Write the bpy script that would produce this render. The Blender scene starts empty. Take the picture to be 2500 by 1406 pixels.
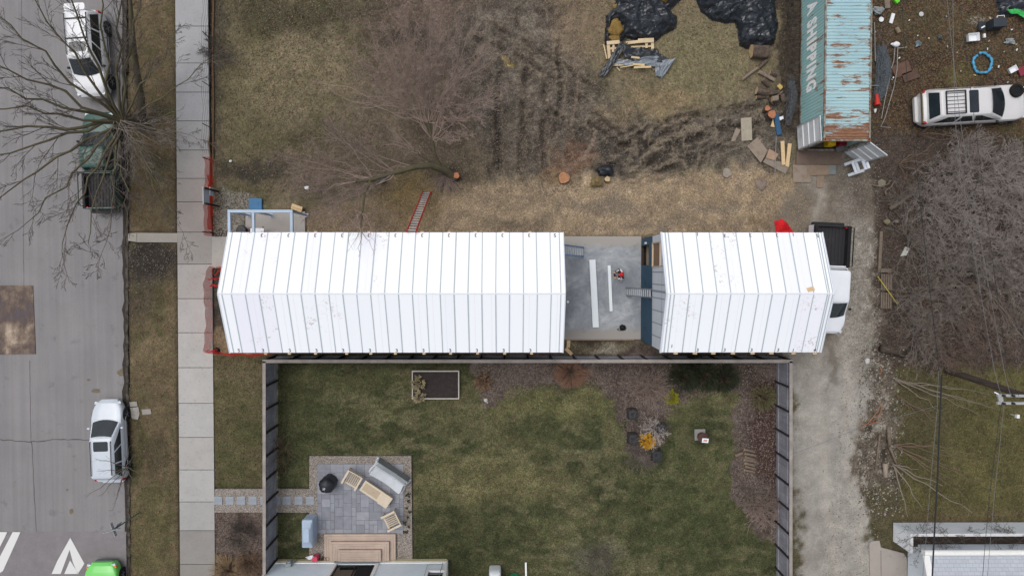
import bpy, bmesh, math, random
import numpy as np
from mathutils import Vector, Matrix

# ------------------------------------------------------------------ camera, light
S = bpy.context.scene
C = S.collection
random.seed(7)
H, F = 37.2, 1600.0            # flying height in metres, focal length in photo pixels (2500 px wide)
Q = Vector((-10 / F, 43 / F, -1)).normalized().rotation_difference(Vector((0, 0, -1)))
cam_d = bpy.data.cameras.new('camera')
cam_d.sensor_width = 36
cam_d.lens = 36 * F / 2500
cam_d.clip_end = 1000
cam = bpy.data.objects.new('camera', cam_d)
C.objects.link(cam)
cam.rotation_mode = 'QUATERNION'
cam.rotation_quaternion = Q
cam.location = (0, 0, H)
S.camera = cam

W = bpy.data.worlds.new('World')
S.world = W
W.use_nodes = True
nt = W.node_tree
bg = nt.nodes['Background']
sky = nt.nodes.new('ShaderNodeTexSky')
sky.sky_type = 'NISHITA'
sky.sun_disc = False
SUN_EL, SUN_AZ = math.radians(69), math.radians(308)
sky.sun_elevation = SUN_EL
sky.sun_rotation = SUN_AZ
sky.dust_density = 4.0
hs = nt.nodes.new('ShaderNodeHueSaturation')
hs.inputs['Saturation'].default_value = 0.30
nt.links.new(sky.outputs[0], hs.inputs['Color'])
nt.links.new(hs.outputs[0], bg.inputs[0])
bg.inputs[1].default_value = 0.15
sl = bpy.data.lights.new('sun', 'SUN')
sl.energy = 1.1
sl.angle = math.radians(45)
sl.color = (1.0, 0.985, 0.96)
sun = bpy.data.objects.new('sun', sl)
C.objects.link(sun)
sd = Vector((math.sin(SUN_AZ) * math.cos(SUN_EL), math.cos(SUN_AZ) * math.cos(SUN_EL), math.sin(SUN_EL)))
sun.rotation_euler = sd.to_track_quat('Z', 'Y').to_euler()
sun.location = (0, -20, 40)
S.view_settings.view_transform = 'Standard'
S.view_settings.look = 'None'
S.view_settings.exposure = -0.1
S.view_settings.gamma = 1.0
S.render.engine = 'CYCLES'

# ------------------------------------------------------------------ helpers
def P(px, py, z=0.0):
    """point at height z seen at a photo pixel"""
    d = Q @ Vector(((px - 1250) / F, -(py - 703) / F, -1))
    t = (z - H) / d.z
    return Vector((d.x * t, d.y * t, z))

def lin(c):
    o = []
    for v in c[:3]:
        v = v / 255.0
        o.append(v / 12.92 if v <= 0.04045 else ((v + 0.055) / 1.055) ** 2.4)
    return tuple(o)

MW = {}
def setprops(o, label=None, cat=None, group=None, kind=None):
    if label: o['label'] = label
    if cat: o['category'] = cat
    if group: o['group'] = group
    if kind: o['kind'] = kind
    return o

def thing(name, label, cat, loc=(0, 0, 0), rotz=0.0, group=None):
    o = bpy.data.objects.new(name, None)
    o.empty_display_size = 0.3
    C.objects.link(o)
    o.location = loc
    o.rotation_euler = (0, 0, rotz)
    MW[o.name] = Matrix.Translation(Vector(loc)) @ Matrix.Rotation(rotz, 4, 'Z')
    return setprops(o, label, cat, group)

class MB:
    def __init__(s):
        s.v = []; s.f = []; s.m = []
    def add(s, vs, fs, m=0):
        b = len(s.v)
        s.v.extend([tuple(p) for p in vs])
        for f in fs:
            s.f.append([b + i for i in f]); s.m.append(m)
        return s
    def box(s, c, d, rz=0.0, m=0, tilt=None):
        x, y, z = d[0] / 2, d[1] / 2, d[2] / 2
        R = Matrix.Rotation(rz, 3, 'Z')
        if tilt is not None: R = R @ Matrix.Rotation(tilt[1], 3, tilt[0])
        c = Vector(c)
        vs = [c + R @ Vector((sx * x, sy * y, sz * z)) for sz in (-1, 1) for sx, sy in ((-1, -1), (1, -1), (1, 1), (-1, 1))]
        return s.add(vs, [(3, 2, 1, 0), (4, 5, 6, 7), (0, 1, 5, 4), (1, 2, 6, 5), (2, 3, 7, 6), (3, 0, 4, 7)], m)
    def bar(s, a, b, w, h, m=0, up=(0, 0, 1)):
        a = Vector(a); b = Vector(b); d = (b - a).normalized()
        side = d.cross(Vector(up))
        if side.length < 1e-4: side = d.cross(Vector((1, 0, 0)))
        side.normalize(); u = side.cross(d).normalized()
        vs = []
        for p in (a, b):
            for q, r in ((-1, -1), (1, -1), (1, 1), (-1, 1)):
                vs.append(p + side * (q * w / 2) + u * (r * h / 2))
        return s.add(vs, [(0, 1, 2, 3), (7, 6, 5, 4), (0, 4, 5, 1), (1, 5, 6, 2), (2, 6, 7, 3), (3, 7, 4, 0)], m)
    def prism(s, pts, z0, z1, m=0):
        n = len(pts)
        ar = sum(pts[i][0] * pts[(i + 1) % n][1] - pts[(i + 1) % n][0] * pts[i][1] for i in range(n))
        if ar < 0: pts = list(reversed(pts))
        vs = [(p[0], p[1], z0) for p in pts] + [(p[0], p[1], z1) for p in pts]
        fs = [tuple(reversed(range(n))), tuple(range(n, 2 * n))]
        fs += [(i, (i + 1) % n, n + (i + 1) % n, n + i) for i in range(n)]
        return s.add(vs, fs, m)
    def rings(s, rs, cap0=True, cap1=True, m=0, closed=True):
        n = len(rs[0]); vs = [p for r in rs for p in r]; fs = []
        for i in range(len(rs) - 1):
            for j in range(n if closed else n - 1):
                k = (j + 1) % n
                fs.append((i * n + j, i * n + k, (i + 1) * n + k, (i + 1) * n + j))
        if cap0: fs.append(tuple(reversed(range(n))))
        if cap1: fs.append(tuple(range((len(rs) - 1) * n, len(rs) * n)))
        return s.add(vs, fs, m)
    def tube(s, pts, rad, n=6, m=0):
        pts = [Vector(p) for p in pts]
        if not hasattr(rad, '__len__'): rad = [rad] * len(pts)
        rs = []
        for i, p in enumerate(pts):
            d = (pts[min(i + 1, len(pts) - 1)] - pts[max(i - 1, 0)])
            if d.length < 1e-6: d = Vector((0, 0, 1))
            d.normalize()
            a = d.cross(Vector((0, 0, 1)) if abs(d.z) < 0.95 else Vector((1, 0, 0))).normalized()
            b = a.cross(d)
            rs.append([p + (a * math.cos(t) + b * math.sin(t)) * rad[i] for t in [2 * math.pi * k / n for k in range(n)]])
        return s.rings([list(reversed(r)) for r in rs], m=m)
    def lathe(s, c, prof, n=20, m=0, axis='Z', rot=None):
        rs = []
        for r, z in prof:
            ring = []
            for k in range(n):
                t = 2 * math.pi * k / n
                v = Vector((r * math.cos(t), r * math.sin(t), z))
                if axis == 'Y': v = Vector((v.x, v.z, -v.y))
                if axis == 'X': v = Vector((v.z, v.x, v.y))
                if rot is not None: v = rot @ v
                ring.append(Vector(c) + v)
            rs.append(ring)
        return s.rings(rs, m=m)
    def blob(s, c, d, seed=0, amp=0.15, sub=2, m=0, rz=0.0, flat=True):
        bm = bmesh.new(); bmesh.ops.create_icosphere(bm, subdivisions=sub, radius=1)
        rnd = random.Random(seed); ph = [rnd.uniform(0, 6) for _ in range(6)]
        R = Matrix.Rotation(rz, 3, 'Z'); vs = []
        for v in bm.verts:
            p = v.co
            k = 1 + amp * (math.sin(3.1 * p.x + ph[0]) * math.sin(2.7 * p.y + ph[1]) + 0.7 * math.sin(6.3 * p.z + 4 * p.x + ph[2]) * math.sin(5.1 * p.y + ph[3])) + rnd.uniform(-amp, amp) * 0.4
            q = Vector((p.x * d[0] / 2 * k, p.y * d[1] / 2 * k, p.z * d[2] / 2 * k))
            if flat: q.z = max(q.z, -d[2] * 0.36)
            vs.append(Vector(c) + R @ q)
        fs = [tuple(v.index for v in f.verts) for f in bm.faces]
        bm.free()
        return s.add(vs, fs, m)
    def build(s, name, mat, parent=None, smooth=False, local=False, bevel=0, origin=None):
        me = bpy.data.meshes.new(name)
        o = bpy.data.objects.new(name, me)
        C.objects.link(o)
        arr = np.array(s.v, dtype=np.float64).reshape(-1, 3)
        if parent is not None:
            o.parent = parent
            if not local:
                Mi = np.array(MW[parent.name].inverted())
                arr = arr @ Mi[:3, :3].T + Mi[:3, 3]
            MW[o.name] = MW[parent.name]
        else:
            if origin is None:
                mn, mx = arr.min(0), arr.max(0)
                origin = ((mn[0] + mx[0]) / 2, (mn[1] + mx[1]) / 2, mn[2])
            arr = arr - np.array(origin)
            o.location = origin
            MW[o.name] = Matrix.Translation(Vector(origin))
        me.from_pydata(arr.tolist(), [], s.f)
        mats = mat if isinstance(mat, (list, tuple)) else [mat]
        for x in mats: me.materials.append(x)
        if len(mats) > 1: me.polygons.foreach_set('material_index', s.m)
        if smooth:
            me.polygons.foreach_set('use_smooth', [True] * len(me.polygons))
            if smooth != 'all':
                try: me.set_sharp_from_angle(angle=math.radians(smooth if smooth is not True else 40))
                except Exception: pass
        if bevel:
            bm = bmesh.new(); bm.from_mesh(me)
            bmesh.ops.remove_doubles(bm, verts=bm.verts, dist=1e-5)
            ed = [e for e in bm.edges if len(e.link_faces) == 2 and e.calc_face_angle(0) > 0.6]
            bmesh.ops.bevel(bm, geom=ed, offset=bevel, segments=2, affect='EDGES', profile=0.6, clamp_overlap=True)
            bm.to_mesh(me); bm.free()
        me.update()
        return o

def single(mb, name, label, cat, mat, group=None, **kw):
    return setprops(mb.build(name, mat, **kw), label, cat, group)
def struct(mb, name, mat, **kw):
    return setprops(mb.build(name, mat, **kw), kind='structure')
def kids(o): return [c for c in list(C.objects) if c.parent == o]
def copy_tree(o, parent=None):
    c = o.copy(); C.objects.link(c)
    if parent is not None: c.parent = parent
    for ch in kids(o): copy_tree(ch, c)
    return c

# ---- value noise (numpy)
def vnoise(x, y, seed=0):
    rng = np.random.RandomState(seed); T = rng.rand(256, 256)
    xi = np.floor(x).astype(int); yi = np.floor(y).astype(int)
    fx = x - xi; fy = y - yi
    fx = fx * fx * (3 - 2 * fx); fy = fy * fy * (3 - 2 * fy)
    a = T[xi & 255, yi & 255]; b = T[(xi + 1) & 255, yi & 255]
    c = T[xi & 255, (yi + 1) & 255]; d = T[(xi + 1) & 255, (yi + 1) & 255]
    return (a * (1 - fx) + b * fx) * (1 - fy) + (c * (1 - fx) + d * fx) * fy
def fbm(x, y, oc=4, seed=0):
    o = 0; a = 0.5; t = 0
    for i in range(oc):
        o = o + a * vnoise(x * 2 ** i + 17.3 * i, y * 2 ** i + 9.1 * i, seed + i); t += a; a *= 0.55
    return o / t
def ridged(x, y, oc=3, seed=0):
    o = 0; a = 0.5; t = 0
    for i in range(oc):
        o = o + a * (1 - np.abs(2 * vnoise(x * 2 ** i + 5.3 * i, y * 2 ** i + 3.1 * i, seed + i) - 1)); t += a; a *= 0.5
    return o / t
def worley(x, y, seed=0):
    T = np.random.RandomState(seed).rand(2, 128, 128); xi = np.floor(x).astype(int); yi = np.floor(y).astype(int); d = np.full(x.shape, 9.0)
    for i in (-1, 0, 1):
        for j in (-1, 0, 1):
            a, b = (xi + i) & 127, (yi + j) & 127
            d = np.minimum(d, np.hypot(xi + i + T[0, a, b] - x, yi + j + T[1, a, b] - y))
    return d
def polydist(px, py, poly):
    """signed distance, positive inside"""
    ins = np.zeros(px.shape, bool); dm = np.full(px.shape, 1e9)
    n = len(poly)
    for i in range(n):
        x0, y0 = poly[i]; x1, y1 = poly[(i + 1) % n]
        if y0 != y1:
            cnd = ((y0 > py) != (y1 > py)) & (px < (x1 - x0) * (py - y0) / (y1 - y0) + x0)
            ins ^= cnd
        dx, dy = x1 - x0, y1 - y0; l2 = dx * dx + dy * dy + 1e-9
        t = np.clip(((px - x0) * dx + (py - y0) * dy) / l2, 0, 1)
        dm = np.minimum(dm, np.hypot(px - x0 - t * dx, py - y0 - t * dy))
    return np.where(ins, dm, -dm)
def sstep(a, b, x):
    t = np.clip((x - a) / (b - a), 0, 1); return t * t * (3 - 2 * t)

# ------------------------------------------------------------------ materials
def base(name, rough=0.8, spec=0.3, metal=0.0):
    m = bpy.data.materials.new(name); m.use_nodes = True
    b = m.node_tree.nodes['Principled BSDF']
    b.inputs['Roughness'].default_value = rough
    b.inputs['Specular IOR Level'].default_value = spec
    b.inputs['Metallic'].default_value = metal
    return m, m.node_tree, b
def N(t, typ, **kw):
    n = t.nodes.new(typ)
    for k, v in kw.items():
        if k in n.inputs: n.inputs[k].default_value = v
        else: setattr(n, k, v)
    return n
def ramp(t, src, stops):
    r = t.nodes.new('ShaderNodeValToRGB'); e = r.color_ramp.elements
    while len(e) > 1: e.remove(e[-1])
    e[0].position = stops[0][0]; e[0].color = tuple(stops[0][1]) + (1,) if hasattr(stops[0][1], '__len__') else (stops[0][1],) * 3 + (1,)
    for p, c in stops[1:]:
        x = e.new(p); x.color = tuple(c) + (1,) if hasattr(c, '__len__') else (c, c, c, 1)
    t.links.new(src, r.inputs[0]); return r.outputs[0]
def coords(t, scale=(1, 1, 1), rot=(0, 0, 0), kind='Object'):
    tc = t.nodes.new('ShaderNodeTexCoord'); mp = t.nodes.new('ShaderNodeMapping')
    mp.inputs['Scale'].default_value = scale; mp.inputs['Rotation'].default_value = rot
    t.links.new(tc.outputs[kind], mp.inputs[0]); return mp.outputs[0]
def noisev(t, vec, scale, detail=4, rough=0.6, dist=0.0):
    n = N(t, 'ShaderNodeTexNoise', Scale=scale, Detail=detail, Roughness=rough, Distortion=dist)
    t.links.new(vec, n.inputs['Vector']); return n.outputs[0]
def mixc(t, fac, a, b, mode='MIX'):
    m = t.nodes.new('ShaderNodeMix'); m.data_type = 'RGBA'; m.blend_type = mode
    for s, v in ((0, fac), (6, a), (7, b)):
        if hasattr(v, 'links') or hasattr(v, 'is_linked'): t.links.new(v, m.inputs[s])
        elif s == 0: m.inputs[0].default_value = v
        else: m.inputs[s].default_value = tuple(v) + (1,) if len(v) == 3 else v
    return m.outputs[2]
def bump(t, b, h, strength=0.3, dist=0.02):
    n = N(t, 'ShaderNodeBump', Strength=strength, Distance=dist)
    t.links.new(h, n.inputs['Height']); t.links.new(n.outputs[0], b.inputs['Normal'])
MC = {}
def mat(name, col, rough=0.8, var=0.15, scale=6.0, col2=None, cover=0.5, sharp=0.1, spec=0.3, metal=0.0, bmp=0.0, stretch=(1, 1, 1)):
    """procedural surface: two tones blended by noise plus a fine grain"""
    if name in MC: return MC[name]
    m, t, b = base(name, rough, spec, metal)
    c = lin(col); v = coords(t, stretch)
    if col2 is None:
        lo = tuple(x * (1 - var) for x in c); hi = tuple(min(1, x * (1 + var)) for x in c); s0, s1 = 0.3, 0.7
    else:
        lo, hi = c, lin(col2); s0, s1 = 1 - cover - sharp, 1 - cover + sharp
    n1 = noisev(t, v, scale, 6, 0.65)
    col_o = ramp(t, n1, [(max(0, s0), lo), (min(1, s1), hi)])
    n2 = noisev(t, v, scale * 9, 3, 0.6)
    g = ramp(t, n2, [(0.25, 1 - var * 0.7), (0.75, 1 + var * 0.5)])
    out = mixc(t, 1.0, col_o, g, 'MULTIPLY')
    t.links.new(out, b.inputs['Base Color'])
    if bmp: bump(t, b, n2, bmp, 0.02)
    MC[name] = m
    return m
def glassm(name, col=(30, 36, 40), rough=0.08):
    m = mat(name, col, rough=rough, var=0.1, scale=2.0, spec=0.6); return m
# ------------------------------------------------------------------ ground
def pix(X, Y, z=0.0):
    """numpy: ground metres -> photo pixels, to lay out the soil zones"""
    R = np.array(Q.to_matrix()).T
    v = np.stack([X, Y, np.full_like(X, z - H)], -1) @ R.T
    return 1250 + F * v[..., 0] / -v[..., 2], 703 - F * v[..., 1] / -v[..., 2]

def ground_mat():
    m, t, b = base('ground', 0.95, 0.12)
    a = N(t, 'ShaderNodeAttribute', attribute_name='Col')
    k = N(t, 'ShaderNodeAttribute', attribute_name='Tex')
    sp = t.nodes.new('ShaderNodeSeparateColor'); t.links.new(k.outputs['Color'], sp.inputs[0])
    v = coords(t)
    n0 = noisev(t, v, 1.3, 5, 0.6)
    n1 = noisev(t, v, 5.5, 5, 0.7, 0.6)
    n2 = noisev(t, v, 15, 4, 0.85, 0.25)
    n4 = noisev(t, v, 34, 2, 0.8)
    f0 = ramp(t, n0, [(0.3, 0.86), (0.7, 1.14)])
    f1 = ramp(t, n1, [(0.3, 0.66), (0.5, 0.98), (0.72, 1.36)])
    f2 = ramp(t, n2, [(0.33, 0.42), (0.5, 0.95), (0.67, 1.75)])
    f4 = ramp(t, n4, [(0.3, 0.6), (0.5, 0.98), (0.7, 1.5)])
    one = (1, 1, 1)
    c = mixc(t, 1.0, a.outputs['Color'], f0, 'MULTIPLY')
    g1 = mixc(t, sp.outputs[0], one, f1); c = mixc(t, 1.0, c, g1, 'MULTIPLY')
    g2 = mixc(t, sp.outputs[1], one, f2); c = mixc(t, 1.0, c, g2, 'MULTIPLY')
    c = mixc(t, 1.0, c, mixc(t, sp.outputs[1], one, f4), 'MULTIPLY')
    # hue shift olive / straw on the fine scale
    n3 = noisev(t, v, 3.1, 4, 0.7)
    hue = ramp(t, n3, [(0.35, (0.93, 1.05, 0.9)), (0.65, (1.09, 0.98, 1.02))])
    c = mixc(t, sp.outputs[2], c, mixc(t, 1.0, c, hue, 'MULTIPLY'))
    t.links.new(c, b.inputs['Base Color'])
    bump(t, b, n2, 0.3, 0.04)
    return m

def make_ground():
    st = 0.115
    m0, m1 = P(1125, 80), P(1935, 450); fs_ = 0.05
    xs = np.concatenate([np.arange(-31.5, m0.x, st), np.arange(m0.x, m1.x, fs_), np.arange(m1.x, 31.5 + st, st)])
    ys = np.concatenate([np.arange(-20.2, m1.y, st), np.arange(m1.y, m0.y, fs_), np.arange(m0.y, 16.8 + st, st)])
    X, Y = np.meshgrid(xs, ys, indexing='ij')
    px, py = pix(X, Y)
    n = lambda s, sd, o=4: fbm(px / s, py / s, o, sd)
    wx = px + 70 * (n(60, 1) - 0.5) + 30 * (n(14, 2) - 0.5)
    wy = py + 70 * (n(60, 3) - 0.5) + 30 * (n(14, 4) - 0.5)
    col = np.zeros(X.shape + (3,)); tex = np.zeros(X.shape + (3,)); z = np.zeros(X.shape)
    def paint(mk, c, tx=None):
        m3 = np.clip(mk, 0, 1)[..., None]
        col[:] = col * (1 - m3) + np.array(lin(c)) * m3
        if tx is not None: tex[:] = tex * (1 - m3) + np.array(tx) * m3
    def poly(pts, soft=14, warp=True): return sstep(-soft, soft, polydist(wx if warp else px, wy if warp else py, pts))
    def blob(cx, cy, rx, ry, a=0, soft=0.5):
        ca, sa = math.cos(math.radians(a)), math.sin(math.radians(a))
        dx, dy = wx - cx, wy - cy
        u = (dx * ca + dy * sa) / rx; w = (-dx * sa + dy * ca) / ry
        return sstep(1 + soft, 1 - soft, np.hypot(u, w))
    def patch(s, sd, lo, hi): return sstep(lo, hi, n(s, sd))
    paint(np.ones(X.shape), (74, 64, 55), (0.8, 0.8, 0.6))
    # vacant lot
    lot = poly([(508, -900), (1945, -900), (1945, 590), (508, 590)], 6, False)
    paint(lot, (108, 97, 78), (0.7, 0.75, 0.8))
    paint(lot * patch(90, 11, 0.42, 0.62), (124, 110, 88))
    paint(lot * patch(70, 12, 0.5, 0.68), (86, 82, 56))
    paint(blob(620, 250, 90, 230) * 0.7, (92, 87, 58))
    paint(blob(700, 180, 150, 110) * 0.7, (128, 114, 88))
    paint(blob(760, 30, 260, 40) * 0.85, (66, 62, 46), (0.9, 0.9, 0.7))
    paint(blob(1080, 60, 200, 110) * 0.85, (98, 82, 74), (1, 1, 0.5))
    paint(blob(1050, 230, 170, 150) * 0.7, (94, 80, 71), (1, 1, 0.5))
    paint(blob(850, 410, 260, 90) * 0.65, (92, 79, 68), (1, 1, 0.5))
    paint(blob(1000, 95, 90, 28, 10) * 0.8, (58, 52, 46))
    paint(blob(520, 100, 26, 300) * 0.8, (66, 62, 54))
    paint(blob(625, 408, 85, 24, -8) * 0.9, (58, 54, 50), (0.5, 0.6, 0.3))
    paint(blob(1290, 70, 170, 110) * 0.8, (86, 76, 67), (1, 1, 0.4))
    paint(blob(1150, 150, 120, 40, 15) * 0.6, (72, 65, 58), (1, 1, 0.4))
    # churned mud
    mud = np.clip(poly([(1110, 90), (1200, -20), (1380, -20), (1430, 120), (1470, 230), (1560, 300), (1760, 262), (1910, 215), (1940, 330), (1900, 430), (1760, 400), (1580, 432), (1440, 440), (1250, 445), (1170, 360)], 40), 0, 1)
    paint(mud * 0.92, (90, 83, 75), (1.0, 1.0, 0.35))
    md = mud * patch(34, 21, 0.42, 0.62)
    paint(md * 0.5, (72, 62, 54))
    paint(mud * patch(26, 22, 0.55, 0.7) * 0.6, (112, 103, 92))
    paint(blob(1590, 345, 190, 62, -8) * 0.6, (70, 63, 58), (1, 1, 0.2))
    for cx, a in ((1215, 4), (1285, 2), (1330, 0)):
        paint(blob(cx, 330, 9, 120, a, 0.6) * 0.7, (60, 53, 48))
    paint(blob(1300, 230, 120, 20, 25) * 0.5, (104, 92, 84))
    # straw coloured grass between the tarpaulins
    paint(poly([(1360, -200), (1905, -200), (1905, 60), (1880, 190), (1760, 245), (1600, 265), (1480, 200), (1380, 90)], 34), (122, 109, 84), (0.6, 0.7, 0.6))
    paint(blob(1720, 150, 110, 90) * 0.6, (118, 111, 80))
    paint(blob(1420, 60, 70, 90) * 0.6, (122, 102, 84))
    paint(blob(1620, 250, 90, 30) * 0.7, (136, 116, 86))
    paint(blob(1500, 285, 55, 34) * 0.6, (126, 108, 80))
    paint(blob(1253, 145, 13, 12), (150, 128, 72))
    # wood chips along the house
    chips = poly([(1105, 470), (1210, 455), (1420, 442), (1560, 432), (1700, 425), (1850, 405), (1945, 430), (2000, 480), (1990, 600), (700, 600), (760, 520), (900, 500)], 24)
    paint(chips * 0.95, (160, 138, 110), (0.75, 1.0, 0.4))
    paint(chips * patch(40, 31, 0.5, 0.7) * 0.7, (136, 118, 97))
    paint(blob(1690, 465, 230, 38) * 0.5, (156, 134, 106))
    paint(chips * patch(22, 33, 0.52, 0.66) * .6, (120, 105, 90))
    for bx_, by_, bw_, bh_, bc_ in ((1480, 502, 80, 20, (112, 102, 92)), (1600, 545, 90, 12, (116, 104, 92)), (1250, 548, 90, 14, (108, 96, 82)), (1870, 540, 50, 18, (112, 92, 68)), (1330, 500, 50, 14, (122, 106, 88)), (1740, 505, 60, 12, (122, 110, 96)), (1200, 500, 40, 16, (126, 110, 90))): paint(blob(bx_, by_, bw_, bh_) * .7, bc_)
    paint(blob(1395, 395, 46, 42) * 0.75, (118, 84, 62))
    paint(blob(1350, 430, 30, 24) * 0.6, (146, 112, 74))
    paint(blob(1005, 500, 75, 70) * 0.8, (120, 100, 56), (0.8, 0.9, 0.3))
    paint(blob(830, 540, 200, 40) * 0.55, (110, 92, 74), (0.9, 1, 0.4))
    paint(blob(1130, 430, 60, 30) * 0.7, (66, 58, 48))
    paint(blob(1465, 430, 36, 24) * 0.6, (66, 58, 52))
    # gravelly heap by the porch
    paint(poly([(545, 470), (585, 480), (640, 505), (620, 560), (560, 590), (520, 590), (520, 540)], 12), (132, 127, 116), (1.0, 1.2, 0.1))
    paint(poly([(508, 560), (560, 560), (560, 880), (508, 880)], 5, False), (84, 76, 66), (1, 1, 0.2))
    paint(poly([(518, 800), (660, 800), (660, 866), (518, 866)], 8), (128, 108, 82), (0.9, 1, 0.3))
    paint(poly([(1370, 826), (1640, 826), (1640, 880), (1370, 880)], 6), (104, 94, 76), (0.9, 0.9, 0.6))
    paint(blob(1480, 846, 40, 12), (140, 132, 118))
    # weeds along the container
    paint(poly([(1898, -200), (1950, -200), (1950, 320), (1905, 330), (1895, 200)], 8), (70, 62, 54), (1, 1, 0.2))
    # verge
    ve = poly([(303, -300), (438, -300), (444, 1700), (312, 1700)], 4, False)
    paint(ve, (98, 84, 62), (0.6, 0.75, 0.9))
    paint(ve * patch(55, 41, 0.48, 0.66), (84, 78, 52))
    paint(ve * patch(40, 42, 0.56, 0.7) * 0.8, (114, 98, 74))
    paint(ve * blob(370, 640, 90, 48) * 1.0, (58, 52, 47), (0.9, 0.9, 0.2))
    paint(ve * blob(330, 730, 40, 60) * 0.7, (72, 64, 56))
    paint(ve * blob(385, 1100, 30, 40) * 0.7, (76, 66, 52))
    paint(ve * blob(372, 1300, 50, 110) * 0.6, (92, 86, 54))
    paint(ve * sstep(10, 0, np.abs(px - 432 - (py - 700) * 0.006)) * 0.7, (66, 58, 46))
    paint(ve * blob(408, 1250, 6, 220) * 0.5, (68, 64, 42))
    paint(ve * sstep(12, 2, px - 306 - py * 0.004), (60, 54, 44), (0.8, 0.9, 0.3))
    # front strip of the neighbour
    fs = poly([(512, 868), (680, 868), (680, 1700), (516, 1700)], 4, False)
    paint(fs, (92, 84, 58), (0.6, 0.7, 0.9))
    paint(fs * patch(50, 51, 0.48, 0.64), (78, 76, 48))
    paint(fs * blob(590, 900, 90, 40) * 0.7, (106, 94, 70))
    paint(fs * poly([(512, 1250), (660, 1250), (660, 1700), (512, 1700)], 4, False), (106, 90, 82), (1, 1.1, 0.3))
    # lawn behind the wooden fence
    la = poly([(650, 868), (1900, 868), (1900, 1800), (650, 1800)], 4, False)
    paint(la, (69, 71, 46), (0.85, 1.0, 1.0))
    paint(la * patch(120, 61, 0.42, 0.64) * 0.55, (88, 86, 55))
    paint(la * sstep(.46, .64, fbm(px / 60, py / 26, 4, 66)) * 0.65, (50, 57, 36))
    paint(la * sstep(.5, .66, fbm(px / 40, py / 16, 4, 67)) * 0.6, (106, 100, 72))
    paint(la * patch(75, 63, 0.53, 0.68) * 0.6, (98, 93, 64))
    paint(la * blob(730, 1030, 80, 170) * 0.6, (64, 68, 42))  # greener grass by the left fence, with some fence shade painted in
    paint(la * blob(1150, 1330, 160, 110) * 0.55, (56, 60, 36))
    paint(la * blob(1700, 1250, 150, 160) * 0.5, (64, 70, 40))
    paint(la * blob(1170, 1170, 190, 60) * 0.5, (112, 104, 70))
    paint(la * blob(1360, 985, 150, 34) * 0.5, (108, 104, 66))
    paint(la * sstep(26, 0, py - 886) * 0.7, (58, 58, 40))  # shade of the long fence, painted into the lawn colour
    paint(la * blob(1460, 1365, 60, 44) * 0.7, (92, 88, 76))
    bed1 = poly([(1158, 860), (1160, 945), (1182, 985), (1240, 972), (1300, 950), (1380, 932), (1450, 936), (1500, 965), (1525, 1020), (1530, 1100), (1570, 1128), (1605, 1110), (1622, 1040), (1640, 990), (1700, 952), (1798, 948), (1800, 1000), (1790, 1100), (1790, 1210), (1820, 1270), (1885, 1318), (1915, 1330), (1915, 860)], 5)
    paint(bed1, (100, 87, 80), (0.8, 1.0, 0.2))
    paint(bed1 * patch(30, 71, 0.5, 0.68) * 0.7, (74, 62, 56))
    paint(bed1 * blob(1260, 920, 90, 30) * 0.6, (104, 92, 86))
    paint(bed1 * blob(1390, 908, 40, 18) * 0.8, (122, 90, 74))
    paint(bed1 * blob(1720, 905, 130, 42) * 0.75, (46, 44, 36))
    paint(bed1 * poly([(1838, 930), (1910, 930), (1910, 1180), (1845, 1180), (1830, 1060)], 10), (70, 49, 45), (0.9, 1.1, 0.1))
    paint(poly([(758, 1112), (1004, 1112), (1006, 1368), (756, 1368)], 2, False), (120, 112, 104))
    # alley
    paint(poly([(1925, 868), (1960, 868), (1960, 1700), (1925, 1700)], 6, False), (86, 80, 60), (0.8, 0.9, 0.7))
    al = poly([(1990, 380), (2130, 380), (2140, 600), (2150, 760), (2150, 880), (2120, 985), (2095, 1080), (2095, 1180), (2115, 1250), (2130, 1310), (2180, 1700), (1965, 1700), (1962, 1400), (1950, 1250), (1936, 1120), (1932, 880), (1900, 840), (1880, 560)], 12)
    paint(al, (118, 108, 96), (0.4, 0.45, 0.3))
    paint(al * sstep(780, 980, py) , (147, 142, 135), (0.25, 0.3, 0.2))
    paint(al * blob(2085, 720, 45, 190) * 0.7, (142, 135, 126), (0.8, 1.2, 0.1))
    paint(al * patch(45, 81, 0.55, 0.72) * 0.2, (112, 103, 92))
    for xo in (1990, 2062): paint(al * np.exp(-((wx - xo - np.clip(py - 900, 0, 600) * .09) / 17) ** 2) * .45, (166, 158, 148), (.2, .25, .2))
    paint(al * sstep(840, 1000, py) * patch(30, 82, 0.5, 0.68) * 0.3, (170, 164, 154))
    paint(al * blob(2030, 900, 10, 60) * 0.6, (98, 90, 80))
    paint(poly([(2050, 380), (2118, 380), (2135, 520), (2060, 560), (2030, 470)], 26) * 0.6, (88, 78, 68), (0.8, 0.9, 0.2))
    # rubble edge
    rb = poly([(2120, 830), (2170, 860), (2200, 960), (2195, 1120), (2185, 1240), (2130, 1250), (2098, 1170), (2096, 1080), (2118, 985)], 16)
    paint(rb * 0.9, (100, 90, 78), (1.0, 1.1, 0.4))
    paint(rb * patch(16, 91, 0.52, 0.66), (140, 133, 122))
    paint(rb * patch(20, 92, 0.56, 0.7), (62, 55, 46))
    paint(poly([(2085, 560), (2140, 560), (2155, 880), (2130, 920), (2110, 780)], 12) * patch(9, 93, 0.5, 0.6) * 0.8, (150, 145, 136), (1, 1.2, 0.1))
    # junk yard, thicket and lawn to the right
    jk = poly([(2118, -250), (2700, -250), (2700, 330), (2140, 330)], 14)
    paint(jk, (74, 58, 46), (1.0, 1.1, 0.6))
    paint(jk * patch(60, 101, 0.48, 0.64) * 0.9, (62, 50, 42))
    paint(jk * blob(2280, 60, 110, 60) * 0.6, (90, 82, 56))
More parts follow.
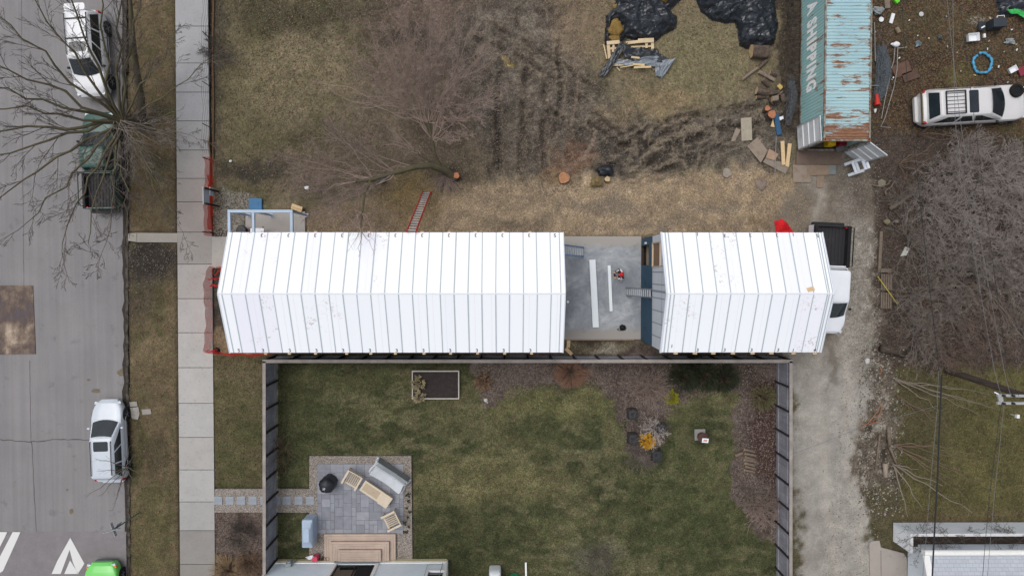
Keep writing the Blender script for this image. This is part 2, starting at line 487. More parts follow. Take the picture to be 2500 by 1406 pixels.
    paint(jk * blob(2350, 180, 36, 40) * 0.8, (98, 94, 50))
    paint(jk * blob(2440, 120, 80, 50) * 0.5, (88, 80, 58))
    paint(jk * blob(2155, 150, 40, 90) * 0.6, (72, 66, 60))
    paint(jk * blob(2400, 62, 28, 16) * 1.0, (142, 136, 124), (0.8, 1, 0.1))
    tk = poly([(2130, 320), (2700, 300), (2700, 880), (2160, 880)], 20)
    paint(tk, (74, 65, 59), (1.0, 1.1, 0.5))
    paint(tk * blob(2330, 760, 110, 70) * 0.7, (84, 60, 50))
    paint(blob(2480, 320, 60, 20) * 0.8, (84, 78, 46))
    gl = poly([(2190, 895), (2330, 905), (2700, 870), (2700, 1290), (2180, 1290), (2200, 1100)], 20)
    paint(gl, (84, 79, 49), (0.7, 0.85, 1.0))
    paint(gl * patch(60, 111, 0.45, 0.65) * 0.7, (98, 92, 56))
    paint(gl * blob(2250, 1010, 70, 110) * 0.7, (78, 72, 52))
    paint(gl * sstep(1225, 1275, py) * 0.7, (98, 82, 62))
    paint(poly([(2110, 1180), (2185, 1180), (2185, 1290), (2240, 1360), (2140, 1330), (2115, 1260)], 9), (80, 74, 52), (0.9, 1, 0.7))
    lum = col.mean(-1, keepdims=True)
    col[:] = lum + (col - lum) * 0.84
    mott = 1 + tex[..., 0] * (0.75 * (fbm(px / 8, py / 8, 4, 201) - 0.5) + 0.55 * (fbm(px / 26, py / 26, 3, 205) - 0.5))
    rg = ridged(px / 22 + 2.5 * fbm(px / 30, py / 30, 3, 211), py / 17 + 2.5 * fbm(px / 30, py / 30, 3, 212), 4, 213)
    mott *= 1 + mud * (rg - 0.6) * 1.1
    col *= np.clip(mott, 0.45, 1.7)[..., None]
    # height: churned soil, small bumps everywhere; never above zero
    bum = fbm(X * 1.7, Y * 1.7, 5, 131)
    z -= 0.02 + 0.05 * bum
    rut = ridged(X * 0.9 + 2.0 * fbm(X * .5, Y * .5, 3, 5), Y * 0.9, 4, 141)
    z += mud * (rut - 0.75) * 0.2 * sstep(1120, 1300, px)
    lump = ridged(X * 1.5 + 1.2 * fbm(X, Y, 3, 152), Y * 2.1 - X * .5 + 1.2 * fbm(X, Y, 3, 153), 4, 151)
    churn = blob(1640, 345, 170, 75, -10) + 0.45 * mud * sstep(1150, 1260, px)
    z += churn * (lump - 0.62) * 0.34
    # wheel ruts: trough, thrown up shoulders, wet bottom and dry crest
    tracks = [([(1283, 170), (1276, 260), (1266, 420)], 7), ([(1222, 150), (1212, 260), (1216, 420)], 7), ([(1330, 190), (1322, 300), (1330, 420)], 6), ([(1160, 90), (1260, 130), (1380, 210), (1470, 290), (1520, 330)], 7), ([(1200, 60), (1300, 110), (1420, 190), (1500, 260)], 6), ([(1320, 250), (1390, 300), (1450, 330)], 6),
              ([(1540, 402), (1600, 335), (1690, 290), (1810, 262), (1900, 255)], 8), ([(1565, 412), (1640, 362), (1740, 318), (1850, 300)], 9), ([(1590, 425), (1690, 388), (1790, 340), (1880, 330)], 8), ([(1500, 370), (1580, 315), (1680, 272), (1760, 262)], 6), ([(1360, 120), (1372, 220), (1350, 330)], 5), ([(1440, 300), (1520, 352), (1640, 352)], 6)]
    for pts, w in tracks:
        d = np.full(X.shape, 1e9); sx = px + 9 * (n(12, 171) - .5); sy = py + 9 * (n(12, 172) - .5)
        for (x0_, y0_), (x1_, y1_) in zip(pts, pts[1:]):
            dx, dy = x1_ - x0_, y1_ - y0_; t_ = np.clip(((sx - x0_) * dx + (sy - y0_) * dy) / (dx * dx + dy * dy), 0, 1)
            d = np.minimum(d, np.hypot(sx - x0_ - t_ * dx, sy - y0_ - t_ * dy))
        k = sstep(.3, .55, n(18, 173)); tr = np.exp(-(d / w) ** 2) * k; sh = np.exp(-((d - 1.9 * w) / (.75 * w)) ** 2) * k * sstep(.38, .6, n(7, 174))
        z += -0.11 * tr + 0.06 * sh
        paint(tr * .8, (54, 47, 41)); paint(sh * .75, (124, 112, 97))
    paint(churn * sstep(.66, .8, lump) * .5, (122, 110, 95)); paint(churn * sstep(.5, .36, lump) * .4, (60, 52, 45))
    for pts, w in (([(1413, 172), (1408, 240), (1394, 304)], 3), ([(1454, 322), (1444, 356), (1418, 392)], 5)):
        for (x0_, y0_), (x1_, y1_) in zip(pts, pts[1:]):
            dx, dy = x1_ - x0_, y1_ - y0_; t_ = np.clip(((px - x0_) * dx + (py - y0_) * dy) / (dx * dx + dy * dy), 0, 1)
            paint(sstep(w * 1.5, w * .5, np.hypot(px - x0_ - t_ * dx, py - y0_ - t_ * dy)) * .7, (128, 112, 100))
    z += (bed1 + jk + tk) * (fbm(X * 4, Y * 4, 3, 161) - 0.5) * 0.1
    z = np.minimum(z, 0.03)
    # bury it under paving, road and slabs
    def sink(pts, d=0.25):
        nonlocal z
        z = np.where(polydist(px, py, pts) > -1.5, np.minimum(z, -d), z)
    sink([(-900, -900), (309 - 4, -900), (312, 1800), (-900, 1800)], 0.6)
    sink([(430, -600), (511, -600), (520, 1800), (440, 1800)])
    sink([(516, 577), (660, 577), (660, 650), (516, 650)])
    sink([(312, 569), (434, 569), (434, 592), (312, 592)])
    sink([(600, 516), (745, 516), (745, 580), (600, 580)])
    sink([(1360, 577), (1640, 577), (1640, 828), (1360, 828)])
    sink([(756, 1114), (1004, 1114), (1006, 1368), (756, 1368)])
    sink([(519, 1193), (760, 1193), (760, 1250), (519, 1250)])
    nx, ny = X.shape
    vs = np.stack([X, Y, z], -1).reshape(-1, 3)
    idx = np.arange(nx * ny).reshape(nx, ny)
    fs = np.stack([idx[:-1, :-1], idx[1:, :-1], idx[1:, 1:], idx[:-1, 1:]], -1).reshape(-1, 4)
    # coarse skirt to the horizon
    x0, x1, y0, y1 = xs[0], xs[-1], ys[0], ys[-1]; B = 350
    o = len(vs)
    ex = [(-B, -B, -.3), (x0, -B, -.3), (x1, -B, -.3), (B, -B, -.3), (-B, y0, -.3), (B, y0, -.3), (-B, y1, -.3), (B, y1, -.3), (-B, B, -.3), (x0, B, -.3), (x1, B, -.3), (B, B, -.3)]
    a, b_, c_, d_ = idx[0, 0], idx[-1, 0], idx[-1, -1], idx[0, -1]
    q = [(o, o + 1, a, o + 4), (o + 1, o + 2, b_, a), (o + 2, o + 3, o + 5, b_), (o + 4, a, d_, o + 6), (b_, o + 5, o + 7, c_), (o + 6, d_, o + 9, o + 8), (d_, c_, o + 10, o + 9), (c_, o + 7, o + 11, o + 10)]
    me = bpy.data.meshes.new('ground')
    allv = np.concatenate([vs, np.array(ex)])
    me.from_pydata(allv.tolist(), [], fs.tolist() + q)
    me.polygons.foreach_set('use_smooth', [True] * len(me.polygons))
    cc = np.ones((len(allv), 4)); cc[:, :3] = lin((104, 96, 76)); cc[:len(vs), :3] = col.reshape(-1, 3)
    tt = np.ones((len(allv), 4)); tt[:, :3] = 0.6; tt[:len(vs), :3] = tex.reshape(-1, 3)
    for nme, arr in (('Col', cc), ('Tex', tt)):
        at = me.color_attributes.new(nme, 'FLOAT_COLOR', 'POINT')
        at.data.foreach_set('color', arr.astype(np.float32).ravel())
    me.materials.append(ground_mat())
    o = bpy.data.objects.new('ground', me); C.objects.link(o)
    setprops(o, kind='structure')
    return idx, xs, ys, z, col
GROUND = make_ground()
def gz(x, y):
    idx, xs, ys, z, _ = GROUND
    i = int(np.searchsorted(xs, x)); j = int(np.searchsorted(ys, y))
    i = max(0, min(len(xs) - 1, i)); j = max(0, min(len(ys) - 1, j))
    return float(z[i, j])

# ------------------------------------------------------------------ road, kerb, pavements
def road_mat():
    m, t, b = base('asphalt', 0.9, 0.2)
    v = coords(t); vs = coords(t, (3.0, 0.06, 1))
    n0 = noisev(t, v, 0.35, 4); n1 = noisev(t, vs, 1.4, 4, 0.6); n2 = noisev(t, v, 40, 3, 0.7); n3 = noisev(t, v, 1.1, 6, 0.65)
    c = ramp(t, n0, [(0.3, lin((124, 122, 123))), (0.7, lin((135, 132, 133)))])
    c = mixc(t, 1, c, ramp(t, n1, [(0.3, 0.92), (0.7, 1.07)]), 'MULTIPLY')
    c = mixc(t, 1, c, ramp(t, n2, [(0.3, 0.84), (0.7, 1.15)]), 'MULTIPLY')
    c = mixc(t, 1, c, ramp(t, n3, [(0.28, 0.72), (0.4, 1.0)]), 'MULTIPLY')
    t.links.new(c, b.inputs['Base Color']); bump(t, b, n2, 0.2, 0.01)
    return m
ROAD_Z = -0.12
def KX(py): return 302 + 0.006 * py          # kerb line in photo pixels
def quadpx(mb, pts, z, m=0):
    mb.add([P(x, y, z) for x, y in pts], [tuple(range(len(pts)))[::-1]], m); return mb
mb = MB()
pts = []
for i in range(60):
    y = -700 + i * 45
    p = P(KX(y) + random.uniform(-1.5, 1.0), y, ROAD_Z); pts.append(p)
for i in range(59):
    a, b = pts[i], pts[i + 1]
    mb.add([(a.x, a.y, ROAD_Z), (a.x - 40, a.y, ROAD_Z), (b.x - 40, b.y, ROAD_Z), (b.x, b.y, ROAD_Z)], [(0, 1, 2, 3)])
struct(mb, 'road', road_mat(), origin=(0, 0, 0))
mb = MB()
for i in range(150):
    y0 = -420 + i * 15; y1 = y0 + 15
    jit = lambda y: 1.3 * math.sin(y * 0.13) + 0.9 * math.sin(y * 0.41)
    a, b = P(KX(y0) + jit(y0), y0), P(KX(y1) + jit(y1), y1)
    mb.add([(a.x, a.y, -.13), (a.x, a.y, -.01), (a.x + .15, a.y, 0.0), (a.x + .15, a.y, -.3), (b.x, b.y, -.13), (b.x, b.y, -.01), (b.x + .15, b.y, 0.0), (b.x + .15, b.y, -.3)],
           [(0, 1, 5, 4), (1, 2, 6, 5), (2, 3, 7, 6)])
struct(mb, 'kerb', mat('kerb', (84, 78, 70), var=0.3, scale=3, col2=(44, 40, 34), cover=0.5), origin=(0, 0, 0))
# dirt washed along the gutter
mb = MB()
prev = None
for i in range(180):
    y = -300 + i * 11
    w = 2.5 + 6.5 * float(vnoise(np.array([y * 0.045]), np.array([0.5]), 77)[0]) * (1.25 if 560 < y < 1000 else 0.7)
    a, b = P(KX(y) - w, y, ROAD_Z + 0.006), P(KX(y) + 1.0, y, ROAD_Z + 0.006)
    if prev: mb.add([prev[0], prev[1], b, a], [(3, 2, 1, 0)])
    prev = (a, b)
struct(mb, 'gutter_soil', mat('gutter_soil', (54, 48, 43), var=0.4, scale=9, bmp=0.4), origin=(0, 0, 0))
# speed hump and its arrows
mb = MB()
yy = [P(100, y, 0).y for y in (1299, 1312, 1480, 1500)]
xl, xr = P(-500, 1300).x, P(306, 1300).x
zz = [ROAD_Z + 0.004, ROAD_Z + 0.05, ROAD_Z + 0.05, ROAD_Z + 0.004]
mb.rings([[(xl, yy[i], zz[i]), (xr, yy[i], zz[i])] for i in range(4)], False, False, closed=False)
struct(mb, 'speed_hump', mat('hump_asphalt', (124, 119, 121), var=0.12, scale=1.5, bmp=0.15), origin=(0, 0, 0))
paint_m = mat('road_paint', (214, 213, 212), var=0.1, scale=3, col2=(150, 146, 145), cover=0.22, sharp=0.08)
zt = ROAD_Z + 0.056
def mark(pts):
    mb = MB(); quadpx(mb, pts, zt); o = struct(mb, 'road_marking', paint_m)
    return o
def clockfix(pts):
    a = sum(pts[i][0] * pts[(i + 1) % len(pts)][1] - pts[(i + 1) % len(pts)][0] * pts[i][1] for i in range(len(pts)))
    return pts if a > 0 else pts[::-1]
mark(clockfix([(171.5, 1312), (206, 1375), (190, 1400), (178, 1372), (170, 1341), (148, 1400), (126, 1400), (140, 1368)]))
mark(clockfix([(171, 1367), (192, 1400), (157, 1400)]))
mark(clockfix([(0, 1298), (18, 1298), (-1, 1336), (-20, 1336)]))
mark(clockfix([(31, 1298), (50, 1298), (7, 1393), (-4, 1400), (-4, 1365)]))
# joints and cracks in the street, thin tarred strips
crack_m = mat('crack_tar', (88, 82, 82), var=0.2, scale=4)
def crack(pts, w, z=ROAD_Z + 0.005):
    mb = MB(); n = len(pts); rs = []
    for i, (x, y) in enumerate(pts):
        q = P(x, y, z); a = P(*pts[max(0, i - 1)], z); b = P(*pts[min(n - 1, i + 1)], z)
        d = (b - a).normalized(); s = Vector((-d.y, d.x, 0)) * w * random.uniform(0.35, 0.75)
        rs.append([q + s, q - s])
    mb.rings(rs, False, False, closed=False)
    return struct(mb, 'road_crack', crack_m)
def wig(x0, y0, x1, y1, n, a):
    return [(x0 + (x1 - x0) * i / n + random.uniform(-a, a), y0 + (y1 - y0) * i / n + random.uniform(-a, a)) for i in range(n + 1)]
crack(wig(72, 880, 76, 1075, 14, 0.7) + wig(78, 1085, 88, 1298, 14, 0.7), 0.03)
crack(wig(0, 1073, 76, 1078, 8, 1.2) + wig(80, 1077, 150, 1072, 7, 1.6) + wig(155, 1072, 236, 1074, 8, 1.2), 0.045)
crack(wig(52, 0, 58, 700, 30, 0.8), 0.02)
crack(wig(0, 1299, 305, 1299, 30, 0.5), 0.03)
stain_m = mat('road_stain', (110, 100, 84), var=0.2, scale=5)
for (x, y, rx, ry) in ((233, 953, 12, 6), (297, 910, 10, 9), (217, 927, 5, 3), (174, 1247, 5, 7), (164, 1195, 3, 3)):
    mb = MB(); quadpx(mb, clockfix([(x + rx * (1 + .3 * random.uniform(-1, 1)) * math.cos(k * .52), y + ry * (1 + .3 * random.uniform(-1, 1)) * math.sin(k * .52)) for k in range(12)]), ROAD_Z + 0.005)
    struct(mb, 'road_stain', stain_m)

# rusty steel plate over a trench
m, t, b = base('rusty_plate', 0.75, 0.3)
v = coords(t); vst = coords(t, (1, 0.25, 1))
n0 = noisev(t, v, 0.55, 5, 0.65, 0.15); n1 = noisev(t, vst, 4.5, 5, 0.75); n2 = noisev(t, v, 20, 3)
c = ramp(t, n0, [(0.36, lin((84, 78, 84))), (0.47, lin((92, 78, 72))), (0.56, lin((120, 104, 92))), (0.66, lin((168, 152, 134)))])
c = mixc(t, 1, c, ramp(t, n1, [(0.3, 0.72), (0.7, 1.25)]), 'MULTIPLY'); c = mixc(t, 1, c, ramp(t, n2, [(0.3, 0.88), (0.7, 1.1)]), 'MULTIPLY')
t.links.new(c, b.inputs['Base Color'])
mb = MB(); q = [P(*p, ROAD_Z) for p in ((-58, 697), (81, 697), (88, 864), (-58, 866))]
mb.prism([(p.x, p.y) for p in q], ROAD_Z, ROAD_Z + 0.035)
single(mb, 'steel_plate', 'large rusty steel plate lying flat on the grey street', 'road plate', m, bevel=0.006)

def concrete(name, col, var=0.08, bl=(120, 114, 108)):
    m, t, b = base(name, 0.9, 0.2)
    v = coords(t); n0 = noisev(t, v, 0.8, 5, 0.65); n1 = noisev(t, v, 7, 4, 0.7); n2 = noisev(t, v, 45, 2, 0.6)
    c0 = lin(col)
    c = ramp(t, n0, [(0.3, tuple(x * (1 - var) for x in c0)), (0.7, tuple(x * (1 + var) for x in c0))])
    c = mixc(t, ramp(t, n1, [(0.56, 0.0), (0.72, 0.45)]), c, lin(bl))
    c = mixc(t, 1, c, ramp(t, n2, [(0.3, 0.93), (0.7, 1.06)]), 'MULTIPLY')
    t.links.new(c, b.inputs['Base Color']); bump(t, b, n2, 0.15, 0.006)
    return m
def SX(py): return 428.5 + 0.0085 * py, 508.0 + 0.0095 * py + (4 if py > 560 else 0)
js = [-115, -25, 65, 155, 226, 296, 367, 436, 493, 567, 645, 729, 812, 897, 984, 1067, 1146, 1224, 1294, 1376, 1455, 1535]
tones = [(158, 158, 160)] * 5 + [(156, 155, 155), (152, 149, 147), (147, 142, 138), (146, 140, 136), (148, 143, 139), (164, 159, 155), (170, 166, 163), (172, 169, 165), (172, 169, 166), (170, 168, 165), (168, 165, 162), (168, 166, 164), (160, 158, 156), (140, 136, 132), (136, 132, 127), (136, 132, 127)]
cm = {}
mb = MB(); mats = []
for i in range(len(js) - 1):
    tn = tones[min(i, len(tones) - 1)]
    if tn not in cm: cm[tn] = len(mats); mats.append(concrete('pavement_%d' % len(mats), tn))
    y0, y1 = js[i] + 0.7, js[i + 1] - 0.7
    l0, r0 = SX(js[i]); l1, r1 = SX(js[i + 1])
    q = [P(*p) for p in ((l0, y0), (r0, y0), (r1, y1), (l1, y1))]
    mb.prism([(p.x, p.y) for p in q], -0.1, 0.03 + random.uniform(-.004, .004), cm[tn])
o = struct(mb, 'pavement', mats, origin=(0, 0, 0))
mb = MB(); q = [P(*p) for p in ((430, -200), (507, -200), (519, 1600), (443, 1600))]
mb.prism([(p.x, p.y) for p in q], -.12, -.02); struct(mb, 'pavement_joint_sand', mat('joint_sand', (70, 64, 56), var=0.3, scale=8), origin=(0, 0, 0))
path_m = concrete('path_concrete', (158, 152, 144), 0.1)
mb = MB()
for pts in ([(313, 570), (334, 568.5), (334, 591), (313, 588)], [(335, 568.5), (433, 569.5), (433, 592), (335, 591.5)]):
    q = [P(*p) for p in pts]; mb.prism([(p.x, p.y) for p in q], -.2, 0.02)
struct(mb, 'path', path_m, origin=(0, 0, 0))
mb = MB(); q = [P(*p) for p in ((518, 578), (670, 578), (670, 655), (518, 655))]
mb.prism([(p.x, p.y) for p in q], -.2, 0.035); struct(mb, 'entrance_slab', concrete('entrance_concrete', (166, 161, 155)), origin=(0, 0, 0))
stone_m = mat('flagstone', (148, 143, 138), var=0.2, scale=5, bmp=0.3)
for pts in ([(316, 981), (334, 980), (336, 991), (318, 993)], [(318, 995), (338, 993), (341, 1010), (337, 1024), (322, 1022)], [(346, 999), (368, 998), (370, 1010), (348, 1012)]):
    mb = MB(); q = [P(*p) for p in pts]; mb.prism([(p.x, p.y) for p in q], -.1, 0.02)
    single(mb, 'paving_stone', 'flat broken grey stone in the verge beside the silver wagon', 'stone', stone_m, 'broken stones in the verge', bevel=0.01)
# ------------------------------------------------------------------ the two white roofed houses
def panel_mat(name, col, streak=0.0, all_=False):
    m, t, b = base(name, 0.55, 0.3)
    v = coords(t); n0 = noisev(t, v, 0.25, 3); n1 = noisev(t, v, 1.1, 3, 0.5); n2 = noisev(t, v, 8.0, 4, 0.7)
    c = lin(col)
    big = ramp(t, n0, [(0.58 - streak, 0.0), (0.66 - streak, 1.0)])
    mid = ramp(t, n1, [(0.5, 0.0), (0.62, 1.0)])
    spots = ramp(t, n2, [(0.55, 0.0), (0.61, 1.0)])
    if all_: big = ramp(t, n0, [(0.3, 0.9), (0.4, 1.0)])
    f = mixc(t, 1, mixc(t, 1, big, mid, 'MULTIPLY'), spots, 'MULTIPLY')
    cc = mixc(t, f, c, lin((186, 178, 176)))
    t.links.new(cc, b.inputs['Base Color'])
    return m
pan = [panel_mat('roof_board_white', (243, 245, 250)), panel_mat('roof_board_lilac', (236, 237, 246), 0.05), panel_mat('roof_board_pale', (240, 243, 248)), panel_mat('roof_board_trodden', (238, 239, 246), 0.16, True)]
seam_m = mat('seam_tape', (176, 185, 191), rough=0.5, var=0.06, scale=4)
thin_m = mat('thin_joint', (222, 225, 231), rough=0.6, var=0.05)
ink_m = mat('marker_ink', (70, 66, 68), var=0.1)
edge_m = mat('eave_trim', (206, 211, 220), rough=0.5, var=0.05)
blue_m = mat('blue_cladding', (52, 82, 104), rough=0.7, var=0.14, scale=2.2, bmp=0.1)
lumber_m = mat('raw_lumber', (206, 176, 136), var=0.16, scale=5, stretch=(1, 6, 6))
FONT = None
def text_mesh(body, size, loc, xdir, ydir, bold=0.0, spc=1.0):
    """letters as faces; returns verts, faces laid on the plane spanned by xdir, ydir"""
    cu = bpy.data.curves.new('lettering', 'FONT'); cu.body = body; cu.size = size; cu.offset = bold
    cu.space_character = spc; cu.align_x = 'CENTER'; cu.align_y = 'CENTER'; cu.resolution_u = 3
    ob = bpy.data.objects.new('lettering', cu); C.objects.link(ob)
    bpy.context.view_layer.update()
    me = bpy.data.meshes.new_from_object(ob.evaluated_get(bpy.context.evaluated_depsgraph_get()))
    vs = [Vector(loc) + Vector(xdir) * v.co.x + Vector(ydir) * v.co.y for v in me.vertices]
    fs = [tuple(p.vertices) for p in me.polygons]
    bpy.data.objects.remove(ob); bpy.data.curves.remove(cu); bpy.data.meshes.remove(me)
    return vs, fs

YN, YS, YR, ZE, ZR = 1.85, -4.03, -1.10, 5.1, 6.35
YWN, YWS = 1.79, -3.97
def slope(y):
    return ZE + (ZR - ZE) * ((YN - y) / (YN - YR) if y > YR else (y - YS) / (YR - YS))
def make_roof(x0, x1, seams, parent, numbers, lilac):
    mb = MB(); T = 0.10
    cuts = [x0] + seams + [x1]
    rnd = random.Random(int(x0 * 10) + 3)
    for side in (0, 1):
        ye = YN if side == 0 else YS
        for i in range(len(cuts) - 1):
            a, b = cuts[i], cuts[i + 1]
            k = lilac.get((side, i), 0 if rnd.random() < 0.7 else 2)
            vs = [(a, ye, ZE), (b, ye, ZE), (b, YR, ZR), (a, YR, ZR)]
            mb.add(vs, [(0, 1, 2, 3) if side else (3, 2, 1, 0)], k)
            # board joint inside a bay
            if 0 < i < len(cuts) - 2 and rnd.random() < 0.5:
                xm = a + (b - a) * rnd.uniform(0.35, 0.7); w = 0.006
                vs = [(xm - w, ye, ZE + .003), (xm + w, ye, ZE + .003), (xm + w, YR, ZR + .003), (xm - w, YR, ZR + .003)]
                mb.add(vs, [(0, 1, 2, 3) if side else (3, 2, 1, 0)], 5)
        for xs_ in seams:
            w = 0.028 + rnd.uniform(-.004, .005); j0 = rnd.uniform(-.018, .018)
            vs = [(xs_ - w + j0, ye, ZE + .006), (xs_ + w + j0, ye, ZE + .006), (xs_ + w, YR, ZR + .006), (xs_ - w, YR, ZR + .006)]
            mb.add(vs, [(0, 1, 2, 3) if side else (3, 2, 1, 0)], 4)
        # underside and eave edge
        vs = [(x0, ye, ZE - T), (x1, ye, ZE - T), (x1, YR, ZR - T), (x0, YR, ZR - T)]
        mb.add(vs, [(3, 2, 1, 0) if side else (0, 1, 2, 3)], 7)
        vs = [(x0, ye, ZE - T), (x1, ye, ZE - T), (x1, ye, ZE), (x0, ye, ZE)]
        mb.add(vs, [(0, 1, 2, 3) if side else (3, 2, 1, 0)], 7)
        for xx, fl in ((x0, 1), (x1, 0)):
            vs = [(xx, ye, ZE - T), (xx, YR, ZR - T), (xx, YR, ZR), (xx, ye, ZE)]
            mb.add(vs, [(0, 1, 2, 3) if fl ^ side else (3, 2, 1, 0)], 7)
    # ridge strip
    for s in (1, -1):
        vs = [(x0, YR, ZR + .010), (x1, YR, ZR + .010), (x1, YR + s * .035, ZR - .006), (x0, YR + s * .035, ZR - .006)]
        mb.add(vs, [(0, 1, 2, 3) if s < 0 else (3, 2, 1, 0)], 5)
    sl = Vector((0, YR - YS, ZR - ZE)).normalized(); sn = Vector((0, YR - YN, ZR - ZE)).normalized()
    for (px_, py_, ch) in numbers:
        south = py_ > 720
        q = P(px_, py_, ZE + .12)
        up = sl if south else sn
        xd = Vector((1, 0, 0)) if south else Vector((-1, 0, 0))
        q.z = slope(q.y) + 0.008
        vs, fs = text_mesh(ch, 0.26, q, xd, up, 0.004)
        mb.add(vs, fs, 6)
    return mb.build('roof', pan + [seam_m, thin_m, ink_m, edge_m], parent, origin=None)
def rake(x, parent, w=0.05):
    """edge trim following the gable"""
    mb = MB()
    for ye in (YN, YS):
        mb.bar((x, ye, ZE - .06), (x, YR, ZR - .06), w, 0.13)
    return mb.build('gable_trim', edge_m, parent)
def wall_grid(mb, o, ud, u1, z1, holes, thick, nrm, m=0, mrev=None, top=None):
    """wall with real openings: o origin, ud unit vector along, holes (u0,u1,z0,z1)"""
    us = sorted(set([0, u1] + [h[i] for h in holes for i in (0, 1)])); zs = sorted(set([0, z1] + [h[i] for h in holes for i in (2, 3)]))
    o = Vector(o); ud = Vector(ud); nr = Vector(nrm)
    pt = lambda u, z, d=0: o + ud * u + Vector((0, 0, z)) - nr * d
    flip = ud.cross(Vector((0, 0, 1))).dot(nr) < 0
    for i in range(len(us) - 1):
        for j in range(len(zs) - 1):
            uc, zc = (us[i] + us[i + 1]) / 2, (zs[j] + zs[j + 1]) / 2
            if any(h[0] < uc < h[1] and h[2] < zc < h[3] for h in holes): continue
            for d in (0, thick):
                q = [pt(us[i], zs[j], d), pt(us[i + 1], zs[j], d), pt(us[i + 1], zs[j + 1], d), pt(us[i], zs[j + 1], d)]
                mb.add(q, [(0, 1, 2, 3) if (d == 0) ^ flip else (3, 2, 1, 0)], m)
    for h in holes:
        for (a, c) in (((h[0], h[2]), (h[0], h[3])), ((h[0], h[3]), (h[1], h[3])), ((h[1], h[3]), (h[1], h[2])), ((h[1], h[2]), (h[0], h[2]))):
            mb.add([pt(*a), pt(*c), pt(*c, thick), pt(*a, thick)], [(0, 1, 2, 3)], m if mrev is None else mrev)
# house one, the long roof
XA0, XA1 = -13.63, 2.70
h1 = thing('house', 'long low house under a white taped board gable roof, seams in dark grey', 'house', ((XA0 + XA1) / 2, YR, 0))
mb = MB()
for y, n_ in ((YWN, 1), (YWS, -1)):
    mb.box(((XA0 + XA1) / 2, y - n_ * .08, ZE / 2 - .06), (XA1 - XA0 - .2, .16, ZE - .12))
for x in (XA0 + .12, XA1 - .12):
    mb.box((x, (YWN + YWS) / 2, ZE / 2 - .06), (.16, YWN - YWS - .34, ZE - .12))
    mb.add([(x - .08, YWN, ZE - .12), (x - .08, YWS, ZE - .12), (x - .08, YR, ZR - .13), (x + .08, YWN, ZE - .12), (x + .08, YWS, ZE - .12), (x + .08, YR, ZR - .13)], [(0, 1, 2), (5, 4, 3)])
mb.build('wall', blue_m, h1)
sa = [XA0 + .19] + [XA0 + .63 + .654 * i for i in range(24)] + [XA1 - .20]
sa = [x for x in sa if x < XA1 - .15]
nums1 = [(582, 856, '5')] + [(641 + 65.4 * i, 856, '3') for i in range(11)] + [(638 + 65.4 * i, 574, '3') for i in range(11)] + [(1355, 574, '5')]
li1 = {(0, 2): 1, (0, 3): 1, (1, 3): 1, (0, 7): 1, (0, 11): 1, (0, 12): 3, (0, 9): 2, (1, 4): 3, (1, 2): 1, (0, 4): 3, (1, 10): 2, (1, 13): 2}
make_roof(XA0, XA1, sa, h1, nums1, li1); rake(XA0 - .01, h1); rake(XA1 + .01, h1)
for px_ in (648, 706, 770, 846, 905, 965, 1035, 1100, 1166, 1232, 1298):
    q = P(px_, 862, ZE - .1); mb = MB(); mb.box((q.x, YS - .05, ZE - .16), (.14, .12, .09)); mb.build('rafter_end', lumber_m, h1)
for px_ in (640, 770, 900, 1030, 1096, 1160, 1228, 1294):
    q = P(px_, 568, ZE - .1); mb = MB(); mb.box((q.x, YN + .03, ZE - .16), (.14, .08, .09)); mb.build('rafter_end', lumber_m, h1)

# house two, the workshop with the blue gable
XB0, XB1 = 7.56, 15.42
h2 = thing('workshop', 'shorter white roofed building with blue lower gable wall and boarded upper window', 'building', ((XB0 + XB1) / 2, YR, 0))
wall2 = mat('insulation_board', (205, 210, 218), rough=0.5, var=0.06, scale=1.5)
interior_m = mat('dark_interior', (60, 48, 42), var=0.2)
mb = MB()
L = YWN - YWS
du0, du1 = YWN - (660 - 601) / 43.0 + .0, YWN - (660 - 648) / 43.0
wall_grid(mb, (XB0, YWN, 0), (0, -1, 0), L, 2.9, [(du0, du1, 0.06, 2.05)], .16, (-1, 0, 0), 0, 3)
wall_grid(mb, (XB0 + .006, YWN, 2.9), (0, -1, 0), L, ZE - .1 - 2.9, [(du0 - .05, du1 + .1, .12, 1.75)], .16, (-1, 0, 0), 1, 4)
mb.add([(XB0 + .006, YWN, ZE - .1), (XB0 + .006, YWS, ZE - .1), (XB0 + .006, YR, ZR - .12)], [(0, 1, 2)], 1)
for y, n_ in ((YWN, 1), (YWS, -1)):
    mb.box(((XB0 + XB1) / 2, y - n_ * .08, 1.45), (XB1 - XB0 - .36, .16, 2.9), m=0)
    mb.box(((XB0 + XB1) / 2, y - n_ * .084, (2.9 + ZE - .12) / 2), (XB1 - XB0 - .36, .16, ZE - .12 - 2.9), m=1)
x = XB1 - .12
mb.box((x, (YWN + YWS) / 2, ZE / 2 - .06), (.16, L, ZE - .12), m=1)
mb.add([(x + .08, YWN, ZE - .12), (x + .08, YWS, ZE - .12), (x + .08, YR, ZR - .13)], [(2, 1, 0)], 1)
mb.box((XB0 + 1.8, -1.09, 0.02), (3.0, L - .4, .06), m=2)
mb.box((XB0 + 3.4, -1.09, 1.4), (.1, L - .4, 2.8), m=3)
mb.box((XB0 + 1.8, -1.09, 2.85), (3.2, L - .4, .08), m=3)
mb.build('wall', [blue_m, wall2, concrete('workshop_floor', (142, 128, 112)), interior_m, mat('opening_frame', (196, 176, 148), var=0.1)], h2)
sb = [XB0 + .12, XB0 + .30] + [XB0 + .30 + .25 + .655 * i + .45 for i in range(11)]
sb = [x for x in sb if x < XB1 - .3] + [XB1 - .22, XB1 - .06]
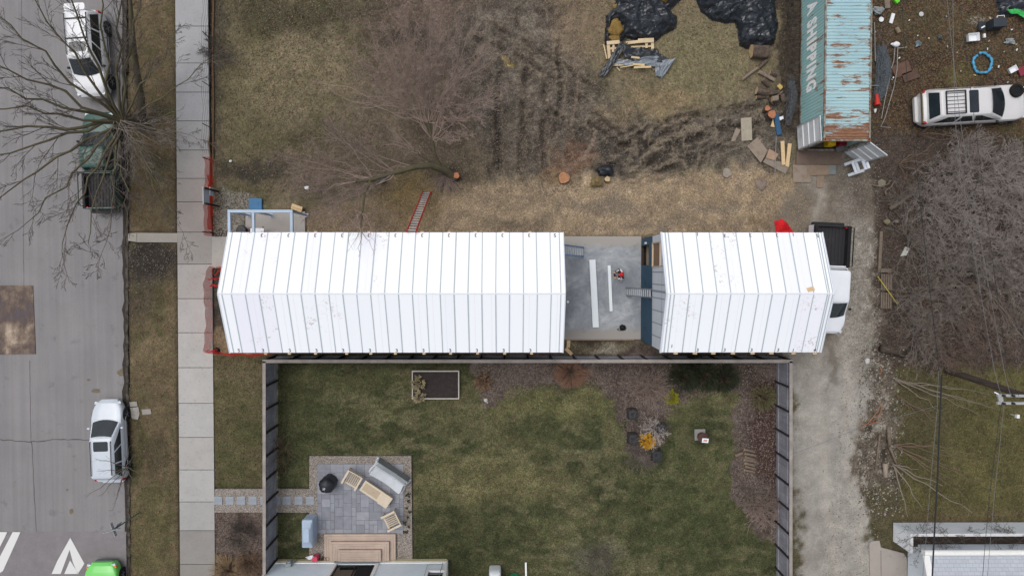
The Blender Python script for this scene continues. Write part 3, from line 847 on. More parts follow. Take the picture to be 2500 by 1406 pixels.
nums2 = [(1704, 855, '3'), (1770, 855, '3'), (1836, 855, '3'), (1901, 855, '3'), (1938, 856, '1'), (1991, 855, '4'), (1640, 845, '1'),
         (1770, 575, '3'), (1833, 574, '3'), (1898, 574, '3'), (1938, 572, '1'), (1997, 575, '5'), (1704, 571, '1')]
li2 = {(0, 11): 1, (0, 10): 1, (1, 11): 3, (1, 12): 3, (0, 2): 2, (0, 6): 3, (0, 5): 3, (1, 10): 2}
make_roof(XB0 - .03, XB1, sb, h2, nums2, li2); rake(XB0 - .05, h2, .09); rake(XB1 + .01, h2)
# tape seams on the gable
mb = MB(); xt = XB0 - .004
zg = lambda y: slope(y) - .16
for k, py_ in enumerate((596, 650, 664, 693, 709, 725, 755, 785, 816)):
    y = (660 - py_) / 43.0 / 1.19 * 1.10
    w = .05 if py_ != 709 else .11
    mb.add([(xt, y - w / 2, 2.96), (xt, y + w / 2, 2.96), (xt, y + w / 2, zg(y)), (xt, y - w / 2, zg(y))], [(3, 2, 1, 0)])
for z in (2.93, ZE - .02):
    mb.add([(xt - .003, YWN - .3, z - .02), (xt - .003, YWN - .3, z + .025), (xt - .003, YWS + .3, z + .025), (xt - .003, YWS + .3, z - .02)], [(0, 1, 2, 3)])
mb.build('seam_tape', mat('grey_tape', (138, 146, 156), rough=0.5, var=0.08), h2)
# boarded upper window
osb_m = mat('strand_board', (150, 122, 100), var=0.22, scale=9, col2=(112, 88, 72), cover=0.5, sharp=0.2)
mb = MB(); yc = YWN - (du0 + du1 + .05) / 2; wy = du1 - du0 + .10
mb.box((XB0 + .05, yc, 3.835), (.03, wy - .02, 1.60))
f = mb.build('window_board', osb_m, h2)
mb = MB()
for s in (-1, 1): mb.box((XB0 - .012, yc + s * (wy / 2 + .02), 3.835), (.05, .05, 1.78))
for s in (-1, 1): mb.box((XB0 - .014, yc, 3.835 + s * .86), (.05, wy + .10, .06))
mb.build('window_frame', mat('opening_frame', (196, 176, 148)), h2)
mb = MB(); mb.box((XB0 - .03, YWN - .3, 1.3), (.05, .1, .34)); mb.build('wall_light', mat('white_plastic', (225, 227, 230), rough=0.4, var=0.04), h2)
for py_ in (692, 798): mb = MB(); mb.box((XB0 - .006, (660 - py_) / 43.0, 1.2), (.012, .22, .03)); mb.build('vent', mat('dark_slot', (38, 54, 66)), h2)
for px_ in (1650, 1697, 1742, 1790, 1838, 1884, 1938, 1990):
    q = P(px_, 862, ZE - .1); mb = MB(); mb.box((q.x, YS - .05, ZE - .16), (.2, .12, .09)); mb.build('rafter_end', lumber_m, h2)
q = P(1979, 706, 6.28); mb = MB(); mb.box((q.x, q.y, slope(q.y) + .025), (.34, .2, .03), 0.25, tilt=('X', -.4))
single(mb, 'board_offcut', 'small tan wooden board lying on the white roof near the ridge', 'board', lumber_m)

# courtyard slab between the houses
m, t, b = base('courtyard_concrete', 0.85, 0.25)
v = coords(t); n0 = noisev(t, v, 0.45, 6, 0.7, 0.6); n1 = noisev(t, v, 3, 5, 0.7); n2 = noisev(t, v, 40, 2)
c = ramp(t, n0, [(0.34, lin((124, 129, 136))), (0.47, lin((143, 147, 152))), (0.58, lin((164, 167, 171))), (0.68, lin((190, 192, 196)))])
c = mixc(t, 1, c, ramp(t, n1, [(0.3, 0.86), (0.7, 1.1)]), 'MULTIPLY'); c = mixc(t, 1, c, ramp(t, n2, [(0.3, 0.95), (0.7, 1.05)]), 'MULTIPLY')
sx = N(t, 'ShaderNodeSeparateXYZ'); t.links.new(v, sx.inputs[0])
mm = N(t, 'ShaderNodeMath', operation='ABSOLUTE'); t.links.new(sx.outputs[1], mm.inputs[0])
nn = N(t, 'ShaderNodeMath', operation='MULTIPLY_ADD'); t.links.new(n1, nn.inputs[0]); nn.inputs[1].default_value = 1.0; t.links.new(mm.outputs[0], nn.inputs[2])
c = mixc(t, ramp(t, nn.outputs[0], [(0.0, 0.0), (1.0, 0.0)]), c, lin((160, 154, 148)))
mr = N(t, 'ShaderNodeMapRange'); mr.inputs[1].default_value = 2.7; mr.inputs[2].default_value = 3.0; t.links.new(nn.outputs[0], mr.inputs[0])
c = mixc(t, mr.outputs[0], c, lin((158, 153, 147)))
t.links.new(c, b.inputs['Base Color'])
mb = MB(); a, d = P(1352, 577), P(1565, 828)
mb.prism([(a.x, a.y), (XB0 - .004, a.y), (XB0 - .004, d.y), (a.x, d.y)], -.3, .05)
o = struct(mb, 'courtyard_slab', m)
mb = MB(); q0, q1 = P(1380, 829.5), P(1560, 829.5)
mb.box((q0.x + .7, q0.y, .05), (1.4, .04, .14)); mb.box((q0.x + 2.6, q0.y - .005, .02), (2.6, .04, .1))
single(mb, 'form_board', 'thin wooden form board along the south edge of the courtyard slab', 'board', mat('old_board', (150, 132, 112), var=0.2))

# ------------------------------------------------------------------ porch frame
steel_m = mat('pale_blue_steel', (168, 186, 206), rough=0.45, var=0.06, scale=2)
pf = thing('porch_frame', 'pale blue steel porch frame with two crossbars standing over a concrete pad', 'frame', P(650, 540))
zp = 2.6
A, B, D = P(560, 516, zp), P(712, 516, zp), P(619, 516, zp)
yb = YN - .1
mb = MB(); mb.bar(A - Vector((.07, 0, 0)), B + Vector((.07, 0, 0)), .15, .15); mb.build('beam', steel_m, pf)
for q, nm in ((A, 1), (B, 1), (D, 0)):
    w = .14 if nm else .12
    mb = MB(); mb.bar((q.x, q.y - .08, q.z - .003), (q.x, yb, q.z - .003), w, .14); mb.build('crossbar', steel_m, pf)
for q in (A, B, D):
    mb = MB(); mb.box((q.x, q.y, zp / 2 - .04), (.1, .1, zp - .09)); pp = mb.build('post', steel_m, pf)
    mb = MB(); mb.box((q.x, q.y, .045), (.2, .2, .02)); mb.build('base_plate', steel_m, pp)
mb = MB(); q = [P(*p) for p in ((600, 516), (745, 516.5), (745, 590), (600, 590))]
mb.prism([(p.x, p.y) for p in q], -.25, .03); struct(mb, 'porch_slab', concrete('porch_concrete', (164, 158, 152)))
# white and rusty trestle leaning under the porch, partly hidden by the eave
tr = thing('sawhorse', 'white topped trestle with rust red legs under the porch frame', 'trestle', P(628, 564))
mb = MB(); q = P(628, 562, .75); mb.box((q.x, q.y, .75), (.75, .22, .05)); mb.build('top', mat('white_plastic', (225, 227, 230)), tr)
for a, bb in (((613, 556), (606, 568)), ((643, 554), (636, 567))):
    mb = MB(); mb.bar(P(*a, .72), P(*bb, .05), .06, .05); mb.build('leg', mat('rust_red_paint', (130, 74, 62), var=0.2), tr)
mb = MB(); q = P(596, 564, 0); mb.lathe((q.x, q.y, .02), [(.0, 0), (.24, 0), (.3, .35), (.27, .42), (.2, .44), (0, .40)], 18)
single(mb, 'bucket', 'black tub at the edge of the porch slab by the eave', 'tub', mat('black_plastic', (26, 26, 29), rough=0.4, var=0.2), smooth=True)
mb = MB(); q = P(623.5, 498, .1); mb.box((q.x, q.y, .11), (.72, .62, .03), -.01); mb.box((q.x + .02, q.y - .03, .055), (.7, .6, .05), .02)
for y_ in (-.1, .2): mb.box((q.x + .17, q.y + y_ * .5, .128), (.012, .3, .004), .01)
single(mb, 'blue_board', 'bright blue cladding board lying north of the porch frame', 'board', mat('bright_blue', (48, 104, 146), rough=0.5, var=0.12, scale=2), bevel=.004)
lumber2 = mat('pale_lumber', (206, 178, 138), var=0.14, scale=6, stretch=(1, 5, 5))
for i, (x_, y_, dx) in enumerate(((726, 505, 0), (723, 510.5, 0))):
    q = P(x_, y_, .2); mb = MB(); mb.box((q.x, q.y, .1 + .09 * (1 - i)), (.62, .16, .14 if i else .2), -.33)
    single(mb, 'timber_block', ['tan timber block behind the east post of the porch, the farther of two', 'tan timber block against the east post of the porch, the nearer of two'][i], 'timber', lumber2, 'timber blocks by the porch', bevel=.006)

# ------------------------------------------------------------------ ladders
alu_m = mat('aluminium', (196, 200, 206), rough=0.35, var=0.08, scale=3, metal=0.3)
def ladder(name, label, base_p, top_p, width, n, rail_m, rung_m, rw=.05, depth=.09, tread=.035):
    base_p, top_p = Vector(base_p), Vector(top_p)
    t_ = thing(name, label, 'ladder', (base_p.x, base_p.y, base_p.z))
    d = (top_p - base_p).normalized(); s = d.cross(Vector((0, 0, 1))).normalized(); u = s.cross(d)
    for k in (-1, 1):
        mb = MB(); mb.bar(base_p + s * k * width / 2, top_p + s * k * width / 2, rw, depth); mb.build('rail', rail_m, t_)
    for i in range(n):
        q = base_p.lerp(top_p, (i + .6) / (n + .2))
        mb = MB(); mb.bar(q - s * (width / 2 - .025), q + s * (width / 2 - .025), tread * 1.6, tread, up=u)
        mb.build('rung', rung_m, t_)
    return t_
red_m = mat('red_fibreglass', (176, 44, 40), rough=0.4, var=0.12)
ladder('ladder', 'red railed ladder with aluminium rungs leaning on the long roof', P(1042, 469, 0.02), (P(1004, 569, 5.35).x, YN + .02, 5.35), .44, 17, red_m, alu_m, .05, .10)
ladder('ladder', 'aluminium ladder leaning on the blue gable wall of the workshop', P(1529, 712, .06), (XB0 - .07, P(1594, 716, 3.0).y, 3.0), .42, 12, mat('dull_aluminium', (120, 118, 124), rough=0.4), alu_m, .05, .08, .05)
sky_m = mat('blue_fibreglass', (52, 122, 176), rough=0.4, var=0.1)
ladder('ladder', 'blue railed ladder standing against the east end of the long house', P(1424, 615, .06), (XA1 + .08, P(1386, 612, 3.4).y + .02, 4.2), .5, 11, sky_m, alu_m, .055, .09, .05)

# ------------------------------------------------------------------ things on the courtyard slab
foam_m = mat('foam_white', (232, 238, 242), rough=0.6, var=0.03, scale=2)
for i, (a, d, w, tk) in enumerate((((1446, 634), (1454.5, 799), .35, .2), ((1487.5, 648), (1492.5, 760), .17, .1))):
    p0, p1 = P(*a, .2), P(*d, .2); mb = MB()
    mb.bar((p0.x, p0.y, .055 + tk / 2), (p1.x, p1.y, .055 + tk / 2), w, tk)
    single(mb, 'foam_board', ['wide white foam plank lying on the courtyard slab', 'narrow white foam plank lying on the courtyard slab'][i], 'plank', foam_m, 'foam planks on the slab', bevel=.01)
q = P(1386, 736.5, .1); mb = MB(); mb.lathe((q.x, q.y, .055), [(.0, 0), (.055, 0), (.07, .16), (.075, .16), (.075, .18), (0, .18)], 16)
single(mb, 'paint_tub', 'small white lidded tub on the slab beside the long house', 'tub', foam_m, smooth=True)
blk = mat('black_nylon', (24, 24, 27), rough=0.6, var=0.3, scale=9)
bg_ = thing('tool_bag', 'round black bag with a long strap lying on the courtyard slab', 'bag', P(1518, 800, .05))
q = P(1519.5, 799, .15); mb = MB(); mb.blob((q.x, q.y, .17), (.36, .32, .34), 5, .12, 3); mb.build('body', blk, bg_, smooth=True)
mb = MB(); pts = [P(*p, .065) for p in ((1525, 796), (1529, 801), (1527, 805), (1520, 806.5), (1511, 807), (1508, 804.5), (1506, 803.5), (1509, 803), (1511, 801))]
mb.tube(pts, .018, 6); mb.build('strap', blk, bg_)
# two boards dropped by the south west corner
for i, (a, d) in enumerate((((1388, 829), (1387, 848)), ((1381, 850), (1396, 865)))):
    p0, p1 = P(*a), P(*d); mb = MB(); mb.bar((p0.x, p0.y, .1 - i * .05), (p1.x, p1.y, .09 - i * .05), .2 if i else .19, .04)
    single(mb, 'lumber_board', ['short tan board standing out from the slab edge by the long house', 'short tan board lying slanted near the wooden fence'][i], 'board', lumber_m, 'short boards by the slab')
# ------------------------------------------------------------------ wooden yard fence
def wood(name, col, col2, axis_scale=(1, 1, 14), var=0.2):
    m, t, b = base(name, 0.85, 0.2)
    v = coords(t, axis_scale); n0 = noisev(t, v, 1.2, 5, 0.65); n1 = noisev(t, coords(t), 1.5, 4)
    c = ramp(t, n0, [(0.3, lin(col)), (0.7, lin(col2))])
    c = mixc(t, 1, c, ramp(t, n1, [(0.3, 1 - var), (0.7, 1 + var)]), 'MULTIPLY')
    t.links.new(c, b.inputs['Base Color']); bump(t, b, n0, .15, .01); return m
fence_m = wood('weathered_boards', (126, 126, 134), (150, 150, 156), (9, 9, 0.6))
cap_m = wood('fence_cap', (138, 130, 124), (156, 148, 142), (1, 1, 1))
post_m = mat('fence_post', (52, 48, 48), var=0.25, scale=4)
def fence(label, a, b, inward, bays, h=1.95, capw=.17):
    a, b = Vector(a), Vector(b); d = (b - a); L = d.length; d.normalize(); n = Vector(inward)
    f = thing('wood_fence', label, 'fence', a)
    bw = .14
    for k in range(bays):
        mb = MB(); u0, u1 = L * k / bays, L * (k + 1) / bays; nb = max(1, int((u1 - u0) / bw)); s = (u1 - u0) / nb
        for i in range(nb):
            q = a + d * (u0 + s * (i + .5)); th = .022 + random.uniform(-.003, .003)
            mb.bar(q + Vector((0, 0, .05)), q + Vector((0, 0, h - .03 + random.uniform(-.01, .005))), s - .008, th, up=n)
        mb.build('panel', fence_m, f)
    for k in range(bays + 1):
        q = a + d * (L * k / bays) + n * .06
        mb = MB(); mb.bar(q, q + Vector((0, 0, h - .04)), .09, .09, up=n); mb.build('post', post_m, f)
    mb = MB()
    for z in (.35, 1.55):
        for k in range(bays):
            q0 = a + d * (L * k / bays + .05) + n * .032; q1 = a + d * (L * (k + 1) / bays - .05) + n * .032
            mb.bar(q0 + Vector((0, 0, z)), q1 + Vector((0, 0, z)), .04, .09)
    mb.build('rail', fence_m, f)
    mb = MB(); mb.bar(a + Vector((0, 0, h)) - d * capw / 2, b + Vector((0, 0, h)) + d * capw / 2, capw, .04); mb.build('cap_rail', cap_m, f)
    return f
c0, c1, c2, c3 = P(676, 870), P(1895, 870), P(676, 1361), P(1895, 1440)
fence('grey board fence along the pavement side of the lawn, ending at the blue house', c0 - Vector((0, .09, 0)), c2, (1, 0, 0), 9)
fence('long dark board fence running behind the two white roofed buildings', c0, c1, (0, 1, 0), 22, h=1.95, capw=.18)
fence('grey board fence along the gravel alley, braces showing in every bay', c1 - Vector((0, .09, 0)), c3, (-1, 0, 0), 10)

# ------------------------------------------------------------------ orange safety netting
def net_mat(name, col, dens):
    m, t, b = base(name, 0.6, 0.3)
    b.inputs['Base Color'].default_value = lin(col) + (1,)
    tr = t.nodes.new('ShaderNodeBsdfTransparent'); mx = t.nodes.new('ShaderNodeMixShader')
    at = N(t, 'ShaderNodeAttribute', attribute_name='UVMap')
    sp = t.nodes.new('ShaderNodeSeparateXYZ'); t.links.new(at.outputs['Vector'], sp.inputs[0])
    outs = []
    for k in (0, 1):
        fr = N(t, 'ShaderNodeMath', operation='FRACT'); t.links.new(sp.outputs[k], fr.inputs[0])
        gt = N(t, 'ShaderNodeMath', operation='LESS_THAN'); t.links.new(fr.outputs[0], gt.inputs[0]); gt.inputs[1].default_value = dens; outs.append(gt.outputs[0])
    mxm = N(t, 'ShaderNodeMath', operation='MAXIMUM'); t.links.new(outs[0], mxm.inputs[0]); t.links.new(outs[1], mxm.inputs[1])
    t.links.new(mxm.outputs[0], mx.inputs[0]); t.links.new(tr.outputs[0], mx.inputs[1]); t.links.new(b.outputs[0], mx.inputs[2])
    t.links.new(mx.outputs[0], t.nodes['Material Output'].inputs[0])
    return m
net_orange = net_mat('orange_net', (226, 72, 50), .36)
net_red = net_mat('red_net', (226, 52, 44), .46)
def net_strip(path, h, parent, mname, matr, cell=.05, sag=.06, lean=0.0, seg=.12):
    pts = [Vector(p) for p in path]; out = [pts[0]]
    for a, b in zip(pts, pts[1:]):
        n = max(1, int((b - a).length / seg))
        out += [a.lerp(b, (i + 1) / n) for i in range(n)]
    vs = []; uv = []; u = 0; nz = 8
    for i, p in enumerate(out):
        if i: u += (p - out[i - 1]).length
        w = fbm(np.array([u * 1.3 + p.x]), np.array([p.y * .3]), 3, 9)[0] - .5
        for j in range(nz + 1):
            f = j / nz
            off = math.sin(f * 3.1) * w * .25 + lean * f
            hh = h * (1 - sag * (1 + math.sin(u * 2.1)))
            vs.append((p.x + off + .03 * math.sin(7 * u + 5 * f), p.y + .04 * math.sin(5 * u + f * 4) + off * .3, .02 + f * hh)); uv.append((u / cell, f * h / cell))
    fs = [(i * (nz + 1) + j, (i + 1) * (nz + 1) + j, (i + 1) * (nz + 1) + j + 1, i * (nz + 1) + j + 1) for i in range(len(out) - 1) for j in range(nz)]
    mb = MB(); mb.add(vs, fs); o = mb.build(mname, matr, parent)
    ul = o.data.attributes.new('UVMap', 'FLOAT2', 'POINT'); ul.data.foreach_set('vector', np.array(uv, dtype=np.float32).ravel())
    return o
stake_m = mat('dark_stake', (44, 34, 34), var=0.2)
n1 = thing('safety_net', 'orange mesh safety fence along the pavement in front of the porch', 'net fence', P(520, 480))
net_strip([P(521, 391), P(522, 440), P(521, 500), P(519, 560), P(520, 577)], 1.2, n1, 'mesh', net_orange)
net_strip([P(517, 430), P(518.5, 500), P(517, 560)], .55, n1, 'folded_mesh', net_red, cell=.08)
for y_ in (394, 569):
    mb = MB(); a = P(521, y_); mb.tube([a, a + Vector((-.0, 0, 1.3))], .028, 6); mb.build('stake', stake_m, n1)
n2 = thing('safety_net', 'crumpled red mesh netting wrapped round the pavement corner of the long house', 'net fence', P(520, 760))
net_strip([P(560, 654), P(530, 651), P(521, 662), P(516, 690), P(518, 730), P(520, 790), P(518, 830), P(517, 852)], 1.0, n2, 'mesh', net_orange)
net_strip([P(517, 853), P(540, 860), P(590, 863), P(640, 864), P(672, 862)], 1.0, n2, 'mesh', net_red)
for pts, w in (([P(508, 682, .9), P(520, 680, .8), P(530, 681, .7), P(552, 670, .3)], .10), ([P(514, 698, .3), P(528, 697, .35), P(545, 692, .3)], .16), ([P(505, 860, .5), P(520, 858, .4), P(532, 852, .2)], .07), ([P(524, 672, .3), P(536, 660, .35), P(552, 655, .3)], .11)):
    mb = MB(); pp = [pts[0].lerp(pts[-1], 0)]
    for a, b_ in zip(pts, pts[1:]): pp += [a.lerp(b_, k / 4) + Vector((random.uniform(-.03, .03), random.uniform(-.04, .04), random.uniform(-.03, .03))) for k in range(1, 5)]
    mb.tube(pp, [w * random.uniform(.2, .45) for _ in pp], 6); mb.build('bunched_mesh', mat('red_mesh_bunch', (206, 30, 36), var=0.3, scale=16), n2)
q = P(527, 857, .1); mb = MB(); mb.lathe((q.x, q.y, -.02), [(0, 0), (.19, 0), (.14, .22), (.1, .24), (0, .22)], 16)
single(mb, 'bucket', 'small black bucket in the corner of the red netting', 'bucket', mat('black_plastic', (26, 26, 29)), smooth=True)
mb = MB(); rnd = random.Random(4); q = P(1910, 553)
n3 = thing('netting_heap', 'heap of bright red mesh netting beside the workshop roof edge', 'netting', q)
pts = [(1889, 537), (1905, 533), (1918, 538), (1932, 552), (1944, 575), (1895, 575)]
gp = []
for i in range(15):
    for j in range(15):
        u, v_ = i / 14, j / 14
        a = Vector(pts[0]).lerp(Vector(pts[2]), u).lerp(Vector(pts[5]).lerp(Vector(pts[4]), u), v_)
        p = P(a.x + rnd.uniform(-1, 1), a.y + rnd.uniform(-1, 1) + 3 * math.sin(u * 9))
        gp.append((p.x, p.y, .03 + .3 * math.sin(u * 3.14) * math.sin(min(1, v_ + .25) * 3.14) * (0.7 + .5 * rnd.random())))
mb.add(gp, [(i * 15 + j, i * 15 + j + 1, (i + 1) * 15 + j + 1, (i + 1) * 15 + j) for i in range(14) for j in range(14)])
o = mb.build('mesh', mat('red_mesh_bunch', (206, 30, 36)), n3, smooth='all')

# ------------------------------------------------------------------ sign board and wire fence by the pavement
sg = thing('sign_board', 'white notice board on two black posts, seen from behind, in the orange netting', 'sign', P(530, 482))
blackp = mat('black_post', (22, 21, 23), rough=0.5, var=0.2)
for a in ((532, 468), (534, 504)):
    p = P(*a); mb = MB(); mb.box((p.x, p.y, .84), (.09, .09, 1.68)); mb.build('post', blackp, sg)
pa, pb = P(532, 468), P(534, 504)
bm_ = mat('board_white', (188, 196, 206), rough=0.5, var=0.04)
mb = MB(); mb.box((pa.x - .065, (pa.y + pb.y) / 2, 1.32), (.03, pa.y - pb.y + .12, .70)); mb.build('board', bm_, sg)
mb = MB(); mb.box((pa.x - .062, pa.y - .08, .66), (.03, .46, .42)); mb.build('small_board', bm_, sg)
wf = thing('wire_fence', 'sagging dark wire fence on thin posts along the pavement edge of the lot', 'fence', P(512, 200))
wire_m = mat('dark_wire', (50, 44, 42), var=0.2); rail_m = mat('rust_edging', (104, 78, 58), var=0.3, scale=8)
for y_ in (-5, 95, 212, 312):
    p = P(514, y_); mb = MB(); mb.tube([p, p + Vector((.02, .01, 1.05))], .022, 5); mb.build('post', wire_m, wf)
mb = MB()
for z in (.25, .5, .75, 1.0):
    for y_ in range(-100, 380, 10):
        a, b_ = P(514 + 2 * math.sin(y_ * .05), y_), P(514 + 2 * math.sin((y_ + 10) * .05), y_ + 10)
        mb.bar(a + Vector((0, 0, z + .05 * math.sin(y_ * .11))), b_ + Vector((0, 0, z + .05 * math.sin((y_ + 10) * .11))), .008, .008)
mb.build('wire', wire_m, wf)
mb = MB(); mb.tube([P(512, 330, .1), P(509, 350, .4), P(513, 380, .5), P(516, 398, .3)], .04, 5); mb.tube([P(522, -40, .03), P(519, 120, .05), P(521, 250, .03), P(520, 388, .04)], .05, 5)
mb.build('edging', rail_m, wf)

# ------------------------------------------------------------------ shipping container
def cont_mat(name, c1, c2, rust, amount, stretch):
    m, t, b = base(name, 0.6, 0.35)
    v = coords(t); vst = coords(t, stretch)
    n0 = noisev(t, vst, 1.1, 6, 0.7, 0.4); n1 = noisev(t, vst, 7, 5, 0.75); n2 = noisev(t, v, 0.5, 3); n3 = noisev(t, vst, 0.4, 4, 0.6)
    c = ramp(t, n2, [(0.35, lin(c1)), (0.65, lin(c2))])
    c = mixc(t, ramp(t, n1, [(0.44, 0.0), (0.66, 0.55)]), c, lin((176, 186, 178)))
    sepa = N(t, 'ShaderNodeSeparateXYZ'); t.links.new(v, sepa.inputs[0])
    mr = N(t, 'ShaderNodeMapRange'); t.links.new(sepa.outputs[1], mr.inputs[0]); mr.inputs[1].default_value = -3.7; mr.inputs[2].default_value = -6.1; mr.inputs[4].default_value = amount
    sm = mr.outputs[0]
    for (sx_, sy_, rx_, ry_, am) in (SPOTS if amount > 0 else ()):
        mp = t.nodes.new('ShaderNodeMapping'); mp.vector_type = 'POINT'; mp.inputs['Location'].default_value = (-sx_ / rx_, -sy_ / ry_, 0); mp.inputs['Scale'].default_value = (1 / rx_, 1 / ry_, 0); t.links.new(v, mp.inputs[0])
        ln = N(t, 'ShaderNodeVectorMath', operation='LENGTH'); t.links.new(mp.outputs[0], ln.inputs[0])
        m2 = N(t, 'ShaderNodeMapRange'); m2.inputs[1].default_value = 1.0; m2.inputs[2].default_value = 0.2; m2.inputs[4].default_value = am; t.links.new(ln.outputs['Value'], m2.inputs[0])
        mx_ = N(t, 'ShaderNodeMath', operation='MAXIMUM'); t.links.new(sm, mx_.inputs[0]); t.links.new(m2.outputs[0], mx_.inputs[1]); sm = mx_.outputs[0]
    ad = N(t, 'ShaderNodeMath', operation='ADD'); t.links.new(n0, ad.inputs[0]); t.links.new(sm, ad.inputs[1])
    ad2 = N(t, 'ShaderNodeMath', operation='MULTIPLY_ADD'); t.links.new(n1, ad2.inputs[0]); ad2.inputs[1].default_value = 0.42; t.links.new(ad.outputs[0], ad2.inputs[2])
    rf = ramp(t, ad2.outputs[0], [(0.80, 0.0), (0.85, 1.0)])
    rc = ramp(t, n1, [(0.35, lin(rust)), (0.65, lin((150, 112, 84)))])
    c = mixc(t, rf, c, rc)
    t.links.new(c, b.inputs['Base Color']); return m
SPOTS = [(-.45, -1.6, .7, 1.3, .11), (-1.05, 1.2, .5, .4, .16), (1.05, .9, .2, .5, .11), (-.2, -3.1, .35, .3, .12), (-1.15, -1.0, .13, 4.5, .08), (1.14, -1.0, .11, 5, .07), (.55, -3.0, .3, .3, .1)]
ctop = cont_mat('container_roof_paint', (150, 186, 196), (162, 194, 200), (108, 68, 50), .25, (.55, 3.2, 1))
cside = cont_mat('container_side_paint', (146, 192, 194), (156, 200, 201), (120, 100, 84), -.1, (1, 2.5, .5))
cframe = mat('container_frame', (140, 152, 146), var=0.2, scale=3, col2=(116, 78, 58), cover=0.5)
ctx_m = mat('container_lettering', (252, 253, 253), var=0.05, scale=5)
cx0, cx1 = P(1948, 300).x, P(2053, 300).x
cy0 = P(2000, 371).y; cy1 = cy0 + 12.19; cz0, cz1 = .2, 3.08
ct = thing('shipping_container', 'long teal shipping container with rust patched corrugated roof and open doors', 'container', ((cx0 + cx1) / 2, (cy0 + cy1) / 2, 0))
per = .168
def corr(y):
    f = ((y - cy0) / per) % 1.0
    return 0 if f < .3 else ((f - .3) / .2 if f < .5 else (1 if f < .8 else (1 - f) / .2))
ysb = sorted(set([round(cy0 + .12, 4)] + [round(cy0 + per * (k + f), 4) for k in range(1, 72) for f in (0, .3, .5, .8) if cy0 + per * (k + f) < cy1 - .1] + [round(cy1 - .12, 4)]))
mb = MB(); mb.rings([[(cx0 + .07, y, cz1 - .065 + .042 * corr(y)), (cx1 - .07, y, cz1 - .065 + .042 * corr(y))] for y in ysb], False, False, closed=False)
mb.build('roof_sheet', ctop, ct)
for s, x in ((-1, cx0), (1, cx1)):
    mb = MB(); rr = []
    for y in ysb:
        xx = x - s * (.012 + .022 * corr(y)); rr.append([(xx, y, cz0 + .12), (xx, y, cz1 - .10)] if s > 0 else [(xx, y, cz1 - .10), (xx, y, cz0 + .12)])
    mb.rings(rr, False, False, closed=False); mb.build('side_wall', cside, ct)
mb = MB()
for x in (cx0 + .04, cx1 - .04):
    mb.box((x, (cy0 + cy1) / 2, cz1 - .05), (.08, cy1 - cy0 - .3, .1)); mb.box((x, (cy0 + cy1) / 2, cz0 + .06), (.08, cy1 - cy0 - .3, .12))
    for y in (cy0 + .06, cy1 - .06): mb.box((x, y, (cz0 + cz1) / 2), (.1, .12, cz1 - cz0 - .24))
for y in (cy0 + .05, cy1 - .05):
    mb.box(((cx0 + cx1) / 2, y, cz1 - .06), (cx1 - cx0 - .3, .1, .11)); mb.box(((cx0 + cx1) / 2, y, cz0 + .06), (cx1 - cx0 - .3, .1, .12))
mb.build('frame', cframe, ct)
for x in (cx0 + .08, cx1 - .08):
    for y in (cy0 + .085, cy1 - .085):
        for z in (cz0 + .06, cz1 - .057):
            mb = MB(); mb.box((x, y, z), (.17, .18, .124)); mb.box((x, y, z + (.064 if z > 1 else -.064)), (.06, .1, .002), m=1)
            mb.build('corner_casting', [mat('rust_casting', (128, 92, 70), var=0.25), mat('black_hole', (14, 12, 12))], ct)
mb = MB(); mb.box(((cx0 + cx1) / 2, (cy0 + cy1) / 2 + .1, cz0 + .09), (cx1 - cx0 - .18, cy1 - cy0 - .2, .04)); mb.box(((cx0 + cx1) / 2, cy1 - .15, 1.6), (cx1 - cx0 - .2, .04, 2.6))
mb.build('floor', mat('container_floor', (86, 76, 66), var=0.2), ct)
mb = MB()
for x in (cx0 + .2, cx1 - .2):
    for y in (cy0 + .5, cy1 - .5): mb.box((x, y, .08), (.3, .5, .26))
mb.build('support_block', mat('block_grey', (120, 114, 106), var=0.2), ct)
# lettering laid over the corrugation
vs, fs = text_mesh('A SHIPPING', 1.0, (0, 0, 0), (1, 0, 0), (0, 1, 0), .055, 1.22)
arr = np.array(vs); mn, mx = arr.min(0), arr.max(0)
ya, yb2 = P(1990, 4, 1.5).y, P(1990, 223, 1.5).y
z0, z1 = .95, 2.12
bm = bmesh.new()
bv = [bm.verts.new(((p[0] - mn[0]) / (mx[0] - mn[0]) * (yb2 - ya) + ya, (p[1] - mn[1]) / (mx[1] - mn[1]) * (z1 - z0) + z0, 0)) for p in arr]
for f_ in fs:
    try: bm.faces.new([bv[i] for i in f_])
    except ValueError: pass
for y in ysb:
    if yb2 - .05 < y < ya + .05:
        bmesh.ops.bisect_plane(bm, geom=bm.verts[:] + bm.edges[:] + bm.faces[:], plane_co=(y, 0, 0), plane_no=(1, 0, 0), dist=1e-5)
bm.verts.index_update()
mb = MB(); mb.add([(cx0 + .012 + .022 * corr(v_.co.x) - .006, v_.co.x, v_.co.y) for v_ in bm.verts], [tuple(v_.index for v_ in f_.verts)[::-1] for f_ in bm.faces])
bm.free(); mb.build('lettering', ctx_m, ct)
door_m = mat('door_inner_paint', (206, 210, 214), rough=0.5, var=0.1, scale=2, col2=(184, 186, 190), cover=0.4)
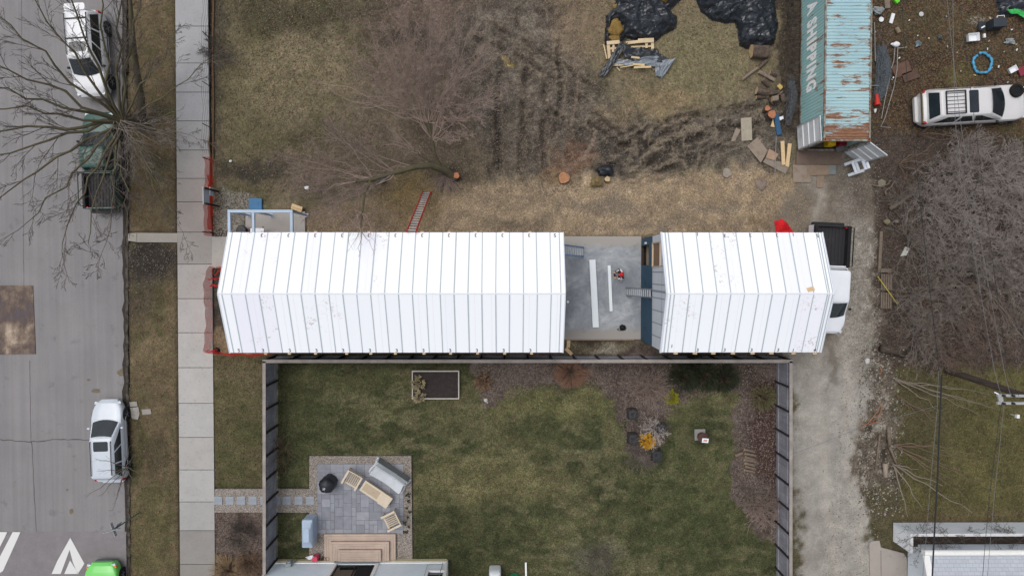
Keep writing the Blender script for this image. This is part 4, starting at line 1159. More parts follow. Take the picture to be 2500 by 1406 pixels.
def cdoor(hinge, end, nrm):
    a, b_ = Vector(hinge), Vector(end); d = (b_ - a); w = d.length; d.normalize(); n = Vector(nrm).normalized()
    h0, h1 = cz0 + .1, cz1 - .12; z = (h0 + h1) / 2; mid = a + d * w / 2
    mb = MB(); mb.bar(a + Vector((0, 0, z)), b_ + Vector((0, 0, z)), .05, h1 - h0)
    dr = mb.build('door', door_m, ct)
    mb = MB()
    for k in (.25, .5, .74):
        zz = h0 + (h1 - h0) * k; mb.bar(a + d * .08 + n * .035 + Vector((0, 0, zz)), b_ - d * .08 + n * .035 + Vector((0, 0, zz)), .03, .09)
    mb.build('rib', mat('door_rib', (236, 238, 240), var=0.05), dr)
    mb = MB()
    for k in (.04, w - .04): mb.bar(a + d * k + n * .03 + Vector((0, 0, h0)), a + d * k + n * .03 + Vector((0, 0, h1)), .06, .03, up=n)
    for zz in (h0 + .03, h1 - .03): mb.bar(a + d * .08 + n * .03 + Vector((0, 0, zz)), b_ - d * .08 + n * .03 + Vector((0, 0, zz)), .03, .06)
    mb.build('door_frame', mat('door_edge', (166, 168, 172), var=0.1), dr)
    mb = MB()
    for k in (.3, .75): mb.tube([a + d * w * k - n * .06 + Vector((0, 0, h0 - .1)), a + d * w * k - n * .06 + Vector((0, 0, h1 + .1))], .018, 6)
    mb.build('lock_rod', mat('galvanised', (150, 150, 150), metal=0.5, rough=0.4), dr)
    for k in (.15, .5, .85):
        mb = MB(); zz = h0 + (h1 - h0) * k; mb.box((a.x, a.y, zz), (.1, .1, .1)); mb.build('hinge', cframe, dr)
cdoor((cx0 - .06, cy0 + .04, 0), P(1941.5, 312), (-1, 0, 0))
e = P(2093, 402); hb = Vector((cx1 + .05, cy0 - .03, 0)); dd = (e - hb).normalized()
cdoor(hb, e, (dd.y, -dd.x, 0))
q = P(2024, 356, .5); mb = MB(); mb.box((q.x, q.y + .12, .58), (.44, .34, .5)); mb.blob((q.x, q.y + .1, .86), (.44, .3, .12), 3, .1)
yb3 = single(mb, 'yellow_tool_case', 'yellow case standing just inside the open container doorway', 'case', mat('yellow_plastic', (222, 182, 20), rough=0.4, var=0.1), bevel=.02)
q = P(2052, 356, .5); mb = MB(); mb.box((q.x, q.y + .14, .56), (.42, .36, .46)); mb.box((q.x - .12, q.y + .12, .82), (.12, .3, .1))
single(mb, 'red_toolbox', 'red box beside the yellow case in the container doorway', 'box', mat('dark_red_plastic', (136, 30, 44), rough=0.4, var=0.15), bevel=.02)
mb = MB(); a, b_ = P(2042, 366, .5), P(2112, 350, .9); mb.bar(a, b_, .25, .05); mb.bar(a + Vector((.1, .25, 0)), b_ + Vector((.1, .1, 0)), .2, .05)
single(mb, 'grey_panel', 'grey slatted panel leaning inside the container doorway behind the right door', 'panel', mat('grey_panel', (104, 104, 104), var=0.15))
# ------------------------------------------------------------------ vehicles (local: +X forward, Z up)
def paintm(name, col, rough=0.3):
    m, t, b = base(name, rough, 0.5)
    v = coords(t); n0 = noisev(t, v, 1.3, 4); n1 = noisev(t, v, 14, 4, .7)
    c0 = lin(col)
    c = ramp(t, n0, [(.3, tuple(x * .93 for x in c0)), (.7, c0)])
    c = mixc(t, ramp(t, n1, [(.58, 0), (.75, .35)]), c, tuple(x * .55 + .03 for x in c0))
    t.links.new(c, b.inputs['Base Color']); b.inputs['Coat Weight'].default_value = .3; return m
glass = mat('car_glass', (34, 42, 48), rough=.07, var=.25, scale=1.6, spec=.6)
tyre_m = mat('tyre_rubber', (28, 28, 29), rough=.9, var=.2); rim_m = mat('alloy_rim', (150, 152, 156), rough=.35, var=.1, metal=.5)
trim_m = mat('black_trim', (34, 36, 39), rough=.55, var=.15); red_l = mat('red_lens', (170, 20, 26), rough=.2, var=.1); lamp_m = mat('clear_lens', (196, 204, 210), rough=.12, var=.1, spec=.6); amber = mat('amber_lens', (226, 128, 20), rough=.2, var=.08)
def rrect(x0, x1, w, r, z, n=4, front=None):
    """rounded rectangle ring, counter clockwise"""
    pts = []
    for cx, cy, a0 in ((x1 - r, w - r, 0), (x0 + r, w - r, 90), (x0 + r, -w + r, 180), (x1 - r, -w + r, 270)):
        for k in range(n + 1):
            a = math.radians(a0 + 90 * k / n); pts.append((cx + r * math.cos(a), cy + r * math.sin(a), z))
    return pts
def lower_body(mb, L, Wd, prof, nose=.30, tail=.22, m=0, zb=.28):
    """prof: list of (x, z_edge) along the length"""
    hw = Wd / 2; st = []
    def hwid(x):
        f = 1.0
        if x > L / 2 - .95: f = 1 - (nose + .06) * ((x - (L / 2 - .95)) / .95) ** 2.8
        if x < -L / 2 + .5: f = 1 - tail * ((-L / 2 + .5 - x) / .5) ** 2.6
        return hw * f
    xs_ = sorted(set([p[0] for p in prof] + [L / 2 - d for d in (0, .03, .08, .16, .28, .45, .7, .95)] + [-L / 2 + d for d in (0, .04, .12, .25, .5)]))
    for x in xs_:
        z = np.interp(x, [p[0] for p in prof], [p[1] for p in prof])
        w = hwid(x); e = min(L / 2 - x, x + L / 2); zz = zb + (.08 if e < .03 else 0)
        ins = 1 - max(0, .06 - e) * 1.0
        st.append([(x, -w * .93 * ins, zz), (x, -w * ins, zz + .18), (x, -w * ins, z * .72), (x, -w * .985 * ins, z - .10), (x, -w * .94, z - .02), (x, -w * .86, z + .012), (x, -w * .45, z + .035), (x, 0, z + .042),
                   (x, w * .45, z + .035), (x, w * .86, z + .012), (x, w * .94, z - .02), (x, w * .985 * ins, z - .10), (x, w * ins, z * .72), (x, w * ins, zz + .18), (x, w * .93 * ins, zz)])
    mb.rings(st, True, True, m)
def cabin(mb, xf, xr, xa, xb, wb, wr, zb, zr, m=0, r=.16):
    """xf/xr front and rear of the belt line, xa/xb of the roof"""
    R = [rrect(xr, xf, wb, r, zb - .06), rrect(xr, xf, wb, r, zb), rrect(xb, xa, wr, r, zr - .035), rrect(xb + .03, xa - .03, wr - .03, r * .9, zr - .012), rrect(xb + .07, xa - .07, wr - .075, r * .8, zr + .004), rrect(xb + .24, xa - .24, wr - .25, r * .6, zr + .022)]
    mb.rings(R, True, True, m)
def facequad(c, u0, u1, v0, v1, off):
    """c = bottom-left, bottom-right, top-right, top-left"""
    c = [Vector(p) for p in c]
    f = lambda u, v: c[0].lerp(c[1], u).lerp(c[3].lerp(c[2], u), v)
    n = (c[1] - c[0]).cross(c[3] - c[0]).normalized()
    return [f(u0, v0) + n * off, f(u1, v0) + n * off, f(u1, v1) + n * off, f(u0, v1) + n * off]
def pane(parent, c, u0, u1, v0, v1, name='window', off=.012, curve=0.0, slant=(0, 0)):
    mb = MB(); n = 10
    cc = [Vector(p) for p in c]; nr = (cc[1] - cc[0]).cross(cc[3] - cc[0]).normalized()
    vs = []
    fw_ = Vector((nr.x, nr.y, 0)).normalized()
    for j in (0, 1, 2, 3):
        for i in range(n + 1):
            u = u0 + (u1 - u0) * i / n; v = v0 + (v1 - v0) * j / 3
            u += (slant[0] * (1 - i / n) + slant[1] * i / n) * j / 3
            bow = curve * (1 - (2 * i / n - 1) ** 2) * (1 - .55 * v)
            p = cc[0].lerp(cc[1], u).lerp(cc[3].lerp(cc[2], u), v) + nr * off + fw_ * bow * 1.6 + Vector((0, 0, bow * .35))
            vs.append(p)
    k = n + 1
    base_ = vs; back = [p - nr * (off + .02) for p in vs]
    fs = [(r_ * k + i, r_ * k + i + 1, (r_ + 1) * k + i + 1, (r_ + 1) * k + i) for r_ in range(3) for i in range(n)]
    allv = base_ + back; m_ = 4 * k
    for i in range(n): fs += [(m_ + i + 1, m_ + i, i, i + 1)][::1]; fs += [(3 * k + i, 3 * k + i + 1, m_ + 3 * k + i + 1, m_ + 3 * k + i)]
    mb.add(allv, fs); return mb.build(name, glass, parent, local=True, smooth=30)
def wheel(parent, x, y, r=.34, w=.22):
    s = 1 if y > 0 else -1
    mb = MB(); mb.lathe((x, y - s * w / 2 * 0, r), [(r * .62, -w / 2), (r * .9, -w / 2), (r, -w * .3), (r, w * .3), (r * .9, w / 2), (r * .62, w / 2)], 24, axis='Y')
    t_ = mb.build('wheel', tyre_m, parent, smooth=True, local=True)
    mb = MB(); mb.lathe((x, y + s * .0, r), [(r * .60, -w * .40), (r * .60, w * .40), (r * .2, w * .34 ), (0, w * .34)] if s < 0 else [(0, -w * .34), (r * .2, -w * .34), (r * .60, -w * .40), (r * .60, w * .40)], 20, axis='Y')
    for k in range(5):
        a = k * 2 * math.pi / 5; mb.bar((x, y + s * w * .42, r), (x + r * .55 * math.cos(a), y + s * w * .44, r + r * .55 * math.sin(a)), .07, .03)
    mb.build('rim', rim_m, t_, local=True)
def arches(mb, xs_, hw, r, m):
    for x in xs_:
        for s in (-1, 1):
            c = (x, s * (hw - .012), r); ring = []
            mb.lathe(c, [(0, -.02), (r + .06, -.02), (r + .06, .02), (0, .02)], 24, m=m, axis='Y')
def mirror(parent, x, y, z, mt):
    s = 1 if y > 0 else -1
    mb = MB(); mb.blob((x, y + s * .1, z), (.14, .2, .16), 2, .02, 2, flat=False); mb.build('mirror', mt, parent, local=True, smooth='all')
def carlights(t_, L, Wd, zf, zr_, ins=.1, amb=False):
    for s in (-1, 1):
        mb = MB(); mb.box((L / 2 - .16, s * (Wd / 2 - .30), zf), (.16, .34, .14), rz=-s * .35); mb.build('headlight', lamp_m, t_, local=True, bevel=.02)
        mb = MB(); mb.box((-L / 2 + .10, s * (Wd / 2 - .15), zr_), (.14, .14, .3)); mb.build('taillight', red_l, t_, local=True, bevel=.02)
def wagon(name, label, cat, loc, rz, L, Wd, paint, belt, hood, roofz, xf, xr, xa, xb, sideu, sunroof=None, rails=None, bars=None, tail=.22, nose=.3, clad=None, wr_=.34, group=None, wrf=.72, xwheel=None):
    t_ = thing(name, label, cat, loc, rz, group)
    hw = Wd / 2
    mb = MB(); lower_body(mb, L, Wd, [(-L / 2, belt - .06), (-L / 2 + .15, belt), (xf - .05, belt), (xf + .15, belt - .02), (L / 2 - .5, hood), (L / 2 - .15, hood - .08), (L / 2, hood - .22)], nose, tail)
    fw, rw_ = xwheel or (L / 2 - .85, -L / 2 + .82)
    arches(mb, (fw, rw_), hw, wr_, 1)
    bd = mb.build('body', [paint, trim_m], t_, smooth=38, local=True)
    wb, wr = hw * .93, hw * wrf
    mb = MB(); cabin(mb, xf, xr, xa, xb, wb, wr, belt + .01, roofz); rf = mb.build('roof', paint, t_, smooth=38, local=True)
    fb = [(xf, wb, belt), (xf, -wb, belt), (xa, -wr, roofz - .035), (xa, wr, roofz - .035)]
    bb = [(xr, -wb, belt), (xr, wb, belt), (xb, wr, roofz - .035), (xb, -wr, roofz - .035)]
    pane(t_, [fb[1], fb[0], fb[3], fb[2]], .06, .94, .05, .97, 'windshield', curve=.10)
    pane(t_, [bb[1], bb[0], bb[3], bb[2]], .09, .91, .18, .92, 'rear_window')
    for s in (1, -1):
        q = [(xr, s * wb, belt), (xf, s * wb, belt), (xa, s * wr, roofz - .035), (xb, s * wr, roofz - .035)]
        for (u0, u1, sl) in sideu:
            if s > 0: pane(t_, [q[1], q[0], q[3], q[2]], 1 - u1, 1 - u0, .06, .84, slant=(sl[1] * -1, sl[0] * -1))
            else: pane(t_, q, u0, u1, .06, .84, slant=sl)
        mirror(t_, xf - .35, s * hw * .95, belt + .06, paint if clad is None else trim_m)
        for x in (fw, rw_): wheel(t_, x, s * (hw - .11), wr_)
        if rails:
            mb = MB(); mb.tube([(rails[0], s * (wr - .07), roofz - .01), (rails[0] - .06, s * (wr - .07), roofz + .06), (rails[1] + .06, s * (wr - .07), roofz + .06), (rails[1], s * (wr - .07), roofz - .01)], .022, 6); mb.build('roof_rail', trim_m, rf, local=True)
        mb = MB(); mb.box((0, s * (hw + .001), .52), (L - 1.9, .02, .07)); mb.build('side_moulding', paint if clad is None else trim_m, t_, local=True)
        for x in (xr + (xf - xr) * .62, xr + (xf - xr) * .33):
            mb = MB(); mb.box((x, s * (hw * .99), belt - .16), (.18, .03, .03)); mb.build('door_handle', trim_m if clad else paint, t_, local=True)
    if bars:
        for x in bars:
            mb = MB(); mb.bar((x, -(wr - .06), roofz + .06), (x, wr - .06, roofz + .06), .06, .025); mb.build('roof_bar', trim_m, rf, local=True)
    if sunroof:
        mb = MB(); a, b_, w = sunroof; mb.rings([rrect(a, b_, w, .07, roofz + .012), rrect(a, b_, w, .07, roofz + .030)], True, True); mb.build('sunroof', glass, rf, local=True)
    carlights(t_, L, Wd, hood - .17, belt - .18)
    for x, dz in ((L / 2 - .03, 0), (-L / 2 + .03, 0)):
        mb = MB(); mb.rings([rrect(x - .2, x + .07, hw * (.62 if x > 0 else .74) * k_, .12, z_, 5) for z_, k_ in ((.34, .95), (.42, 1), (.52, .95))], True, True); mb.build('bumper', paint if clad is None else clad, t_, local=True, smooth=30)
    return t_
silver = paintm('silver_paint', (196, 203, 212), .28); whitep = paintm('white_paint', (218, 219, 222), .3); lime = paintm('lime_paint', (112, 206, 98), .28); greenp = paintm('green_paint', (42, 84, 73), .4); dirtyw = paintm('dusty_white_paint', (208, 206, 206), .5)
beige = mat('beige_cladding', (168, 150, 140), rough=.6, var=.12)
def pxloc(px, py): q = P(px, py); return (q.x, q.y, ROAD_Z)
UP, DN = math.pi / 2, -math.pi / 2
wagon('parked_car', 'silver station wagon with a dark sunroof parked at the kerb', 'car', pxloc(281, 1069), UP + .03, 4.5, 1.74, silver, .90, .76, 1.45, 1.12, -2.12, .34, -1.93,
      [(.05, .30, (.06, .03)), (.33, .60, (.03, -.01)), (.63, .93, (0.0, -.16))], (-.40, .14, .40), (.15, -1.75), nose=.34)
suv = wagon('parked_car', 'white off road wagon with black roof rails parked under the street tree', 'car', pxloc(236, 143), DN + .06, 4.6, 1.80, whitep, 1.05, .98, 1.74, 1.13, -2.2, .46, -2.04,
      [(.05, .33, (.04, .02)), (.36, .62, (.02, 0)), (.65, .93, (0.0, -.12))], (-.36, .16, .44), (.3, -1.9), (-.55, -1.6), clad=beige, wr_=.37, nose=.22)
mb = MB(); mb.rings([rrect(-2.36, -2.02, .58, .12, 1.74), rrect(-2.4, -2.04, .56, .12, 1.78)], True, True); mb.build('spoiler', whitep, suv, local=True)
wagon('parked_car', 'bright lime green car with an amber corner lamp, cut by the lower photo edge', 'car', pxloc(268, 1456), UP + .02, 4.5, 1.86, lime, .98, .90, 1.6, 1.0, -2.1, .3, -1.9,
      [(.05, .33, (.04, .02)), (.36, .62, (.02, 0)), (.65, .93, (0.0, -.12))], nose=.30, clad=mat('grey_bumper', (88, 98, 102), var=.1, rough=.5))
car = [o for o in C.objects if o.get('label', '').startswith('bright lime')][0]
for s in (-1, 1):
    mb = MB(); mb.box((2.02, s * .76, .74), (.16, .14, .12), rz=-s * .5); mb.build('indicator', amber, car, local=True, bevel=.02)
w2 = wagon('junk_car', 'old white estate wagon with a slatted roof rack and a loose wheel on its bonnet', 'car', P(2350, 266), .06, 5.75, 1.98, dirtyw, 1.05, 1.0, 1.78, 1.45, -2.73, .37, -2.37,
      [(.06, .34, (.10, .04)), (.37, .60, (.06, .0)), (.63, .93, (.03, -.14))], (-.88, -.37, .60), clad=dirtyw, wr_=.36, nose=.2)
mb = MB()
for k in range(6): mb.bar((-1.15, -.5 + .2 * k, 1.84), (-2.1, -.5 + .2 * k, 1.84), .025, .02)
for x in (-1.11, -2.15): mb.bar((x, -.62, 1.86), (x, .62, 1.86), .06, .04)
for s in (-1, 1): mb.bar((-1.11, s * .6, 1.86), (-2.15, s * .6, 1.86), .05, .04)
mb.build('roof_rack', trim_m, w2, local=True)
mb = MB(); mb.box((-2.82, 0, .92), (.2, 1.7, .1)); mb.build('rear_trim', mat('faded_trim', (104, 92, 70), var=.2), w2, local=True)
q = P(2481, 222, 1.1); mb = MB(); mb.lathe((q.x, q.y, 1.02), [(.2, .03), (.33, 0), (.37, .06), (.37, .16), (.33, .22), (.24, .22), (.2, .15)], 24)
tt = single(mb, 'spare_tyre', 'loose black wheel lying on the bonnet of the old white wagon', 'tyre', tyre_m, smooth=True)
mb = MB(); mb.lathe((q.x, q.y, 1.02), [(0, .05), (.2, .05), (.2, .12), (.08, .10), (0, .12)], 20); mb.build('rim', mat('rusty_rim', (62, 56, 50), var=.3), tt)

def pickup(label, loc, rz, L, Wd, paint, bedm, xcab, belt=1.08, roofz=1.82, hood=1.0, bedfloor=.78, rails_dark=False, rack=None):
    """xcab = (front of belt, rear of belt); bed runs from there to the tail"""
    t_ = thing('pickup_truck', label, 'pickup truck', loc, rz)
    hw = Wd / 2; xf, xr = xcab; zt = 1.06
    mb = MB(); st_prof = [(xr - .02, belt), (xf, belt), (xf + .2, belt - .02), (L / 2 - .5, hood), (L / 2 - .15, hood - .08), (L / 2, hood - .25)]
    # cab and bonnet part of the lower body
    off = (L / 2 + xr - .02) / 2; Lc = L / 2 - (xr - .02)
    sub = MB(); lower_body(sub, Lc, Wd, [(p[0] - off, p[1]) for p in st_prof], .22, .0)
    mb.add([(x + off, y, z) for x, y, z in sub.v], sub.f, 0)
    arches(mb, (L / 2 - .95, -L / 2 + 1.15), hw, .38, 1)
    mb.build('body', [paint, trim_m], t_, smooth=38, local=True)
    x0, x1 = -L / 2 + .03, xr - .06
    mb = MB(); wt = .10
    for s in (-1, 1): mb.box(((x0 + x1) / 2, s * (hw - wt / 2), (zt + .35) / 2), (x1 - x0, wt, zt - .35))
    mb.box((x1 - .04, 0, (zt + .4) / 2), (.08, Wd - 2 * wt - .004, zt - .4))
    bed = mb.build('bed', paint, t_, local=True, bevel=.015)
    mb = MB(); mb.box((x0 + .035, 0, .78), (.07, Wd - 2 * wt - .01, .54)); tg = mb.build('tailgate', paint if not rails_dark else bedm, t_, local=True, bevel=.012)
    mb = MB(); n = 9; w = (Wd - 2 * wt - .02) / n
    mb.box(((x0 + x1) / 2, 0, bedfloor - .05), (x1 - x0 - .2, Wd - 2 * wt - .02, .08))
    for k in range(n): mb.box(((x0 + x1) / 2, -(Wd / 2 - wt) + w * (k + .5), bedfloor), (x1 - x0 - .22, w * .55, .03))
    for s in (-1, 1):
        mb.box(((x0 + x1) / 2, s * (hw - wt - .015), (zt + bedfloor) / 2), (x1 - x0 - .2, .02, zt - bedfloor)); mb.box(((x0 + x1) / 2, s * (hw - wt / 2), zt + .012), (x1 - x0, wt + .02, .03))
    mb.build('bed_liner', bedm, bed, local=True)
    mb = MB(); mb.rings([rrect(x0 - .2, x0 + .01, hw * .9, .08, z_) for z_ in (.42, .58)], True, True); mb.build('bumper', trim_m, t_, local=True)
    wb, wr = hw * .93, hw * .76; xa, xb = xf - .78, xr + .12
    mb = MB(); cabin(mb, xf, xr, xa, xb, wb, wr, belt + .01, roofz); mb.build('roof', paint, t_, smooth=38, local=True)
    q = [(xf, -wb, belt), (xf, wb, belt), (xa, wr, roofz - .035), (xa, -wr, roofz - .035)]
    pane(t_, q, .06, .94, .05, .97, 'windshield', curve=.10)
    pane(t_, [(xr, wb, belt), (xr, -wb, belt), (xb, -wr, roofz - .035), (xb, wr, roofz - .035)], .1, .9, .2, .85, 'rear_window')
    for s in (1, -1):
        qq = [(xr, s * wb, belt), (xf, s * wb, belt), (xa, s * wr, roofz - .035), (xb, s * wr, roofz - .035)]
        for u0, u1, sl in ((.08, .46, (.02, .02)), (.50, .93, (.02, -.14))):
            if s > 0: pane(t_, [qq[1], qq[0], qq[3], qq[2]], 1 - u1, 1 - u0, .06, .84, slant=(-sl[1], -sl[0]))
            else: pane(t_, qq, u0, u1, .06, .84, slant=sl)
        mirror(t_, xf - .4, s * (hw + .02), belt + .08, trim_m)
        for x in (L / 2 - .95, -L / 2 + 1.15): wheel(t_, x, s * (hw - .12), .38, .25)
    carlights(t_, L, Wd, hood - .18, .85)
    return t_
blk_bed = mat('bed_liner', (40, 40, 43), rough=.6, var=.3, scale=2.5, col2=(66, 62, 60), cover=.35)
g = pickup('dark green pickup truck with a tube rack over its black bed, under the street tree', pxloc(264, 398), UP + .02, 5.35, 1.78, greenp, blk_bed, (1.42, -.58), roofz=1.62, hood=.94, belt=1.0, rails_dark=False)
rk = mat('dark_green_tube', (30, 48, 42), rough=.5, var=.2)
mb = MB()
for s in (-1, 1):
    mb.tube([(-.7, s * .86, 1.05), (-.7, s * .90, 1.42), (-2.5, s * .90, 1.42), (-2.5, s * .86, 1.05)], .03, 6)
    mb.tube([(-.7, s * .90, 1.25), (-.95, s * .90, 1.42)], .022, 5); mb.tube([(-2.5, s * .9, 1.25), (-2.25, s * .9, 1.42)], .022, 5)
for x in (-.7,): mb.tube([(x, -.9, 1.42), (x, .9, 1.42)], .03, 6)
mb.build('rack', rk, g, local=True)
q = P(296, 463); mb = MB()
p = pickup('white pickup truck with black liner and side rack parked beside the workshop in the alley', P(2003, 681), DN - .045, 6.0, 2.0, paintm('bright_white_paint', (232, 234, 240), .3), blk_bed, (2.0, -.62), roofz=1.88, hood=1.12, belt=1.18, rails_dark=True)
for s in (-1, 1):
    mb = MB()
    mb.tube([(-.75, s * 1.0, 1.08), (-.75, s * 1.05, 1.36), (-2.85, s * 1.05, 1.36), (-2.9, s * 1.0, 1.08)], .035, 6)
    mb.box((-1.82, s * .95, 1.1), (2.25, .18, .05)); mb.build('side_rack', blackp, p, local=True)

# ------------------------------------------------------------------ black tarpaulins
def tarp(label, poly, hgt, matr, seed, cell=.05, fold=.16, holes=(), name='tarpaulin', falloff=.35, extra=None):
    pts = [P(*a) for a in poly]; xs_ = [p.x for p in pts]; ys_ = [p.y for p in pts]
    gx = np.arange(min(xs_) - .1, max(xs_) + .1, cell); gy = np.arange(min(ys_) - .1, max(ys_) + .1, cell)
    X, Y = np.meshgrid(gx, gy, indexing='ij')
    wxx = X + .12 * (fbm(X * 2.2, Y * 2.2, 3, seed) - .5); wyy = Y + .12 * (fbm(X * 2.2, Y * 2.2, 3, seed + 5) - .5)
    d = polydist(wxx, wyy, [(p.x, p.y) for p in pts])
    for h_ in holes:
        d = np.minimum(d, -polydist(wxx, wyy, [(P(*a).x, P(*a).y) for a in h_]))
    q1 = X * .9 + .6 * fbm(X * .7, Y * .7, 3, seed + 1); q2 = Y * .9 + .6 * fbm(X * .7, Y * .7, 3, seed + 2)
    r = ridged(q1, q2, 4, seed + 3); r2 = ridged(q1 * 1.9 + q2, q2 * 1.0 - q1 * .4, 3, seed + 4)
    Z = hgt * (1 - np.exp(-np.maximum(d, 0) / falloff)) * (.45 + .8 * fbm(X * .8, Y * .8, 3, seed + 6)) + fold * sstep(0, .3, d) * ((r - .62) * .9 + (r2 - .6) * .4 + .1 * (np.abs(fbm(q1 * 2.1, q2 * 2.1, 2, seed + 8) - .5) * 4 - .5)) + .06
    if extra is not None: Z = Z + extra(X, Y, d)
    wk = sstep(0, .25, d); aX = X + .35 * fbm(X * 1.3, Y * 1.3, 3, seed + 11); aY = Y + .35 * fbm(X * 1.3, Y * 1.3, 3, seed + 12)
    Z = Z + fold * wk * (1.5 * (worley(aX * 1.5 + aY * .4, aY * 2.3, seed) - .45) + .42 * (worley(aX * 3.4, aY * 4.6 - aX, seed + 1) - .45))
    Z = np.maximum(Z, .025); Z = np.where(d < cell * 1.0, np.minimum(Z, .04), Z); Z = np.where(d < 0, -.02, Z)
    ok = d > -cell * .8
    ids = -np.ones(X.shape, int); vs = []
    for i, j in zip(*np.where(ok)): ids[i, j] = len(vs); vs.append((X[i, j] + random.uniform(-.02, .02), Y[i, j] + random.uniform(-.02, .02), Z[i, j]))
    fs = []
    for i in range(len(gx) - 1):
        for j in range(len(gy) - 1):
            a = (ids[i, j], ids[i + 1, j], ids[i + 1, j + 1], ids[i, j + 1])
            if min(a) >= 0: fs.append((a[0], a[1], a[2])); fs.append((a[0], a[2], a[3]))
    mb = MB(); mb.add(vs, fs); return single(mb, name, label, 'tarpaulin', matr, smooth=20)
def plastic(name, col, col2):
    m, t, b = base(name, .33, .6)
    v = coords(t); n0 = noisev(t, v, 1.2, 5, .7); n1 = noisev(t, v, 6, 4, .7)
    c = ramp(t, n0, [(.35, lin(col)), (.7, lin(col2))])
    c = mixc(t, ramp(t, n1, [(.62, 0), (.78, .35)]), c, lin((80, 80, 82)))
    t.links.new(c, b.inputs['Base Color']); bump(t, b, n1, .2, .04); return m
tp = plastic('black_sheeting', (27, 31, 37), (38, 43, 51)); tg2 = plastic('grey_sheeting', (110, 118, 126), (134, 140, 146))
straw_m = mat('straw_heap', (138, 114, 62), var=.3, scale=7, col2=(120, 92, 48), cover=.5, bmp=.4)
tarp('wrinkled black tarpaulin over a heap, yellow straw showing at its torn left side', [(1476, 110), (1478, 40), (1500, 22), (1505, -30), (1490, -90), (1700, -90), (1664, -2), (1636, 28), (1652, 42), (1650, 70), (1622, 84), (1600, 102), (1560, 100), (1530, 94), (1520, 104), (1504, 96), (1500, 88), (1490, 106)], .75, tp, 11, holes=[[(1494, 54), (1508, 50), (1518, 76), (1510, 88), (1488, 94), (1490, 74)], [(1612, -6), (1632, -6), (1622, 9)]], fold=.2)
tarp('wrinkled black tarpaulin heaped beside the weeds at the container', [(1696, -80), (1700, 4), (1712, 30), (1736, 50), (1770, 58), (1792, 54), (1800, 72), (1806, 112), (1820, 118), (1870, 120), (1890, 108), (1900, 60), (1890, 20), (1902, -80)], .85, tp, 31, fold=.22)
for k, (x_, y_, rx, ry) in enumerate(((1502, 72, 1.0, .8), (1622, -2, .7, .5), (1500, 94, .9, .35), (1505, 18, .5, .25))):
    mb = MB(); q = P(x_, y_, 0); mb.blob((q.x, q.y, .1), (rx * .9, ry * 1.2, .7 if k < 2 else .2), 8 + k, .18, 3); single(mb, 'straw_heap', ['large patch of yellow straw in the torn left side of the black tarpaulin', 'yellow straw in the upper right tear of the black tarpaulin', 'strip of yellow straw along the lower left hem of the black tarpaulin', 'small tuft of yellow straw at the upper left fold of the black tarpaulin'][k], 'straw', straw_m, smooth='all')
pass
# pallet with sticks, covered by a two sided sheet
pal_m = wood('pallet_wood', (188, 166, 134), (208, 188, 156), (1, 1, 1), .1)
pl = thing('pallet', 'pale wooden pallet half covered by a black and grey sheet', 'pallet', P(1545, 125))
for i, (a, b_, w, z) in enumerate((((1480, 109), (1511, 106), .2, .2), ((1527, 109), (1560, 105), .16, .2), ((1556, 104), (1594, 102), .24, .22), ((1484, 112), (1487, 146), .17, .15), ((1497, 112), (1495, 130), .12, .14), ((1577, 106), (1577, 120), .14, .14), ((1591, 104), (1592, 124), .16, .15), ((1486, 121), (1508, 120), .12, .10), ((1540, 117), (1592, 115), .1, .10), ((1490, 160), (1590, 158), .16, .12))):
    p0, p1 = P(*a), P(*b_); mb = MB(); mb.bar((p0.x, p0.y, z), (p1.x, p1.y, z), w, .045); mb.build('slat', pal_m, pl)
def sheet(label, corners, hf, matr, seed, name='tarpaulin'):
    """four cornered draped sheet, u along, v across, with sagging folds and thickness"""
    c = [P(*a) for a in corners]; n, k = 44, 22; vs = []
    rnd = np.random.RandomState(seed)
    for i in range(n + 1):
        for j in range(k + 1):
            u, v_ = i / n, j / k
            p = c[0].lerp(c[1], u).lerp(c[3].lerp(c[2], u), v_)
            f = float(ridged(np.array([u * 5 + v_ * 1.4]), np.array([v_ * 2.2 + seed]), 4, seed)[0])
            w = float(fbm(np.array([u * 4.0]), np.array([v_ * 4.0 + seed]), 4, seed + 2)[0]) - .5
            vs.append((p.x + w * .25, p.y + w * .3, .05 + hf(u, v_) + .16 * (f - .5) + .1 * w))
    vs = [(x, y, max(z, .03)) for x, y, z in vs]
    fs = [(i * (k + 1) + j, (i + 1) * (k + 1) + j, (i + 1) * (k + 1) + j + 1, i * (k + 1) + j + 1) for i in range(n) for j in range(k)]
    mb = MB(); mb.add(vs, fs); o = single(mb, name, label, 'tarpaulin', matr, smooth=60)
    sm = o.modifiers.new('thick', 'SOLIDIFY'); sm.thickness = .012; return o
sheet('grey side of a plastic sheet spread over the pallet below the tarpaulin heap', [(1502, 150), (1620, 142), (1640, 162), (1497, 164)], lambda u, v: .30 * math.sin(3.1 * u) * (1 - v * .5), tg2, 3)
sheet('grey corner of plastic sheet hanging off the east end of the pallet', [(1598, 152), (1644, 150), (1618, 190), (1600, 186)], lambda u, v: .18 * (1 - v), tg2, 5)
sheet('black fold of plastic sheet running down the west end of the pallet', [(1460, 186), (1512, 108), (1530, 112), (1478, 188)], lambda u, v: .12 + .3 * u, tp, 7)
sheet('black plastic sheet lying across the middle of the pallet', [(1518, 118), (1600, 124), (1642, 154), (1520, 150)], lambda u, v: .42 * (1 - v * .4) * (1 - .6 * u), tp, 9)
stick_m = mat('pale_stick', (200, 178, 138), var=.12, scale=6)
